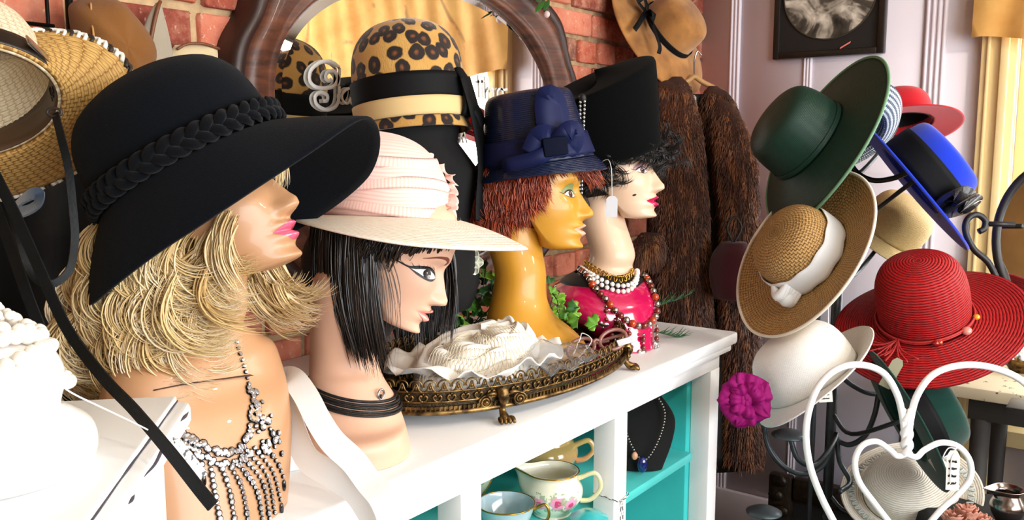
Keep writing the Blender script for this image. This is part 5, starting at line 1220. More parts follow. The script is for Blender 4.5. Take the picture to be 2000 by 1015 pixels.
q = MB(); P = np.array([[(rr * .150 * math.cos(a) * (1 + .06 * math.sin(3 * a) + .03 * math.sin(8 * a)), rr * .125 * math.sin(a) * (1 + .05 * math.sin(6 * a + 1)), .032 + (.006 * math.sin(5 * a + 4 * rr) + .006 * math.sin(11 * a + 9 * rr) + .004 * math.sin(17 * a)) * rr + .035 * (rr - .7) * (1 + .5 * math.sin(-a))) for a in np.append(aa_, aa_[0] + 2 * PI)] for rr in np.linspace(.6, 1.08, 9)]); q.sheet(P, .0012); part('tulle_brim', q, M_TULLE, tb, smooth=True)
q = MB(); M_NET = plain('cream_net', '#e9dcc0', .7)
for i in range(26):
    for s in (1, -1):
        P = [turban(min(.98, .02 + .96 * v), PI * 1.02 + (i / 26) * 1.9 + s * .55 * v * .6, 1.07) for v in np.linspace(0, 1, 16)]; q.tube(np.array(P), .0006, 3, cap=False)
o = part('net_veil', q, M_NET, tb, smooth=True); o['kind'] = 'stuff'
t = NT('cellophane'); t.col((.95, .97, 1, 1)).set(Roughness=.06, Transmission_Weight=.95, IOR=1.25); t.bump(t.noise(45, 2), .6, .004); M_CELLO = t.m
r = random.Random(14); us = np.linspace(-.0, .17, 26); vs_ = np.linspace(-.150, -.075, 14)
P = np.array([[(u, v, .030 + .030 * math.sin((v + .150) / .075 * PI * .55) * (1 - .5 * abs(u - .08) / .09) + .003 * math.sin(60 * u + 40 * v) + .003 * math.sin(110 * u - 70 * v)) for u in us] for v in vs_])
q = MB(); q.sheet(P, .0005); part('cellophane', q, M_CELLO, tb, smooth=False, label='crumpled clear cellophane')
# brown-pink spectacles
sg_ = thing('spectacles', 'pink brown plastic spectacles with white string lying in the brass tray', 'glasses', (1.44, .865, 1.034))
M_PLAS = plain('pink_brown_plastic', '#8f5f56', .3, coat=.4); SF = frame(V(1166, 688, 1.585) * [1, 1, 0] + [0, 0, 1.068], nz(cv(.0, .55, .8)), cv(1, .45, .1))
for sx_ in (-1, 1):
    q = MB(); th = np.linspace(0, 2 * PI, 28, endpoint=False); q.tube(np.stack([sx_ * .031 + .026 * np.cos(th), .019 * np.sin(th) + .003 * np.cos(th), 0 * th], -1), .0036, 8, closed=True, M=SF); rim = part('rim', q, M_PLAS, sg_, world=True, smooth=True)
    q = MB(); q.tube(cr([(sx_ * .056, .008, 0), (sx_ * .058, .010, -.012), (sx_ * .02, .014, -.02), (-sx_ * .03, .012, -.024)], 20), .0030, 8, M=SF); part('temple', q, M_PLAS, sg_, world=True, smooth=True)
q = MB(); q.tube(cr([(-.007, .004, 0), (0, .008, .002), (.007, .004, 0)], 8), .003, 8, M=SF); part('bridge', q, M_PLAS, sg_, world=True, smooth=True)
q = MB(); q.tube(cr([(-.05, -.01, .004), (-.03, .012, .012), (-.02, .024, .01), (-.01, .004, .01), (-.045, -.02, .004)], 30), .0009, 5, M=SF); part('string', q, plain('white_string', '#e9e9ea', .7), sg_, world=True, smooth=True)
q = MB(); q.box((.05, -.012, .004), (.03, .012, .001), M=SF); part('label_card', q, plain('grey_white_card', '#cfd2d8', .6), sg_, world=True)

# ------------------------------------------------------------------ maidenhair greenery between the busts
t = NT('bright_leaf'); oi = t.n('ShaderNodeObjectInfo'); t.col(t.mix(oi.outputs['Random'], rgb('#3f7d1d'), rgb('#93c840'))).set(Roughness=.45, Transmission_Weight=.0, Subsurface_Weight=.0); M_LEAF = t.m
t = NT('dark_leaf'); oi = t.n('ShaderNodeObjectInfo'); t.col(t.mix(oi.outputs['Random'], rgb('#163a17'), rgb('#2f6b24'))).set(Roughness=.45); M_DLEAF = t.m
def fan_leaf(mat, seed):
    r = random.Random(seed); q = MB(); n = 25; a = np.linspace(-1.15, 1.15, n); P = []
    for v in np.linspace(0, 1, 5): P.append([(v * (1 + .10 * math.sin(t * 9 + seed) - .06 * abs(math.sin(t * 14))) * math.cos(t), v * (1 + .10 * math.sin(t * 9 + seed) - .06 * abs(math.sin(t * 14))) * math.sin(t), .10 * v * v * math.cos(t * 6) - .12 * v * v) for t in a])
    q.sheet(np.array(P), .02); me = q.mesh('leaf'); me.materials.append(mat); return me
LF = [fan_leaf(M_LEAF, i) for i in range(3)]; LD = [fan_leaf(M_DLEAF, i) for i in range(3)]
def greenery(name, label, stems, seed, bright, size=.016, nleaf=7):
    r = random.Random(seed); root = thing(name, label, 'plant', stems[0][0])
    for st in stems:
        P = cr(st, 24); q = MB(); q.tube(P, .0011, 5); part('stem', q, plain('dark_stem', '#2a2414', .6), root, world=True, smooth=True)
        for k in range(nleaf):
            i = int(3 + k * 20 / nleaf); s = r.uniform(.7, 1.25) * size; fw_ = nz([r.gauss(0, 1), r.gauss(0, 1), r.gauss(0, .6)]) + nz(P[i] - P[i - 2]); nrm = nz(-CF * .9 + np.array([r.gauss(0, .5), r.gauss(0, .5), .5]))
            part('leaf', None, None, root, world=True, mesh=r.choice(LF if r.random() < bright else LD), M=frame(P[i] + np.array([r.uniform(-.006, .006), r.uniform(-.006, .006), r.uniform(-.006, .006)]), nrm, fw_) @ Matrix.Scale(s, 4))
    return root
g0 = np.array([1.30, 1.16, ZT + .002])
greenery('maidenhair_fern', 'dark maidenhair fern behind the yellow mannequin neck', [[g0, V(910, 610, 1.72), V(905, 560, 1.70), V(915, 520, 1.70)], [g0, V(930, 600, 1.72), V(945, 550, 1.70), V(950, 505, 1.71)], [g0, V(915, 620, 1.68), V(895, 600, 1.66), V(890, 640, 1.65)], [g0, V(935, 620, 1.74), V(925, 570, 1.74), V(930, 540, 1.74)], [g0, V(950, 610, 1.76), V(960, 560, 1.78), V(955, 530, 1.78)]], 3, .35, .020, 9)
g1 = np.array([1.55, 1.05, ZT + .002])
greenery('maidenhair_fern', 'bright maidenhair fern sprigs between the yellow chest and raspberry bust', [[g1, V(1105, 610, 1.70), V(1120, 615, 1.62), V(1150, 630, 1.58), V(1178, 640, 1.56)], [g1, V(1090, 600, 1.78), V(1078, 570, 1.79), V(1070, 550, 1.80)], [g1, V(1100, 620, 1.72), V(1110, 605, 1.66), V(1130, 600, 1.62)], [g1, V(1088, 610, 1.8), V(1075, 600, 1.82), V(1080, 580, 1.83)]], 8, .9, .018, 7)
q = MB()
fp = thing('pine_sprig', 'fine green needle sprig sticking out beside the raspberry bust', 'plant', (1.80, 1.00, ZT + .001)); r = random.Random(5)
for k, (b, e, n) in enumerate((((1276, 600, 1.93), (1340, 578, 1.97), 12), ((1282, 648, 1.93), (1330, 660, 1.96), 14))):
    P = np.linspace(V(*b), V(*e), 10)
    if k == 0: P = np.vstack([[1.80, 1.00, ZT + .001], P])
    else: P[:, 2] = np.maximum(P[:, 2], ZT + .002); P = np.vstack([[1.80, 1.00, ZT + .002], P])
    q = MB(); q.tube(P, .0009, 5); stm = part('stem', q, plain('dark_stem', '#2a2414', .6), fp, world=True, smooth=True)
    q = MB()
    for i in range(n * 2):
        p = P[2 + int(i / (n * 2) * 9)]; d_ = nz(nz(P[-1] - P[1]) + np.array([r.gauss(0, .5), r.gauss(0, .5), abs(r.gauss(0, .4))])); q.tube([p, p + d_ * .012, p + d_ * .03 + [0, 0, .001]], [.0009, .0008, .0002], 4)
    part('needles', q, plain('needle_green', '#2c5c34', .5), fp, world=True, smooth=True, kind='stuff')
# white silk flower
fl = thing('white_flower', 'white silk flower behind the pink hat brim', 'flower', V(915, 560, 1.66)); q = MB(); c = V(918, 512, 1.66)
for k in range(6):
    a = k * PI / 3; P = np.array([[c + cv(math.cos(a), math.sin(a), .3) * .026 * v + cv(-math.sin(a), math.cos(a), 0) * .012 * w * math.sin(PI * (v * .8 + .12)) + cv(0, 0, .006 * w * w) for w in np.linspace(-1, 1, 7)] for v in np.linspace(.05, 1, 8)]); q = MB(); q.sheet(P, .0008); part('petal', q, plain('white_silk', '#e9ecd8', .6), fl, world=True, smooth=True)
q = MB(); q.tube(cr([c, c - U3 * .05, V(912, 580, 1.68), np.array([*V(915, 620, 1.72)[:2], ZT + .001])], 14), .0016, 6); part('stem', q, plain('green_stem', '#3d5e2a', .6), fl, world=True, smooth=True)
# sprig over the mirror frame
sp = thing('silk_sprig', 'green leafy sprig with a pink bud above the mirror frame', 'plant', on(1066, 10, 1, 1.29))
for (x, y, x2, y2) in ((1062, 2, 1046, 24), (1072, 0, 1062, 20), (1058, -6, 1046, 2)):
    a_, b_ = on(x, y, 1, 1.29), on(x2, y2, 1, 1.27); d_ = nz(b_ - a_); n_ = nz(np.cross(d_, CF)); P = np.array([[a_ + (b_ - a_) * v + n_ * .007 * w * math.sin(PI * (.1 + .85 * v)) for w in (-1, -.5, 0, .5, 1)] for v in np.linspace(0, 1, 8)]); q = MB(); q.sheet(P, .0008); part('leaf', q, M_DLEAF, sp, world=True, smooth=True)
q = MB(); q.ball(on(1068, 28, 1, 1.28), (.008, .008, .009)); part('bud', q, plain('pale_pink_bud', '#d8b8b4', .6), sp, world=True, smooth=True)
q = MB(); q.tube(cr([on(1068, 28, 1, 1.28), on(1064, 5, 1, 1.29), on(1070, -40, 1, 1.31), on(1075, -70, 1, 1.37)], 12), .0014, 5); part('stem', q, plain('green_stem', '#3d5e2a', .6), sp, world=True, smooth=True)

# ------------------------------------------------------------------ inside the cabinet
ZS = .728
def floral(name, base, centres, size=.013):
    """printed roses at given places on the glaze (object space)"""
    t = NT(name); n = t.noise(120, 3); c = rgb(base)
    leaf = None
    for k, cc in enumerate(centres):
        for kind, rr, colr in (('leaf', size * 1.55, '#8aa37c'), ('rose', size, '#e998b6'), ('core', size * .45, '#c9406f')):
            vd = t.n('ShaderNodeVectorMath', operation='DISTANCE'); t.l(t.obj(), vd.inputs[0]); vd.inputs[1].default_value = cc
            d = t.math('ADD', t.math('DIVIDE', vd.outputs['Value'], rr), t.math('MULTIPLY', t.math('SUBTRACT', n, .5), {'leaf': 2.6, 'rose': .9, 'core': 1.8}[kind]))
            m = t.step(d, 1.0, .85) if kind != 'leaf' else t.math('MULTIPLY', t.step(d, .8, .7), .8)
            c = t.mix(m, c, rgb(colr))
    t.col(c).set(Roughness=.12, Coat_Weight=.8); return t.m
M_GOLDRIM = plain('gilt_rim', '#b98b3c', .25, metal=.9)
def handle(mb, x0, z0, x1, z1, out, r, M): mb.tube(cr([(x0, 0, z0), (x0 + out * .75, 0, z0 + .010), (x0 + out, 0, (z0 + z1) / 2 + .006), (x0 + out * .6, 0, z1 + .004), (x1, 0, z1)], 30), cr([[r], [r * .9], [r * .8], [r * .9], [r]], 30)[:, 0], 8, ry=None, M=M)
def pot(name, label, loc, yaw, K, mat, hnd, spout=None, lid=None, rim=True, hmat=None, s=1.0):
    Mx = T(*loc) @ RZ(yaw) @ Matrix.Scale(s, 4); root = thing(name, label, name.split('_')[-1], Mx); P = cr(K, 50); P[:, 0] = np.maximum(P[:, 0], 0); a = np.linspace(0, 2 * PI, 56, endpoint=False)
    G = np.stack([P[:, 0:1] * np.cos(a), P[:, 0:1] * np.sin(a), P[:, 1:2] + 0 * a], -1)
    if spout:
        zt = P[:, 1].max(); w = np.exp(-((a - PI) / .38)**2)[None, :] * np.clip((G[..., 2] - zt * .45) / (zt * .55), 0, 1)**1.5
        G[..., 0] -= spout[0] * w; G[..., 2] += spout[1] * w
    q = MB(); q.grid(G, cu=True); o = part('body', q, mat, root, smooth=True); solid(o, .0025, -1)
    if rim: q = MB(); q.tube(G[-1], .0012, 6, closed=True); part('gilt_rim', q, M_GOLDRIM, root, smooth=True)
    q = MB(); handle(q, *hnd, Matrix.Identity(4)); part('handle', q, hmat or mat, root, smooth=True)
    if lid: q = MB(); Lk = cr(lid, 30); Lk[:, 0] = np.maximum(Lk[:, 0], 0); q.lathe(Lk, 44); part('lid', q, mat, root, smooth=True)
    return root
rt = math.atan2(CR[1], CR[0])
KC = [(0, 0), (.028, 0), (.030, .004), (.038, .014), (.047, .028), (.048, .042), (.042, .054), (.039, .062), (.042, .069)]
pot('cream_jug', 'porcelain cream jug with pink roses and gilt rim on the turquoise shelf', on(1078, 1000, 2, ZS), rt - .15, KC, floral('rose_porcelain', '#ece6cf', [(-.016, -.045, .030), (.014, -.046, .032), (-.03, -.036, .024), (.033, -.034, .027)], .012), (.040, .058, .044, .022, .036, .0042), spout=(.028, .008), hmat=plain('ivory_glaze', '#dcd7a8', .15, coat=.8), s=1.22)
t = NT('peach_lustre'); sx = t.n('ShaderNodeSeparateXYZ'); t.l(t.obj(), sx.inputs[0]); t.col(t.mix(t.step(sx.outputs[2], .02, .055), rgb('#d98f6a'), rgb('#d3b36c'))).set(Roughness=.12, Coat_Weight=.8); M_PEACH = t.m
pot('sugar_bowl', 'peach and yellow lustre sugar bowl with lid behind the rose jug', on(1060, 925, 2, ZS), rt - .1, [(0, 0), (.034, 0), (.036, .004), (.05, .018), (.060, .036), (.058, .052), (.048, .062)], M_PEACH, (.052, .052, .056, .026, .034, .0052), lid=[(.049, .061), (.045, .072), (.033, .084), (.016, .092), (.010, .097), (.012, .103), (.006, .108), (0, .109)], rim=False, s=1.25)
pot('tea_cup', 'pale blue glazed teacup with gilt handle at the left of the shelf', on(988, 1040, 2, ZS), rt - .2, [(0, 0), (.022, 0), (.024, .004), (.034, .016), (.043, .034), (.048, .052)], plain('pale_blue_glaze', '#a9bfc6', .12, coat=.8), (.046, .044, .038, .018, .026, .0030), hmat=M_GOLDRIM, s=1.1)
q = MB(); pr = thing('floral_plate', 'floral porcelain plate propped behind the teacup', 'plate', T(1.235, 1.06, ZS) @ RZ(rt) @ RX(rad(-14)))
q.lathe([(0, 0), (.045, 0), (.062, .004), (.082, .012), (.083, .0135), (.062, .007), (.045, .003), (0, .003)], 56, M=T(0, 0, .083) @ RX(PI / 2)); part('plate_body', q, floral('rose_plate', '#c3d0b4', [(-.02, -.005, .07), (.02, -.006, .09), (.0, -.004, .04), (.05, -.01, .07)], .018), pr, smooth=True)
q = MB(); q.tube(np.array([(.0825 * math.cos(t), -.013, .083 + .0825 * math.sin(t)) for t in np.linspace(0, 2 * PI, 60, endpoint=False)]), .0013, 6, closed=True); part('gilt_rim', q, M_GOLDRIM, pr, smooth=True)
q = MB(); q.lathe([(0, 0), (.03, 0), (.036, .006), (.036, .02), (.02, .03), (0, .031)], 32); solo('trinket_pot', q, plain('turquoise_glaze', '#37b9bd', .2, coat=.5), 'small round turquoise pot in front of the rose jug', 'pot', M=T(*on(1150, 1030, 2, ZS)))
# black velvet necklace stand with jewellery
bk = thing('necklace_stand', 'black velvet necklace stand on the turquoise shelf', 'display stand', T(*on(1253, 915, 2, ZS)) @ RZ(PI + HEAD))
q = MB(); q.loft([((0, 0, .001), (.02, 0, 0), (0, .045, 0)), ((-.004, 0, .06), (.018, 0, 0), (0, .066, 0)), ((-.01, 0, .11), (.016, 0, 0), (0, .072, 0)), ((-.018, 0, .15), (.014, 0, 0), (0, .05, 0)), ((-.024, 0, .175), (.012, 0, 0), (0, .026, 0)), ((-.03, 0, .195), (.008, 0, 0), (0, .016, 0))], 40, 36); part('velvet_form', q, plain('black_velvet', '#060607', .95), bk, smooth=True)
q = MB(); P = cr([(.0, -.024, .175), (.014, -.045, .13), (.022, -.03, .07), (.026, 0, .03), (.022, .03, .07), (.014, .045, .13), (.0, .024, .175)], 60)
ch = thing('silver_chain', 'silver bead chain with a dark blue drop on the velvet stand', 'necklace', T(*on(1253, 915, 2, ZS)) @ RZ(PI + HEAD)); sb_ = bead_mesh(.0026, MS, 'bead', 7, 5)
for p in respace(P, .0062): part('bead', None, None, ch, mesh=sb_, M=T(*(p + np.array([.003, 0, 0]))))
q = MB(); q.ball((.034, -.004, .022), (.008, .011, .018), 14, 10); part('drop', q, plain('blue_glass', '#0c1a63', .08, coat=1), ch, smooth=True)
q = MB(); q.ball((.03, -.02, .04), (.005, .007, .009), 10, 8); part('stone', q, plain('peach_stone', '#d79a7a', .3), ch, smooth=True)
bp = on(1280, 903, 2, ZS); br = thing('brooch', 'small silver flower brooch lying on the turquoise shelf', 'brooch', bp)
q = MB(); q.ball(bp + [0, 0, .008], (.009, .009, .006)); part('centre_stone', q, plain('opal_stone', '#cfc6ae', .15, coat=1), br, world=True, smooth=True)
for k in range(7):
    a = k * 2 * PI / 7; q = MB(); q.ball(bp + [.013 * math.cos(a), .013 * math.sin(a), .006], (.005, .005, .0045), 8, 6); part('petal_stone', q, M_RHIN, br, world=True, smooth=True)
ep = on(1256, 918, 2, ZS); br2 = thing('earring', 'silver cluster earring beside the velvet stand', 'earring', ep)
for k in range(5):
    a = k * 2 * PI / 5; q = MB(); q.ball(ep + [.008 * math.cos(a), .008 * math.sin(a), .006], .0055, 8, 6); part('silver_bead', q, MS, br2, world=True, smooth=True)
tw = thing('twine', 'black and white twine knotted around the middle cabinet stile', 'string', (1.41, CY0 + .022, .75)); zt_ = .752
for k, mm in enumerate((plain('white_string', '#e9e9ea', .7), plain('black_cord', '#08080a', .6))):
    P = respace(cr([(1.3875, CY0 + .074, zt_ + .01), (1.3865, CY0 + .0235, zt_ + .006), (1.41, CY0 + .0225, zt_ - .002), (1.4375, CY0 + .0235, zt_ + .004), (1.4375, CY0 + .06, zt_ + .006)], 60), .003)
    q = MB(); ph = np.arange(len(P)) * 1.1 + k * PI; q.tube(P + np.stack([0 * ph, .0007 * np.cos(ph) - .0012, .0007 * np.sin(ph)], -1), .0009, 5); part('twine_strand', q, mm, tw, world=True, smooth=True)
    for s_ in (-1, 1):
        P = respace(cr([(1.411, CY0 + .0215, zt_), (1.411 + s_ * .004, CY0 + .021, zt_ - .02), (1.411 + s_ * .006, CY0 + .0215, zt_ - .06)], 30), .003); ph = np.arange(len(P)) * 1.1 + k * PI; q = MB(); q.tube(P + np.stack([.0007 * np.cos(ph), 0 * ph - .0006, .0007 * np.sin(ph)], -1), .0009, 5); part('twine_end', q, mm, tw, world=True, smooth=True)
# ------------------------------------------------------------------ corner: suede hat and fur coat on the wall
M_TAN = NT('tan_suede_felt'); _t = M_TAN; n = _t.noise(14, 4); _t.col(_t.mix(_t.step(n, .3, .7), rgb('#7d4f1f'), rgb('#b98141'))).set(Roughness=.9, Sheen_Weight=.3).bump(_t.noise(700, 2), .4, .001); M_TAN = _t.m
upF = nz(cv(.62, .45, .62)); A7 = frame(V(1302, 62, 2.68), upF, cv(.7, -.7, 0))
CRF = [(.088, 0), (.086, .03), (.084, .06), (.078, .085), (.06, .1), (.03, .106), (0, .107)]
hatF, BF = make_hat('suede_hat', 'wide tan suede hat with black ribbon bow hung in the brick corner', A7, CRF, (1.1, .95), M_TAN, {0: .115, 90: .12, 180: .13, 270: .12}, {0: 14, 90: 4, 180: 0, 270: 8}, {0: 14, 90: 10, 180: 6, 270: 16}, th=.004)
band(hatF, CRF, (1.1, .95), .002, .018, M_GROS, 'hat_band', .003)
iA = np.linalg.inv(np.array(A7))[:3, :3]; kx = iA @ cv(-.8, .25, .55); ka = math.atan2(kx[1], kx[0])
for pts, w in (([(0, .095, .012), (.12, .125, .02), (.42, .17, .006), (.52, .2, 0)], .016), ([(0, .095, .012), (.5, .13, .024), (.95, .155, .016), (1.05, .17, .002)], .016), ([(0, .1, .012), (.3, .13, .045), (.5, .12, .02), (.15, .105, .012)], .022), ([(0, .1, .012), (-.25, .135, .03), (-.1, .15, .02), (0, .11, .012)], .02)):
    q = MB(); strip(q, cr([cyl(ka + a, r_, z + .006) for a, r_, z in pts], 20), w, .0014, up=(0, 0, 1)); part('bow_ribbon', q, M_GROS, hatF, smooth=True)
q = MB(); q.ball(cyl(ka, .1, .016), (.012, .012, .009)); part('bow_knot', q, M_GROS, hatF, smooth=True)

M_FURB = hairmat('brown_fur', '#1c0c06', '#5c3018', '#b0703f', .38); M_FURU = plain('fur_underlayer', '#3a1c0e', .95, var=.5, vscale=12)
cc = V(1360, 420, 2.66); coat = thing('fur_coat', 'brown fur coat with black lining hung in the corner behind the pale mannequin', 'coat', (cc[0], cc[1], .55))
def fur(mb, n, length, seed, lay=DN, w=.0015, name='fur_pile', parent=coat, mat=None):
    g = np.random.default_rng(seed); vv = np.array(mb.v); ff = np.array([f for f in mb.f if len(f) == 4]); a, b, c, d = vv[ff[:, 0]], vv[ff[:, 1]], vv[ff[:, 2]], vv[ff[:, 3]]
    N = np.cross(c - a, d - b); ar = np.linalg.norm(N, axis=1); N = N * (1 if np.sum((a - vv.mean(0)) * N) > 0 else -1); N = N / np.maximum(ar, 1e-12)[:, None]; i = g.choice(len(ff), n, p=ar / ar.sum()); u, v = g.random((2, n, 1))
    p = (a[i] * (1 - u) + b[i] * u) * (1 - v) + (d[i] * (1 - u) + c[i] * u) * v; nn = N[i]; h = Hair(); L = length * g.uniform(.6, 1.3, (n, 1)); J = g.normal(size=(n, 3)) * .25
    d0 = nn * .45 + lay * .9 + J * .6; d1 = nn * .1 + lay * 1.0 + J * .5
    cl = np.clip(.5 + .35 * np.sin(p @ CR * 95 + 4 * np.sin(p[:, 2] * 14) + seed) + .3 * np.sin(p @ CR * 210 + p[:, 2] * 9), 0, 1)
    for k in range(n):
        h.add(np.array([p[k] - nn[k] * .002, p[k] + d0[k] * L[k] * .45, p[k] + d0[k] * L[k] * .45 + d1[k] * L[k] * .55]), np.array([w, w * .8, w * .12]), min(1, max(0, .4 * g.random() + .6 * cl[k])), .6)
    return hairpart(h, mat or M_FURB, parent, name)
cx_ = nz(CR * [1, 1, 0]); cy_ = np.cross(U3, cx_)
def csec(x, y, d, rx, ry): return (V(x, y, d), cx_ * rx, cy_ * ry)
q = MB(); q.loft([csec(1352, 185, 2.68, .05, .04), csec(1358, 230, 2.70, .12, .06), csec(1362, 330, 2.71, .15, .07), csec(1368, 480, 2.71, .17, .08), csec(1372, 660, 2.70, .18, .09), csec(1375, 900, 2.70, .19, .1)], 40, 40); part('lining', q, plain('black_satin_lining', '#060506', .6), coat, world=True, smooth=True)
pans = []
for nm, secs_ in (('front_panel', [csec(1322, 150, 2.61, .015, .012), csec(1316, 172, 2.60, .05, .03), csec(1312, 240, 2.58, .085, .045), csec(1322, 340, 2.57, .085, .05), csec(1330, 470, 2.56, .082, .055), csec(1335, 640, 2.56, .085, .06), csec(1335, 900, 2.56, .09, .06)]),
                  ('front_panel', [csec(1392, 168, 2.63, .012, .012), csec(1400, 188, 2.62, .042, .03), csec(1412, 240, 2.62, .055, .045), csec(1425, 330, 2.62, .045, .05), csec(1436, 450, 2.62, .045, .05), csec(1446, 640, 2.62, .055, .06), csec(1450, 900, 2.62, .06, .06)]),
                  ('sleeve', [csec(1402, 188, 2.61, .012, .012), csec(1412, 215, 2.60, .04, .04), csec(1434, 290, 2.57, .055, .05), csec(1444, 380, 2.56, .052, .052), csec(1444, 470, 2.56, .048, .05), csec(1440, 560, 2.56, .048, .05), csec(1438, 640, 2.56, .05, .05)]),
                  ('cuff', [csec(1272, 455, 2.50, .03, .03), csec(1266, 478, 2.49, .045, .04), csec(1262, 498, 2.49, .045, .04), csec(1256, 515, 2.49, .025, .03)]),
                  ('collar', [csec(1345, 215, 2.59, .02, .02), csec(1322, 185, 2.58, .045, .03), csec(1300, 165, 2.60, .04, .03), csec(1285, 150, 2.64, .02, .02)])):
    q = MB(); q.loft(secs_, 30, 30); o = part(nm, q, M_FURU, coat, world=True, smooth=True); fur(q, {'front_panel': 15000, 'sleeve': 9000, 'cuff': 2500, 'collar': 2600}[nm], .022, len(pans), parent=o, mat=M_FURB if nm != 'cuff' else hairmat('lighter_fur', '#2a1208', '#6b3a1c', '#b57a45', .45)); pans.append(o)
q = MB(); q.tube(cr([V(1300, 175, 2.64), V(1340, 160, 2.66), V(1356, 150, 2.66), V(1372, 160, 2.66), V(1412, 180, 2.66)], 24), .008, 8); part('hanger', q, plain('pale_hanger_wood', '#b98d58', .5), coat, world=True, smooth=True)
q = MB(); q.tube(cr([V(1356, 150, 2.66), V(1356, 120, 2.68), V(1362, 100, 2.68), V(1370, 108, 2.68)], 16), .0025, 6); part('hanger_hook', q, plain('silver_clasp', '#b9b9bd', .25, metal=1), coat, world=True, smooth=True)
q = MB(); q.prism(tagshape(.010, .018), -.0005, .0005, M=frame(V(1353, 198, 2.60), cv(.0, 1, .1), cv(1, 0, .1)) @ RX(PI / 2)); part('size_tag', q, plain('grey_white_card', '#cfd2d8', .6), coat, world=True)

# ------------------------------------------------------------------ iron hat tree
PB = V(1634, 600, 2.15); ht = thing('hat_tree', 'grey iron hat tree with curved arms and round discs', 'hat stand', (PB[0], PB[1], 0))
M_IRON = plain('grey_iron', '#3c4347', .42, metal=.7, var=.2, vscale=30)
q = MB(); q.tube([(PB[0], PB[1], .02), (PB[0], PB[1], 1.40)], .013, 12); part('pole', q, M_IRON, ht, world=True, smooth=True)
q = MB(); q.tube([(PB[0] - .045, PB[1] + .03, .02), (PB[0] - .045, PB[1] + .03, 1.28)], .006, 8); part('side_rod', q, M_IRON, ht, world=True, smooth=True)
q = MB(); q.lathe([(0, 0), (.16, 0), (.16, .012), (.03, .03), (0, .03)], 36, M=T(PB[0], PB[1], 0)); part('base', q, M_IRON, ht, world=True, smooth=True)
def arm(pts, r=.0065, d_=2.15, disc=None):
    q = MB(); P = cr([V(x, y, d) for x, y, d in pts], 30); q.tube(P, r, 8); o = part('arm', q, M_IRON, ht, world=True, smooth=True)
    if disc: q = MB(); q.lathe([(0, .012), (.012, .012), (.03, .006), (.041, 0), (.041, -.003), (.02, -.002), (0, -.002)], 32, M=T(*(P[-1] + np.array([0, 0, .002])))); part('disc', q, plain('blued_iron_disc', '#4d565b', .4, metal=.6), o, world=True, smooth=True)
arm([(1634, 845, 2.15), (1610, 905, 2.12), (1570, 925, 2.10), (1530, 910, 2.08), (1500, 870, 2.08), (1492, 820, 2.08)], disc=True)
arm([(1634, 850, 2.15), (1618, 880, 2.1), (1590, 908, 2.06), (1558, 895, 2.04), (1542, 850, 2.04)], disc=True)
arm([(1634, 1040, 2.15), (1600, 1100, 2.1), (1540, 1110, 2.06), (1500, 1060, 2.04), (1492, 1000, 2.04)], disc=True)
arm([(1634, 860, 2.15), (1660, 868, 2.13), (1690, 850, 2.10), (1708, 810, 2.10), (1716, 770, 2.10)])
arm([(1634, 720, 2.15), (1655, 745, 2.13), (1690, 765, 2.12), (1720, 770, 2.12)])
arm([(1634, 250, 2.15), (1655, 255, 2.14), (1656, 300, 2.14), (1672, 335, 2.13), (1705, 352, 2.12), (1745, 348, 2.10), (1775, 335, 2.08)])
arm([(1634, 300, 2.15), (1610, 335, 2.14), (1580, 340, 2.10), (1555, 320, 2.06)])
arm([(1634, 850, 2.15), (1640, 900, 2.13), (1660, 940, 2.1), (1640, 960, 2.05)])

# --- hats on the tree
GR = 'hats on the iron hat tree'
M_DGREEN = straw('dark_green_straw', '#0d3527', '#03140e', .0032, .02, .5, strength=.5)
CRG = [(.092, 0), (.092, .03), (.089, .06), (.082, .085), (.068, .1), (.04, .108), (.02, .11), (0, .11)]
upG = nz(lv(1580, 276, -.72, .58, .38)); A8 = frame(V(1578, 276, 1.93), upG, cv(.62, .72, .2))
hg, B = make_hat('straw_hat', 'dark green wide brimmed straw hat at the top of the hat tree', A8, CRG, (1.08, .96), M_DGREEN, {0: .125, 90: .10, 180: .11, 270: .10}, {0: 6, 90: 10, 180: 24, 270: 12}, {0: -6, 90: 10, 180: 22, 270: 14}, edge=(plain('dark_green_edge', '#5f8a68', .6), .0034), group=GR)
band(hg, CRG, (1.08, .96), .001, .012, M_DGREEN, 'hat_band', .001)

M_NAT = straw('natural_straw', '#d2a768', '#6a4720', .0062, .0062, .6, 'weave', 1.0)
CRH = [(.086, 0), (.087, .03), (.086, .055), (.08, .08), (.066, .098), (.04, .108), (.02, .111), (0, .111)]
upH = nz(lv(1580, 502, -.66, .48, .58)); A9 = frame(V(1582, 502, 1.86), upH, cv(.66, .75, -.0))
hh, B = make_hat('straw_hat', 'natural woven straw hat with knotted white scarf and cream edge', A9, CRH, (1.05, 1.0), M_NAT, {0: .108, 90: .10, 150: .105, 180: .11, 210: .11, 270: .108}, {0: -4, 90: -6, 180: 4, 270: -2}, {0: -26, 90: -22, 180: -24, 270: -30}, edge=(plain('cream_binding', '#e6ddcb', .6), .0032), group=GR)
M_SCARF = plain('white_cotton', '#edf0f2', .6, sheen=.2, var=.03)
P = ring_band(CRH, (1.05, 1.0), .003, .056, off=.004); q = MB(); a_ = np.linspace(0, 2 * PI, P.shape[1], endpoint=False); P[:, :, 2] += .002 * np.sin(a_ * 11)[None] ; q.grid(P, cu=True); o = part('scarf_band', q, M_SCARF, hh, smooth=True); solid(o, .002, 1)
kx = np.linalg.inv(np.array(A9))[:3, :3] @ cv(-.45, -.8, .3); ka = math.atan2(kx[1], kx[0])
q = MB(); 
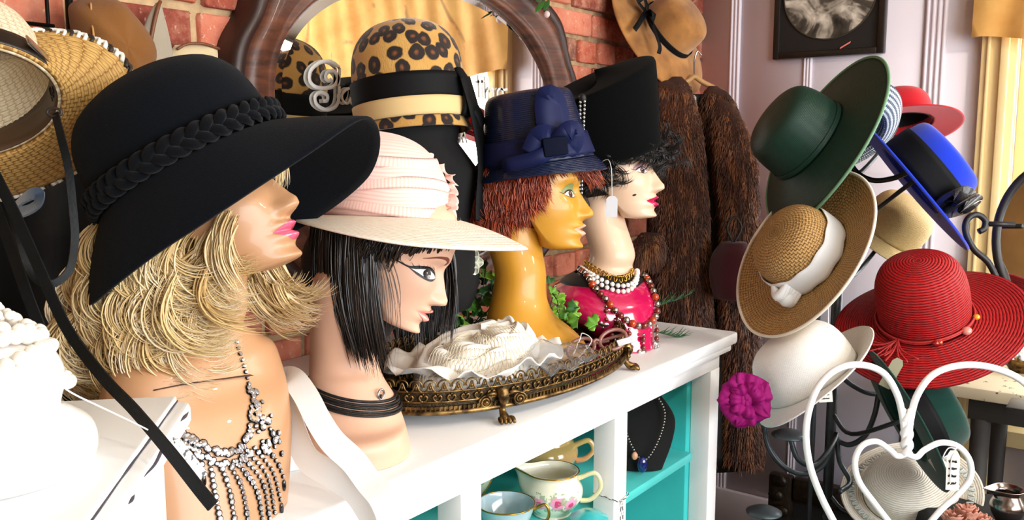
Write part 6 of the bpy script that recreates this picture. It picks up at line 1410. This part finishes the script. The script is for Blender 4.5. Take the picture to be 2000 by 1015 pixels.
for k in range(6): q.tube(cr([cyl(ka - .22, .094, .006 + .009 * k), cyl(ka - .02, .112 + .006 * math.sin(k * 1.6 + .5), .010 + .0065 * k), cyl(ka + .20, .094, .008 + .008 * k)], 14), [.004 + .007 * math.sin(PI * i / 13) for i in range(14)], 8)
part('scarf_knot', q, M_SCARF, hh, smooth=True)
q = MB(); q.ball(cyl(ka, .112, .022), (.017, .017, .019), 14, 10); part('scarf_end', q, M_SCARF, hh, smooth=True)

M_WSTR = straw('white_straw', '#f8f8f6', '#dededa', .0028, .0028, .6, 'weave', .4)
upI = nz(lv(1588, 742, -.55, .80, .26)); A10 = frame(V(1588, 742, 1.84), upI, cv(.8, .52, .1))
CRI = [(.098, 0), (.099, .03), (.096, .06), (.087, .085), (.068, .105), (.04, .115), (.018, .118), (0, .118)]
hi_, B = make_hat('straw_hat', 'white fine straw hat with magenta flower on the hat tree', A10, CRI, (1.06, .98), M_WSTR, {0: .062, 90: .07, 180: .042, 270: .066}, {0: -14, 90: 4, 180: 18, 270: 2}, {0: -34, 90: -22, 180: 10, 270: -20}, group=GR)
t = NT('magenta_organza'); t.col(rgb('#8a0a62')).set(Roughness=.7, Specular_IOR_Level=.2); M_MAG = t.m
fc_ = V(1452, 778, 1.775); r = random.Random(3)
for k in range(9):
    big = k < 5; a = k * 1.2566 + (0 if big else .6); out = cv(math.cos(a), math.sin(a), .1); tg_ = cv(-math.sin(a), math.cos(a), 0); tw_ = cv(0, 0, 1); Lp, Wp = (.050, .046) if big else (.032, .034)
    P = np.array([[fc_ + tw_ * (0 if big else .010) + out * (.003 + Lp * v * (1 - .12 * w * w)) + tg_ * Wp * w * (.35 + .75 * v - .35 * v * v) + tw_ * (.020 * math.sin(v * 2.6) + .006 * math.sin(5.5 * w + 2.1 * k) * v + .004 * math.sin(11 * w - k) * v) for w in np.linspace(-1, 1, 17)] for v in np.linspace(0, 1, 10)]); q = MB(); q.sheet(P, .0009); part('petal', q, M_MAG, hi_, world=True, smooth=True)
q = MB()
for k in range(5): a = k * 1.3; q.ball(fc_ + cv(.007 * math.cos(a), .007 * math.sin(a), .016), (.011, .008, .012), 10, 8)
part('flower_heart', q, M_MAG, hi_, world=True, smooth=True)
q = MB(); q.sheet(np.array([[V(1430 + 55 * u, 800 + 30 * v + 6 * math.sin(5 * u), 1.81 - .01 * u) for u in np.linspace(0, 1, 10)] for v in np.linspace(0, 1, 5)]), .0009); part('petal', q, M_MAG, hi_, world=True, smooth=True)
q = MB(); q.tube(cr([V(1618, 590, 1.80), V(1617, 660, 1.79), V(1612, 745, 1.78)], 16), .0009, 5); tg2 = thing('price_tag', 'handwritten white price tag hanging from the straw hats by a thread', 'tag', V(1612, 762, 1.78)); part('string', q, plain('white_string', '#e9e9ea', .7), tg2, world=True, smooth=True)
def written_tag(root, c, upv, rv, w, h, rows):
    F_ = frame(c, upv, rv); q = MB(); q.prism(tagshape(w, h), -.0004, .0004, M=F_ @ RX(PI / 2)); part('tag_card', q, plain('ivory_card', '#e4e2da', .6), root, world=True)
    r = random.Random(int(c[0] * 1000)); q = MB()
    for k in range(rows):
        z = h * (.45 - 1.1 * k / max(1, rows - 1)); n_ = 22; P = np.array([(w * (-.7 + 1.3 * i / n_), -.0008, z + h * .10 * math.sin(i * 2.1 + k) * (r.random() * .7 + .3)) for i in range(n_)]); q.tube(cr(P, 50), .00045, 4, M=F_)
    part('handwriting', q, M_INK, root, world=True, smooth=True, kind='stuff')
written_tag(tg2, V(1612, 765, 1.775), cv(-.08, 1, .05), cv(1, .08, .1), .0135, .021, 4)

M_REDS = straw('red_straw', '#b8161b', '#4a0306', .0062, .02, .55, strength=1.0)
upJ = nz(lv(1806, 622, -.10, .80, .60)); A11 = frame(V(1806, 622, 1.95), upJ, cv(-.2, -.6, .75))
CRJ = [(.094, 0), (.096, .03), (.096, .07), (.09, .11), (.075, .138), (.048, .152), (.02, .157), (0, .157)]
hj, B = make_hat('straw_hat', 'red straw sun hat with cord tassel and beads on the hat tree', A11, CRJ, (1.0, 1.0), M_REDS, {0: .108, 90: .118, 180: .115, 270: .108}, {0: 16, 90: 4, 180: 6, 270: 10}, {0: 10, 90: -18, 180: 10, 270: 8}, group=GR, wave=.004, waven=3)
q = MB(); a_ = np.linspace(0, 2 * PI, 90, endpoint=False); M_RCORD = plain('red_cord', '#b02626', .6, bump=.4, bscale=300)
for s_ in (0, 1): q.tube(np.stack([(.0995 + .0012 * s_) * np.cos(a_), (.0995 + .0012 * s_) * np.sin(a_), .008 + .005 * s_ + .002 * np.sin(a_ * 3)], -1), .0024, 6, closed=True)
part('cord_band', q, M_RCORD, hj, smooth=True)
iA = np.linalg.inv(np.array(A11)); kx = iA[:3, :3] @ cv(-.78, -.42, .45); ka = math.atan2(kx[1], kx[0])
for k in range(16):
    q = MB(); da = r.uniform(-.35, .35); ln = r.uniform(.03, .065); sgn = 1 if k % 2 else -1
    q.tube(cr([cyl(ka, .102, .012), cyl(ka + sgn * .12 + da * .3, .108 + ln * .4, .006), cyl(ka + sgn * .25 + da, .105 + ln, .002 + .004 * r.random())], 12), .0019, 5); part('tassel_cord', q, M_RCORD, hj, smooth=True)
for da, rr, mm in ((.75, .006, plain('dark_red_bead', '#8a1010', .2, coat=.5)), (.83, .005, MC), (1.45, .0085, plain('pink_stone', '#d88a80', .25, coat=.6)), (1.95, .006, plain('amber_bead', '#d89a20', .2, coat=.6))):
    for sg in (1,):
        q = MB(); q.ball(cyl(ka + da, .104, .010), (rr * 1.3, rr * 1.3, rr)); part('bead', q, mm, hj, smooth=True)
q = MB(); q.tube([cyl(ka - .18, .165, -.018), cyl(ka - .02, .172, -.021)], .0022, 5); part('brim_stitch', q, M_CORDK, hj, smooth=True)

M_BLUE = felt('royal_blue_felt', '#0f36c8', .25, .9)
upK = nz(lv(1783, 352, .80, .60, -.07)); A12 = frame(V(1783, 352, 2.05), upK, cv(.55, -.78, .2))
CRK = [(.096, 0), (.097, .03), (.096, .06), (.093, .085), (.086, .1), (.07, .106), (.035, .107), (0, .107)]
hk, B = make_hat('felt_hat', 'royal blue felt hat with wide black ribbon and bow on the hat tree', A12, CRK, (1.06, 1.0), M_BLUE, {0: .098, 180: .095}, {0: 4, 90: 6, 180: 4, 270: 6}, {0: -4, 180: -4}, th=.006, group=GR)
band(hk, CRK, (1.06, 1.0), .001, .064, M_GROS, 'hat_band')
kx = np.linalg.inv(np.array(A12))[:3, :3] @ cv(.3, -.75, .6); ka = math.atan2(kx[1], kx[0])
M_SHEER = plain('black_horsehair', '#15120f', .4, bump=.8, bscale=200, coat=.3)
for pts, w in (([(0, .103, .03), (.1, .125, .055), (.32, .122, .05), (.3, .106, .02), (0, .104, .02)], .06), ([(0, .103, .03), (-.1, .125, .05), (-.3, .118, .045), (-.25, .105, .02), (0, .104, .02)], .055)):
    q = MB(); strip(q, cr([cyl(ka + a, r_, z) for a, r_, z in pts], 24), w, .002, up=cyl(ka, 1, 0)); part('bow_loop', q, M_SHEER, hk, smooth=True)
q = MB(); q.box((0, 0, 0), (.014, .02, .05), M=Matrix.Translation(Vector(cyl(ka, .112, .03))) @ RZ(ka), bev=.005); part('bow_knot', q, M_GROS, hk)

M_REDF = felt('scarlet_felt', '#b4081a', .2, .9)
upL = nz(lv(1757, 240, -.10, .92, -.36)); A13 = frame(V(1757, 242, 2.40), upL, cv(1, 0, 0))
CRM = [(.085, 0), (.086, .03), (.082, .06), (.07, .08), (.045, .092), (.02, .095), (0, .095)]
hm, B = make_hat('felt_hat', 'scarlet felt hat with black lining behind the blue hat', A13, CRM, (1.0, 1.0), M_REDF, {0: .075, 180: .075}, {0: 6}, {0: 8}, group=GR)
q = MB(); P, uv = hat_pts([(k[0] * .965, k[1] - .004) for k in CRM], (1, 1), 64); q.grid(P, cu=True, flip=True); part('lining', q, plain('black_satin_lining', '#060506', .6), hm, smooth=True)

t = NT('blue_white_weave'); sx = t.n('ShaderNodeSeparateXYZ'); t.l(t.uv(), sx.inputs[0]); w_ = t.math('SINE', t.math('MULTIPLY', sx.outputs[1], 520)); w2_ = t.math('SINE', t.math('MULTIPLY', sx.outputs[0], 900)); f_ = t.math('ADD', w_, t.math('MULTIPLY', w2_, .6)); t.col(t.mix(t.step(f_, -.2, .2), rgb('#162c4c'), rgb('#9aa6ae'))).set(Roughness=.6).bump(f_, .4, .002); M_BW = t.m
upN = nz(lv(1672, 260, -.30, .55, -.60)); A14 = frame(V(1664, 262, 2.22), upN, cv(1, .2, 0))
hn, B = make_hat('straw_hat', 'blue and white woven straw hat behind the dark green hat', A14, CRM, (1.0, .95), M_BW, {0: .072, 180: .07}, {0: -10}, {0: -55, 90: -35, 180: -30, 270: -35}, group=GR)
M_BEI = straw('beige_straw', '#d9c18a', '#97793f', .0034, .0034, .6, 'weave', .6)
upO = nz(lv(1735, 455, .55, .70, .25)); A15 = frame(V(1735, 455, 2.36), upO, cv(.8, -.5, 0))
ho, B = make_hat('straw_hat', 'beige straw hat half hidden behind the straw hat with scarf', A15, CRH, (1.0, 1.0), M_BEI, {0: .05}, {0: 20}, {0: 10}, group=GR)
M_LGF = felt('bottle_green_felt', '#04352c', .2, .9)
upP = nz(lv(1752, 812, .86, .48, -.16)); A16 = frame(V(1764, 818, 1.93), upP, cv(.4, -.85, .2))
hp_, B = make_hat('felt_hat', 'bottle green felt hat with black band hung low on the hat tree', A16, CRK, (1.04, 1.0), M_LGF, {0: .072, 180: .072}, {0: 4}, {0: -16}, th=.004, group=GR)
band(hp_, CRK, (1.04, 1.0), .001, .05, M_GROS, 'hat_band')
q = MB(); q.prism(tagshape(.012, .034), -.0004, .0004, M=frame(V(1742, 728, 1.84), cv(.45, .88, .1), cv(.88, -.45, .2)) @ RX(PI / 2)); part('paper_label', q, plain('olive_card', '#8d8a70', .7), hp_, world=True)
q = MB(); F_ = frame(V(1826, 911, 1.84), cv(-.62, .75, .2), cv(.75, .62, .1)); q.prism([(-.004, -.022), (.004, -.022), (.004, .022), (-.004, .022)], -.0004, .0004, M=F_ @ RX(PI / 2)); part('white_slip', q, plain('ivory_card', '#e4e2da', .6), hp_, world=True)
M_WR = straw('white_ring_straw', '#f0ece2', '#cbbfa8', .0052, .02, .6, strength=.7)
upQ = nz(lv(1778, 985, -.04, .60, .78)); A17 = frame(V(1778, 962, 2.06), upQ, cv(1, 0, 0))
hq, B = make_hat('straw_hat', 'white straw hat with lacy brim lying lowest on the hat tree', A17, [(.1, 0), (.1, .02), (.096, .045), (.082, .062), (.06, .07), (.03, .073), (0, .073)], (1.05, .95), M_WR, {0: .052, 180: .052}, {0: -4}, {0: -20}, group=GR)
q = MB(); a_ = np.linspace(0, 2 * PI, 220, endpoint=False); P = np.array([np.array([(.118 + .012 * (i % 4 < 2)) * 1.05 * math.cos(t), (.118 + .012 * (i % 4 < 2)) * .95 * math.sin(t), .012]) for i, t in enumerate(a_)]); q.tube(P, .0016, 4, closed=True); part('lace_edge', q, plain('pale_lace_grey', '#b9c0bd', .7), hq, smooth=True)

# ------------------------------------------------------------------ white wire heart chair
chd = 1.60; ch_ = thing('garden_chair', 'white wire chair back with a heart inside a larger heart', 'chair', (V(1770, 800, chd)[0], V(1770, 800, chd)[1], .01))
M_WENA = plain('white_enamel', '#f2f2f2', .3, coat=.4)
def wire(pts, r=.0064, name='heart_wire'): q = MB(); q.tube(cr([V(x, y, chd) for x, y in pts], 70), r, 10); part(name, q, M_WENA, ch_, world=True, smooth=True)
wire([(1768, 868), (1764, 820), (1752, 770), (1725, 728), (1680, 712), (1632, 722), (1594, 762), (1575, 830), (1580, 900), (1602, 965), (1634, 1030), (1665, 1100)])
wire([(1774, 868), (1778, 820), (1792, 770), (1824, 730), (1878, 713), (1940, 718), (1998, 745), (2040, 800), (2060, 880), (2040, 980), (1980, 1080), (1930, 1140)])
wire([(1770, 886), (1752, 890), (1738, 878), (1712, 862), (1684, 870), (1670, 900), (1678, 940), (1710, 985), (1745, 1030), (1790, 1090)], .0056)
wire([(1770, 886), (1790, 892), (1806, 878), (1838, 864), (1872, 872), (1894, 900), (1894, 935), (1868, 968), (1838, 995), (1800, 1040), (1760, 1090)], .0056)
for s_ in (0, PI):
    q = MB(); k = np.linspace(0, 1, 40); q.tube(np.array([V(1771, 800 + 90 * u, chd) + cv(.0062 * math.cos(u * 13 + s_), 0, .0062 * math.sin(u * 13 + s_)) for u in k]), .0058, 8); part('twist', q, M_WENA, ch_, world=True, smooth=True)
sc2 = V(1800, 1140, chd); sx2 = nz(CR * [1, 1, 0]); sy2 = np.cross(U3, sx2)      # seat and legs, below the frame
q = MB(); th = np.linspace(0, 2 * PI, 40, endpoint=False); st_c = np.array([sc2[0], sc2[1], .46]) + sy2 * -.16; q.tube(np.array([st_c + sx2 * .19 * math.cos(t) + sy2 * .18 * math.sin(t) for t in th]), .009, 8, closed=True); part('seat_ring', q, M_WENA, ch_, world=True, smooth=True)
for a in (.7, 2.4, 3.9, 5.5):
    q = MB(); b = st_c + sx2 * .19 * math.cos(a) + sy2 * .18 * math.sin(a); q.tube([b, b + np.array([0, 0, -.45]) + sx2 * .04 * math.cos(a)], .008, 8); part('leg', q, M_WENA, ch_, world=True, smooth=True)
for x, y in ((1665, 1100), (1930, 1140)):
    q = MB(); p = V(x, y, chd); q.tube(cr([p, (p + st_c) / 2 + sy2 * .08, np.array([*(st_c + (p - st_c) * .6 + sy2 * .05)[:2], .46])], 14), .0075, 8); part('back_support', q, M_WENA, ch_, world=True, smooth=True)
tg3 = thing('price_tag', 'ivory price tag tied to the inner heart of the wire chair', 'tag', V(1860, 920, 1.58)); written_tag(tg3, V(1861, 918, 1.582), cv(.03, 1, .02), cv(1, 0, .1), .0115, .036, 4)
q = MB(); q.tube(cr([V(1872, 872, 1.588), V(1856, 885, 1.582), V(1842, 893, 1.585), V(1852, 875, 1.585), V(1866, 878, 1.582), V(1858, 898, 1.58), V(1856, 945, 1.579)], 40), .0011, 5); part('string', q, plain('white_string', '#e9e9ea', .7), tg3, world=True, smooth=True)

# ------------------------------------------------------------------ far right: table, swing mirror, jug
M_DIST = paintmat('distressed_cream_paint', '#cfc2a4', '#4a4038', .60, .55, 26)
tt = on(1872, 752, 2, .80); tb2 = thing('side_table', 'distressed cream painted table behind the wire chair', 'table', (tt[0] + .25, tt[1] - .3, 0))
q = MB(); q.box((tt[0] + .24, tt[1] - .34, .785), (.50, .72, .032), bev=.004); part('table_top', q, M_DIST, tb2, world=True)
q = MB(); q.box((tt[0] + .25, tt[1] - .34, .735), (.42, .64, .065), bev=.003); part('apron', q, plain('dark_apron', '#2b2621', .7), tb2, world=True)
for sx_ in (-1, 1):
    for sy_ in (-1, 1): q = MB(); q.tube([(tt[0] + .25 + sx_ * .19, tt[1] - .34 + sy_ * .29, .705), (tt[0] + .25 + sx_ * .19, tt[1] - .34 + sy_ * .29, 0)], [.025, .016], 10); part('leg', q, plain('dark_apron', '#2b2621', .7), tb2, world=True, smooth=True)
gb = on(1996, 725, 2, .802); gbw = thing('brass_basket', 'small pierced brass basket of white lace on the cream table', 'basket', gb)
q = MB(); K = cr([(.03, 0), (.036, .01), (.048, .026), (.055, .04)], 20); q.lathe(K, 40, M=T(*gb)); o = part('basket_body', q, M_BRASS, gbw, world=True, smooth=True); solid(o, .002)
q = MB(); r = random.Random(8)
for i in range(60): a, b = r.uniform(0, 6.28), r.uniform(0, 1); p = gb + [.045 * b * math.cos(a), .045 * b * math.sin(a), .035 + .018 * (1 - b * b)]; q.ball(p, r.uniform(.004, .009), 6, 4)
part('lace_filling', q, M_SATIN, gbw, world=True, smooth=True, kind='stuff')
md = 2.02; mst = thing('swing_mirror', 'oval mirror in a dark iron scroll stand at the right edge', 'mirror', np.array([*V(2060, 600, md)[:2], .802]))
M_DIRON = plain('dark_wrought_iron', '#2e2c2c', .45, metal=.5)
mc_ = V(2074, 470, md); mrx = nz(cv(.80, 0, .60)); th = np.linspace(0, 2 * PI, 60, endpoint=False); mo = np.array([mc_ + mrx * .135 * math.cos(t) + cv(0, .185 * math.sin(t), 0) for t in th]); q = MB(); q.tube(mo, .010, 10, closed=True); part('mirror_frame', q, M_DIRON, mst, world=True, smooth=True)
q = MB(); q.add(list(mo), [tuple(range(60))]); part('mirror_glass', q, M_MIR, mst, world=True, smooth=False)
q = MB(); q.tube(cr([V(x, y, md + .01) for x, y in ((1912, 452), (1922, 446), (1924, 430), (1908, 419), (1890, 428), (1886, 452), (1902, 486), (1930, 512), (1948, 548), (1962, 590), (1990, 618), (2020, 640), (2040, 690), (2050, 735))], 70), .0075, 8); part('scroll_arm', q, M_DIRON, mst, world=True, smooth=True)
q = MB(); q.tube([V(1926, 437, md + .01), V(1982, 438, md)], .006, 8); part('pivot', q, M_DIRON, mst, world=True, smooth=True)
q = MB(); bq = np.array([*V(2050, 735, md + .01)[:2], .803]); q.box(bq + [0, 0, .008], (.10, .16, .016), bev=.004); part('foot', q, M_DIRON, mst, world=True)
# stool with silver jug and silk roses, bottom right corner
so = on(1915, 1010, 2, .62); stl = thing('stool', 'black cloth covered stool in the bottom right corner', 'stool', (so[0], so[1], 0))
q = MB(); q.lathe([(0, .62), (.13, .62), (.15, .61), (.155, .58), (.14, .3), (.15, .0), (0, 0)], 40, M=T(so[0] + .03, so[1] - .02, 0)); part('cloth_cover', q, plain('black_cloth', '#0c0b0b', .9), stl, world=True, smooth=True)
t = NT('tarnished_silver'); t.col(t.mix(t.noise(20, 3), rgb('#5a4b44'), rgb('#b5aaa4'))).set(Metallic=1.0, Roughness=.22); M_TSIL = t.m
jg = on(1965, 1020, 2, .622); jug = thing('silver_jug', 'tarnished silver jug on the black stool', 'jug', jg)
q = MB(); K = cr([(0, 0), (.024, 0), (.022, .006), (.03, .02), (.034, .04), (.026, .058), (.024, .066), (.033, .076)], 36); K[:, 0] = np.maximum(K[:, 0], 0); a_ = np.linspace(0, 2 * PI, 40, endpoint=False); G = np.stack([K[:, 0:1] * np.cos(a_), K[:, 0:1] * np.sin(a_), K[:, 1:2] + 0 * a_], -1); w_ = np.exp(-((a_ - PI) / .5)**2)[None] * np.clip((G[..., 2] - .055) / .02, 0, 1); G[..., 0] -= .022 * w_
q.grid(G, cu=True, M=T(*jg) @ RZ(rt)); o = part('jug_body', q, M_TSIL, jug, world=True, smooth=True); solid(o, .0015)
q = MB(); q.tube(cr([(.03, 0, .07), (.05, 0, .066), (.054, 0, .045), (.032, 0, .026)], 16), .003, 8, M=T(*jg) @ RZ(rt)); part('handle', q, M_TSIL, jug, world=True, smooth=True)
M_ROSE = plain('peach_silk', '#c98d78', .6, var=.15, vscale=40)
for i, (x, y) in enumerate(((1862, 1012), (1888, 1000), (1910, 1016))):
    c = V(x, y, 1.74); rs = thing('silk_rose', ('peach silk rose at the bottom edge nearest the chair heart', 'middle peach silk rose on the black stool', 'peach silk rose beside the silver jug')[i], 'flower', c, 'silk roses on the stool'); r = random.Random(i)
    for k in range(9):
        a = k * 2.4 + i; rr = .006 + .0016 * k; P = np.array([[c + cv(math.cos(a + w * .7) * (rr + .008 * v * v), .016 * v - .004 * k * .3 + .002 * math.sin(9 * w + k), math.sin(a + w * .7) * (rr + .008 * v * v)) for w in np.linspace(-1, 1, 7)] for v in np.linspace(0, 1, 5)]); q = MB(); q.sheet(P, .0008); part('petal', q, M_ROSE, rs, world=True, smooth=True)
# dark carved frame leaning at the wall
fr2 = thing('carved_frame', 'dark carved gilt frame leaning low behind the hat tree', 'picture frame', (2.75, .86, 0)); M_CARV = plain('dark_gilt', '#2a2016', .4, metal=.4, var=.6, vscale=50, bump=1, bscale=90)
fa, fb_ = on(1500, 922, 0, 2.72), on(1622, 960, 0, 2.70); z1 = fa[2]; y0, y1 = fa[1], .28
def fbar(nm, ya, yb, za, zb): q = MB(); q.box((2.74, (ya + yb) / 2, (za + zb) / 2), (.04, abs(yb - ya), zb - za), bev=.012); return part(nm, q, M_CARV, fr2, world=True)
fbar('frame_side', y0, y0 - .08, .005, z1); fbar('frame_side', y1 + .08, y1, .005, z1); fbar('frame_top', y0 - .08, y1 + .08, z1 - .08, z1); fbar('frame_bottom', y0 - .08, y1 + .08, .005, .085)
q = MB(); q.box((2.755, (y0 + y1) / 2, z1 / 2), (.012, y0 - y1 - .12, z1 - .14)); part('canvas', q, plain('dark_canvas', '#14110e', .8), fr2, world=True)
r = random.Random(2)
for k in range(10):
    q = MB(); q.ball((2.718, y0 - .04 + .012 * math.sin(k * 2), z1 - .02 - .05 * k), (.012, .026, .02), 10, 6); part('carved_leaf', q, M_CARV, fr2, world=True, smooth=True)
# maroon velvet bag behind the straw hat
q = MB(); mbp = V(1432, 500, 2.45); q.loft([(mbp + U3 * -.12, cx_ * .05, cy_ * .05), (mbp + U3 * -.06, cx_ * .065, cy_ * .05), (mbp, cx_ * .06, cy_ * .05), (mbp + U3 * .04, cx_ * .035, cy_ * .03)], 24, 30)
mg = thing('velvet_bag', 'dark maroon velvet bag hanging between the fur coat and straw hat', 'bag', mbp); part('bag_body', q, felt('maroon_velvet', '#3a060c', .2), mg, world=True, smooth=True)
q = MB(); q.tube(cr([mbp + U3 * .035, mbp + U3 * .08 + cx_ * .02, mbp + U3 * .11, mbp + U3 * .08 - cx_ * .02, mbp + U3 * .035], 24), .003, 6); part('bag_strap', q, M_CORDK, mg, world=True, smooth=True)
# black velvet cape added to darken the deep shade behind the blonde wig
cp = on(40, 480, 1, 1.30); backcloth = thing('dark_backcloth', 'black velvet cape added to darken the area behind the western hat', 'backcloth', (cp[0], 1.3, 1.0))
P = np.array([[(u, 1.285 + .018 * math.sin(u * 60 + 3 * v) - .01 * v, 1.50 - .48 * v) for u in np.linspace(.30, .74, 50)] for v in np.linspace(0, 1, 14)]); q = MB(); q.sheet(P, .004); part('backcloth_sheet', q, plain('black_velvet', '#060607', .95), backcloth, world=True, smooth=True)
# ------------------------------------------------------------------ arms and hooks that carry the hats
for A_, hgt in ((A8, .075), (A9, .075), (A10, .08), (A11, .1), (A12, .07), (A13, .055), (A14, .055), (A15, .07), (A16, .07), (A17, .045)):
    tip = np.array(A_ @ Vector((0, 0, hgt))); base_ = np.array(A_.translation); zp = min(1.38, max(.35, base_[2] - .06)); st_ = np.array([PB[0], PB[1], zp])
    mid = (st_ + base_) / 2 + np.array([0, 0, -.05]); q = MB(); q.tube(cr([st_, st_ + (mid - st_) * .6 + [0, 0, -.02], base_ * .75 + mid * .25, base_ * .5 + tip * .5, tip], 24), .0055, 8); part('hat_arm', q, M_IRON, ht, world=True, smooth=True)
tip = np.array(A6 @ Vector((0, 0, .09))); q = MB(); q.tube(cr([np.array([.33, 1.335, tip[2] - .03]), np.array([.30, 1.15, tip[2] + .01]), tip], 16), .004, 8); part('hook_arm', q, M_WIRE, rk, world=True, smooth=True)
tip = np.array(A7 @ Vector((0, 0, .06))); q = MB(); q.tube(cr([tip, np.array([tip[0], (tip[1] + YB) / 2, tip[2] + .03]), np.array([tip[0], YB - .001, tip[2] + .03])], 12), .003, 6); part('wall_hook', q, M_WIRE, hatF, world=True, smooth=True)
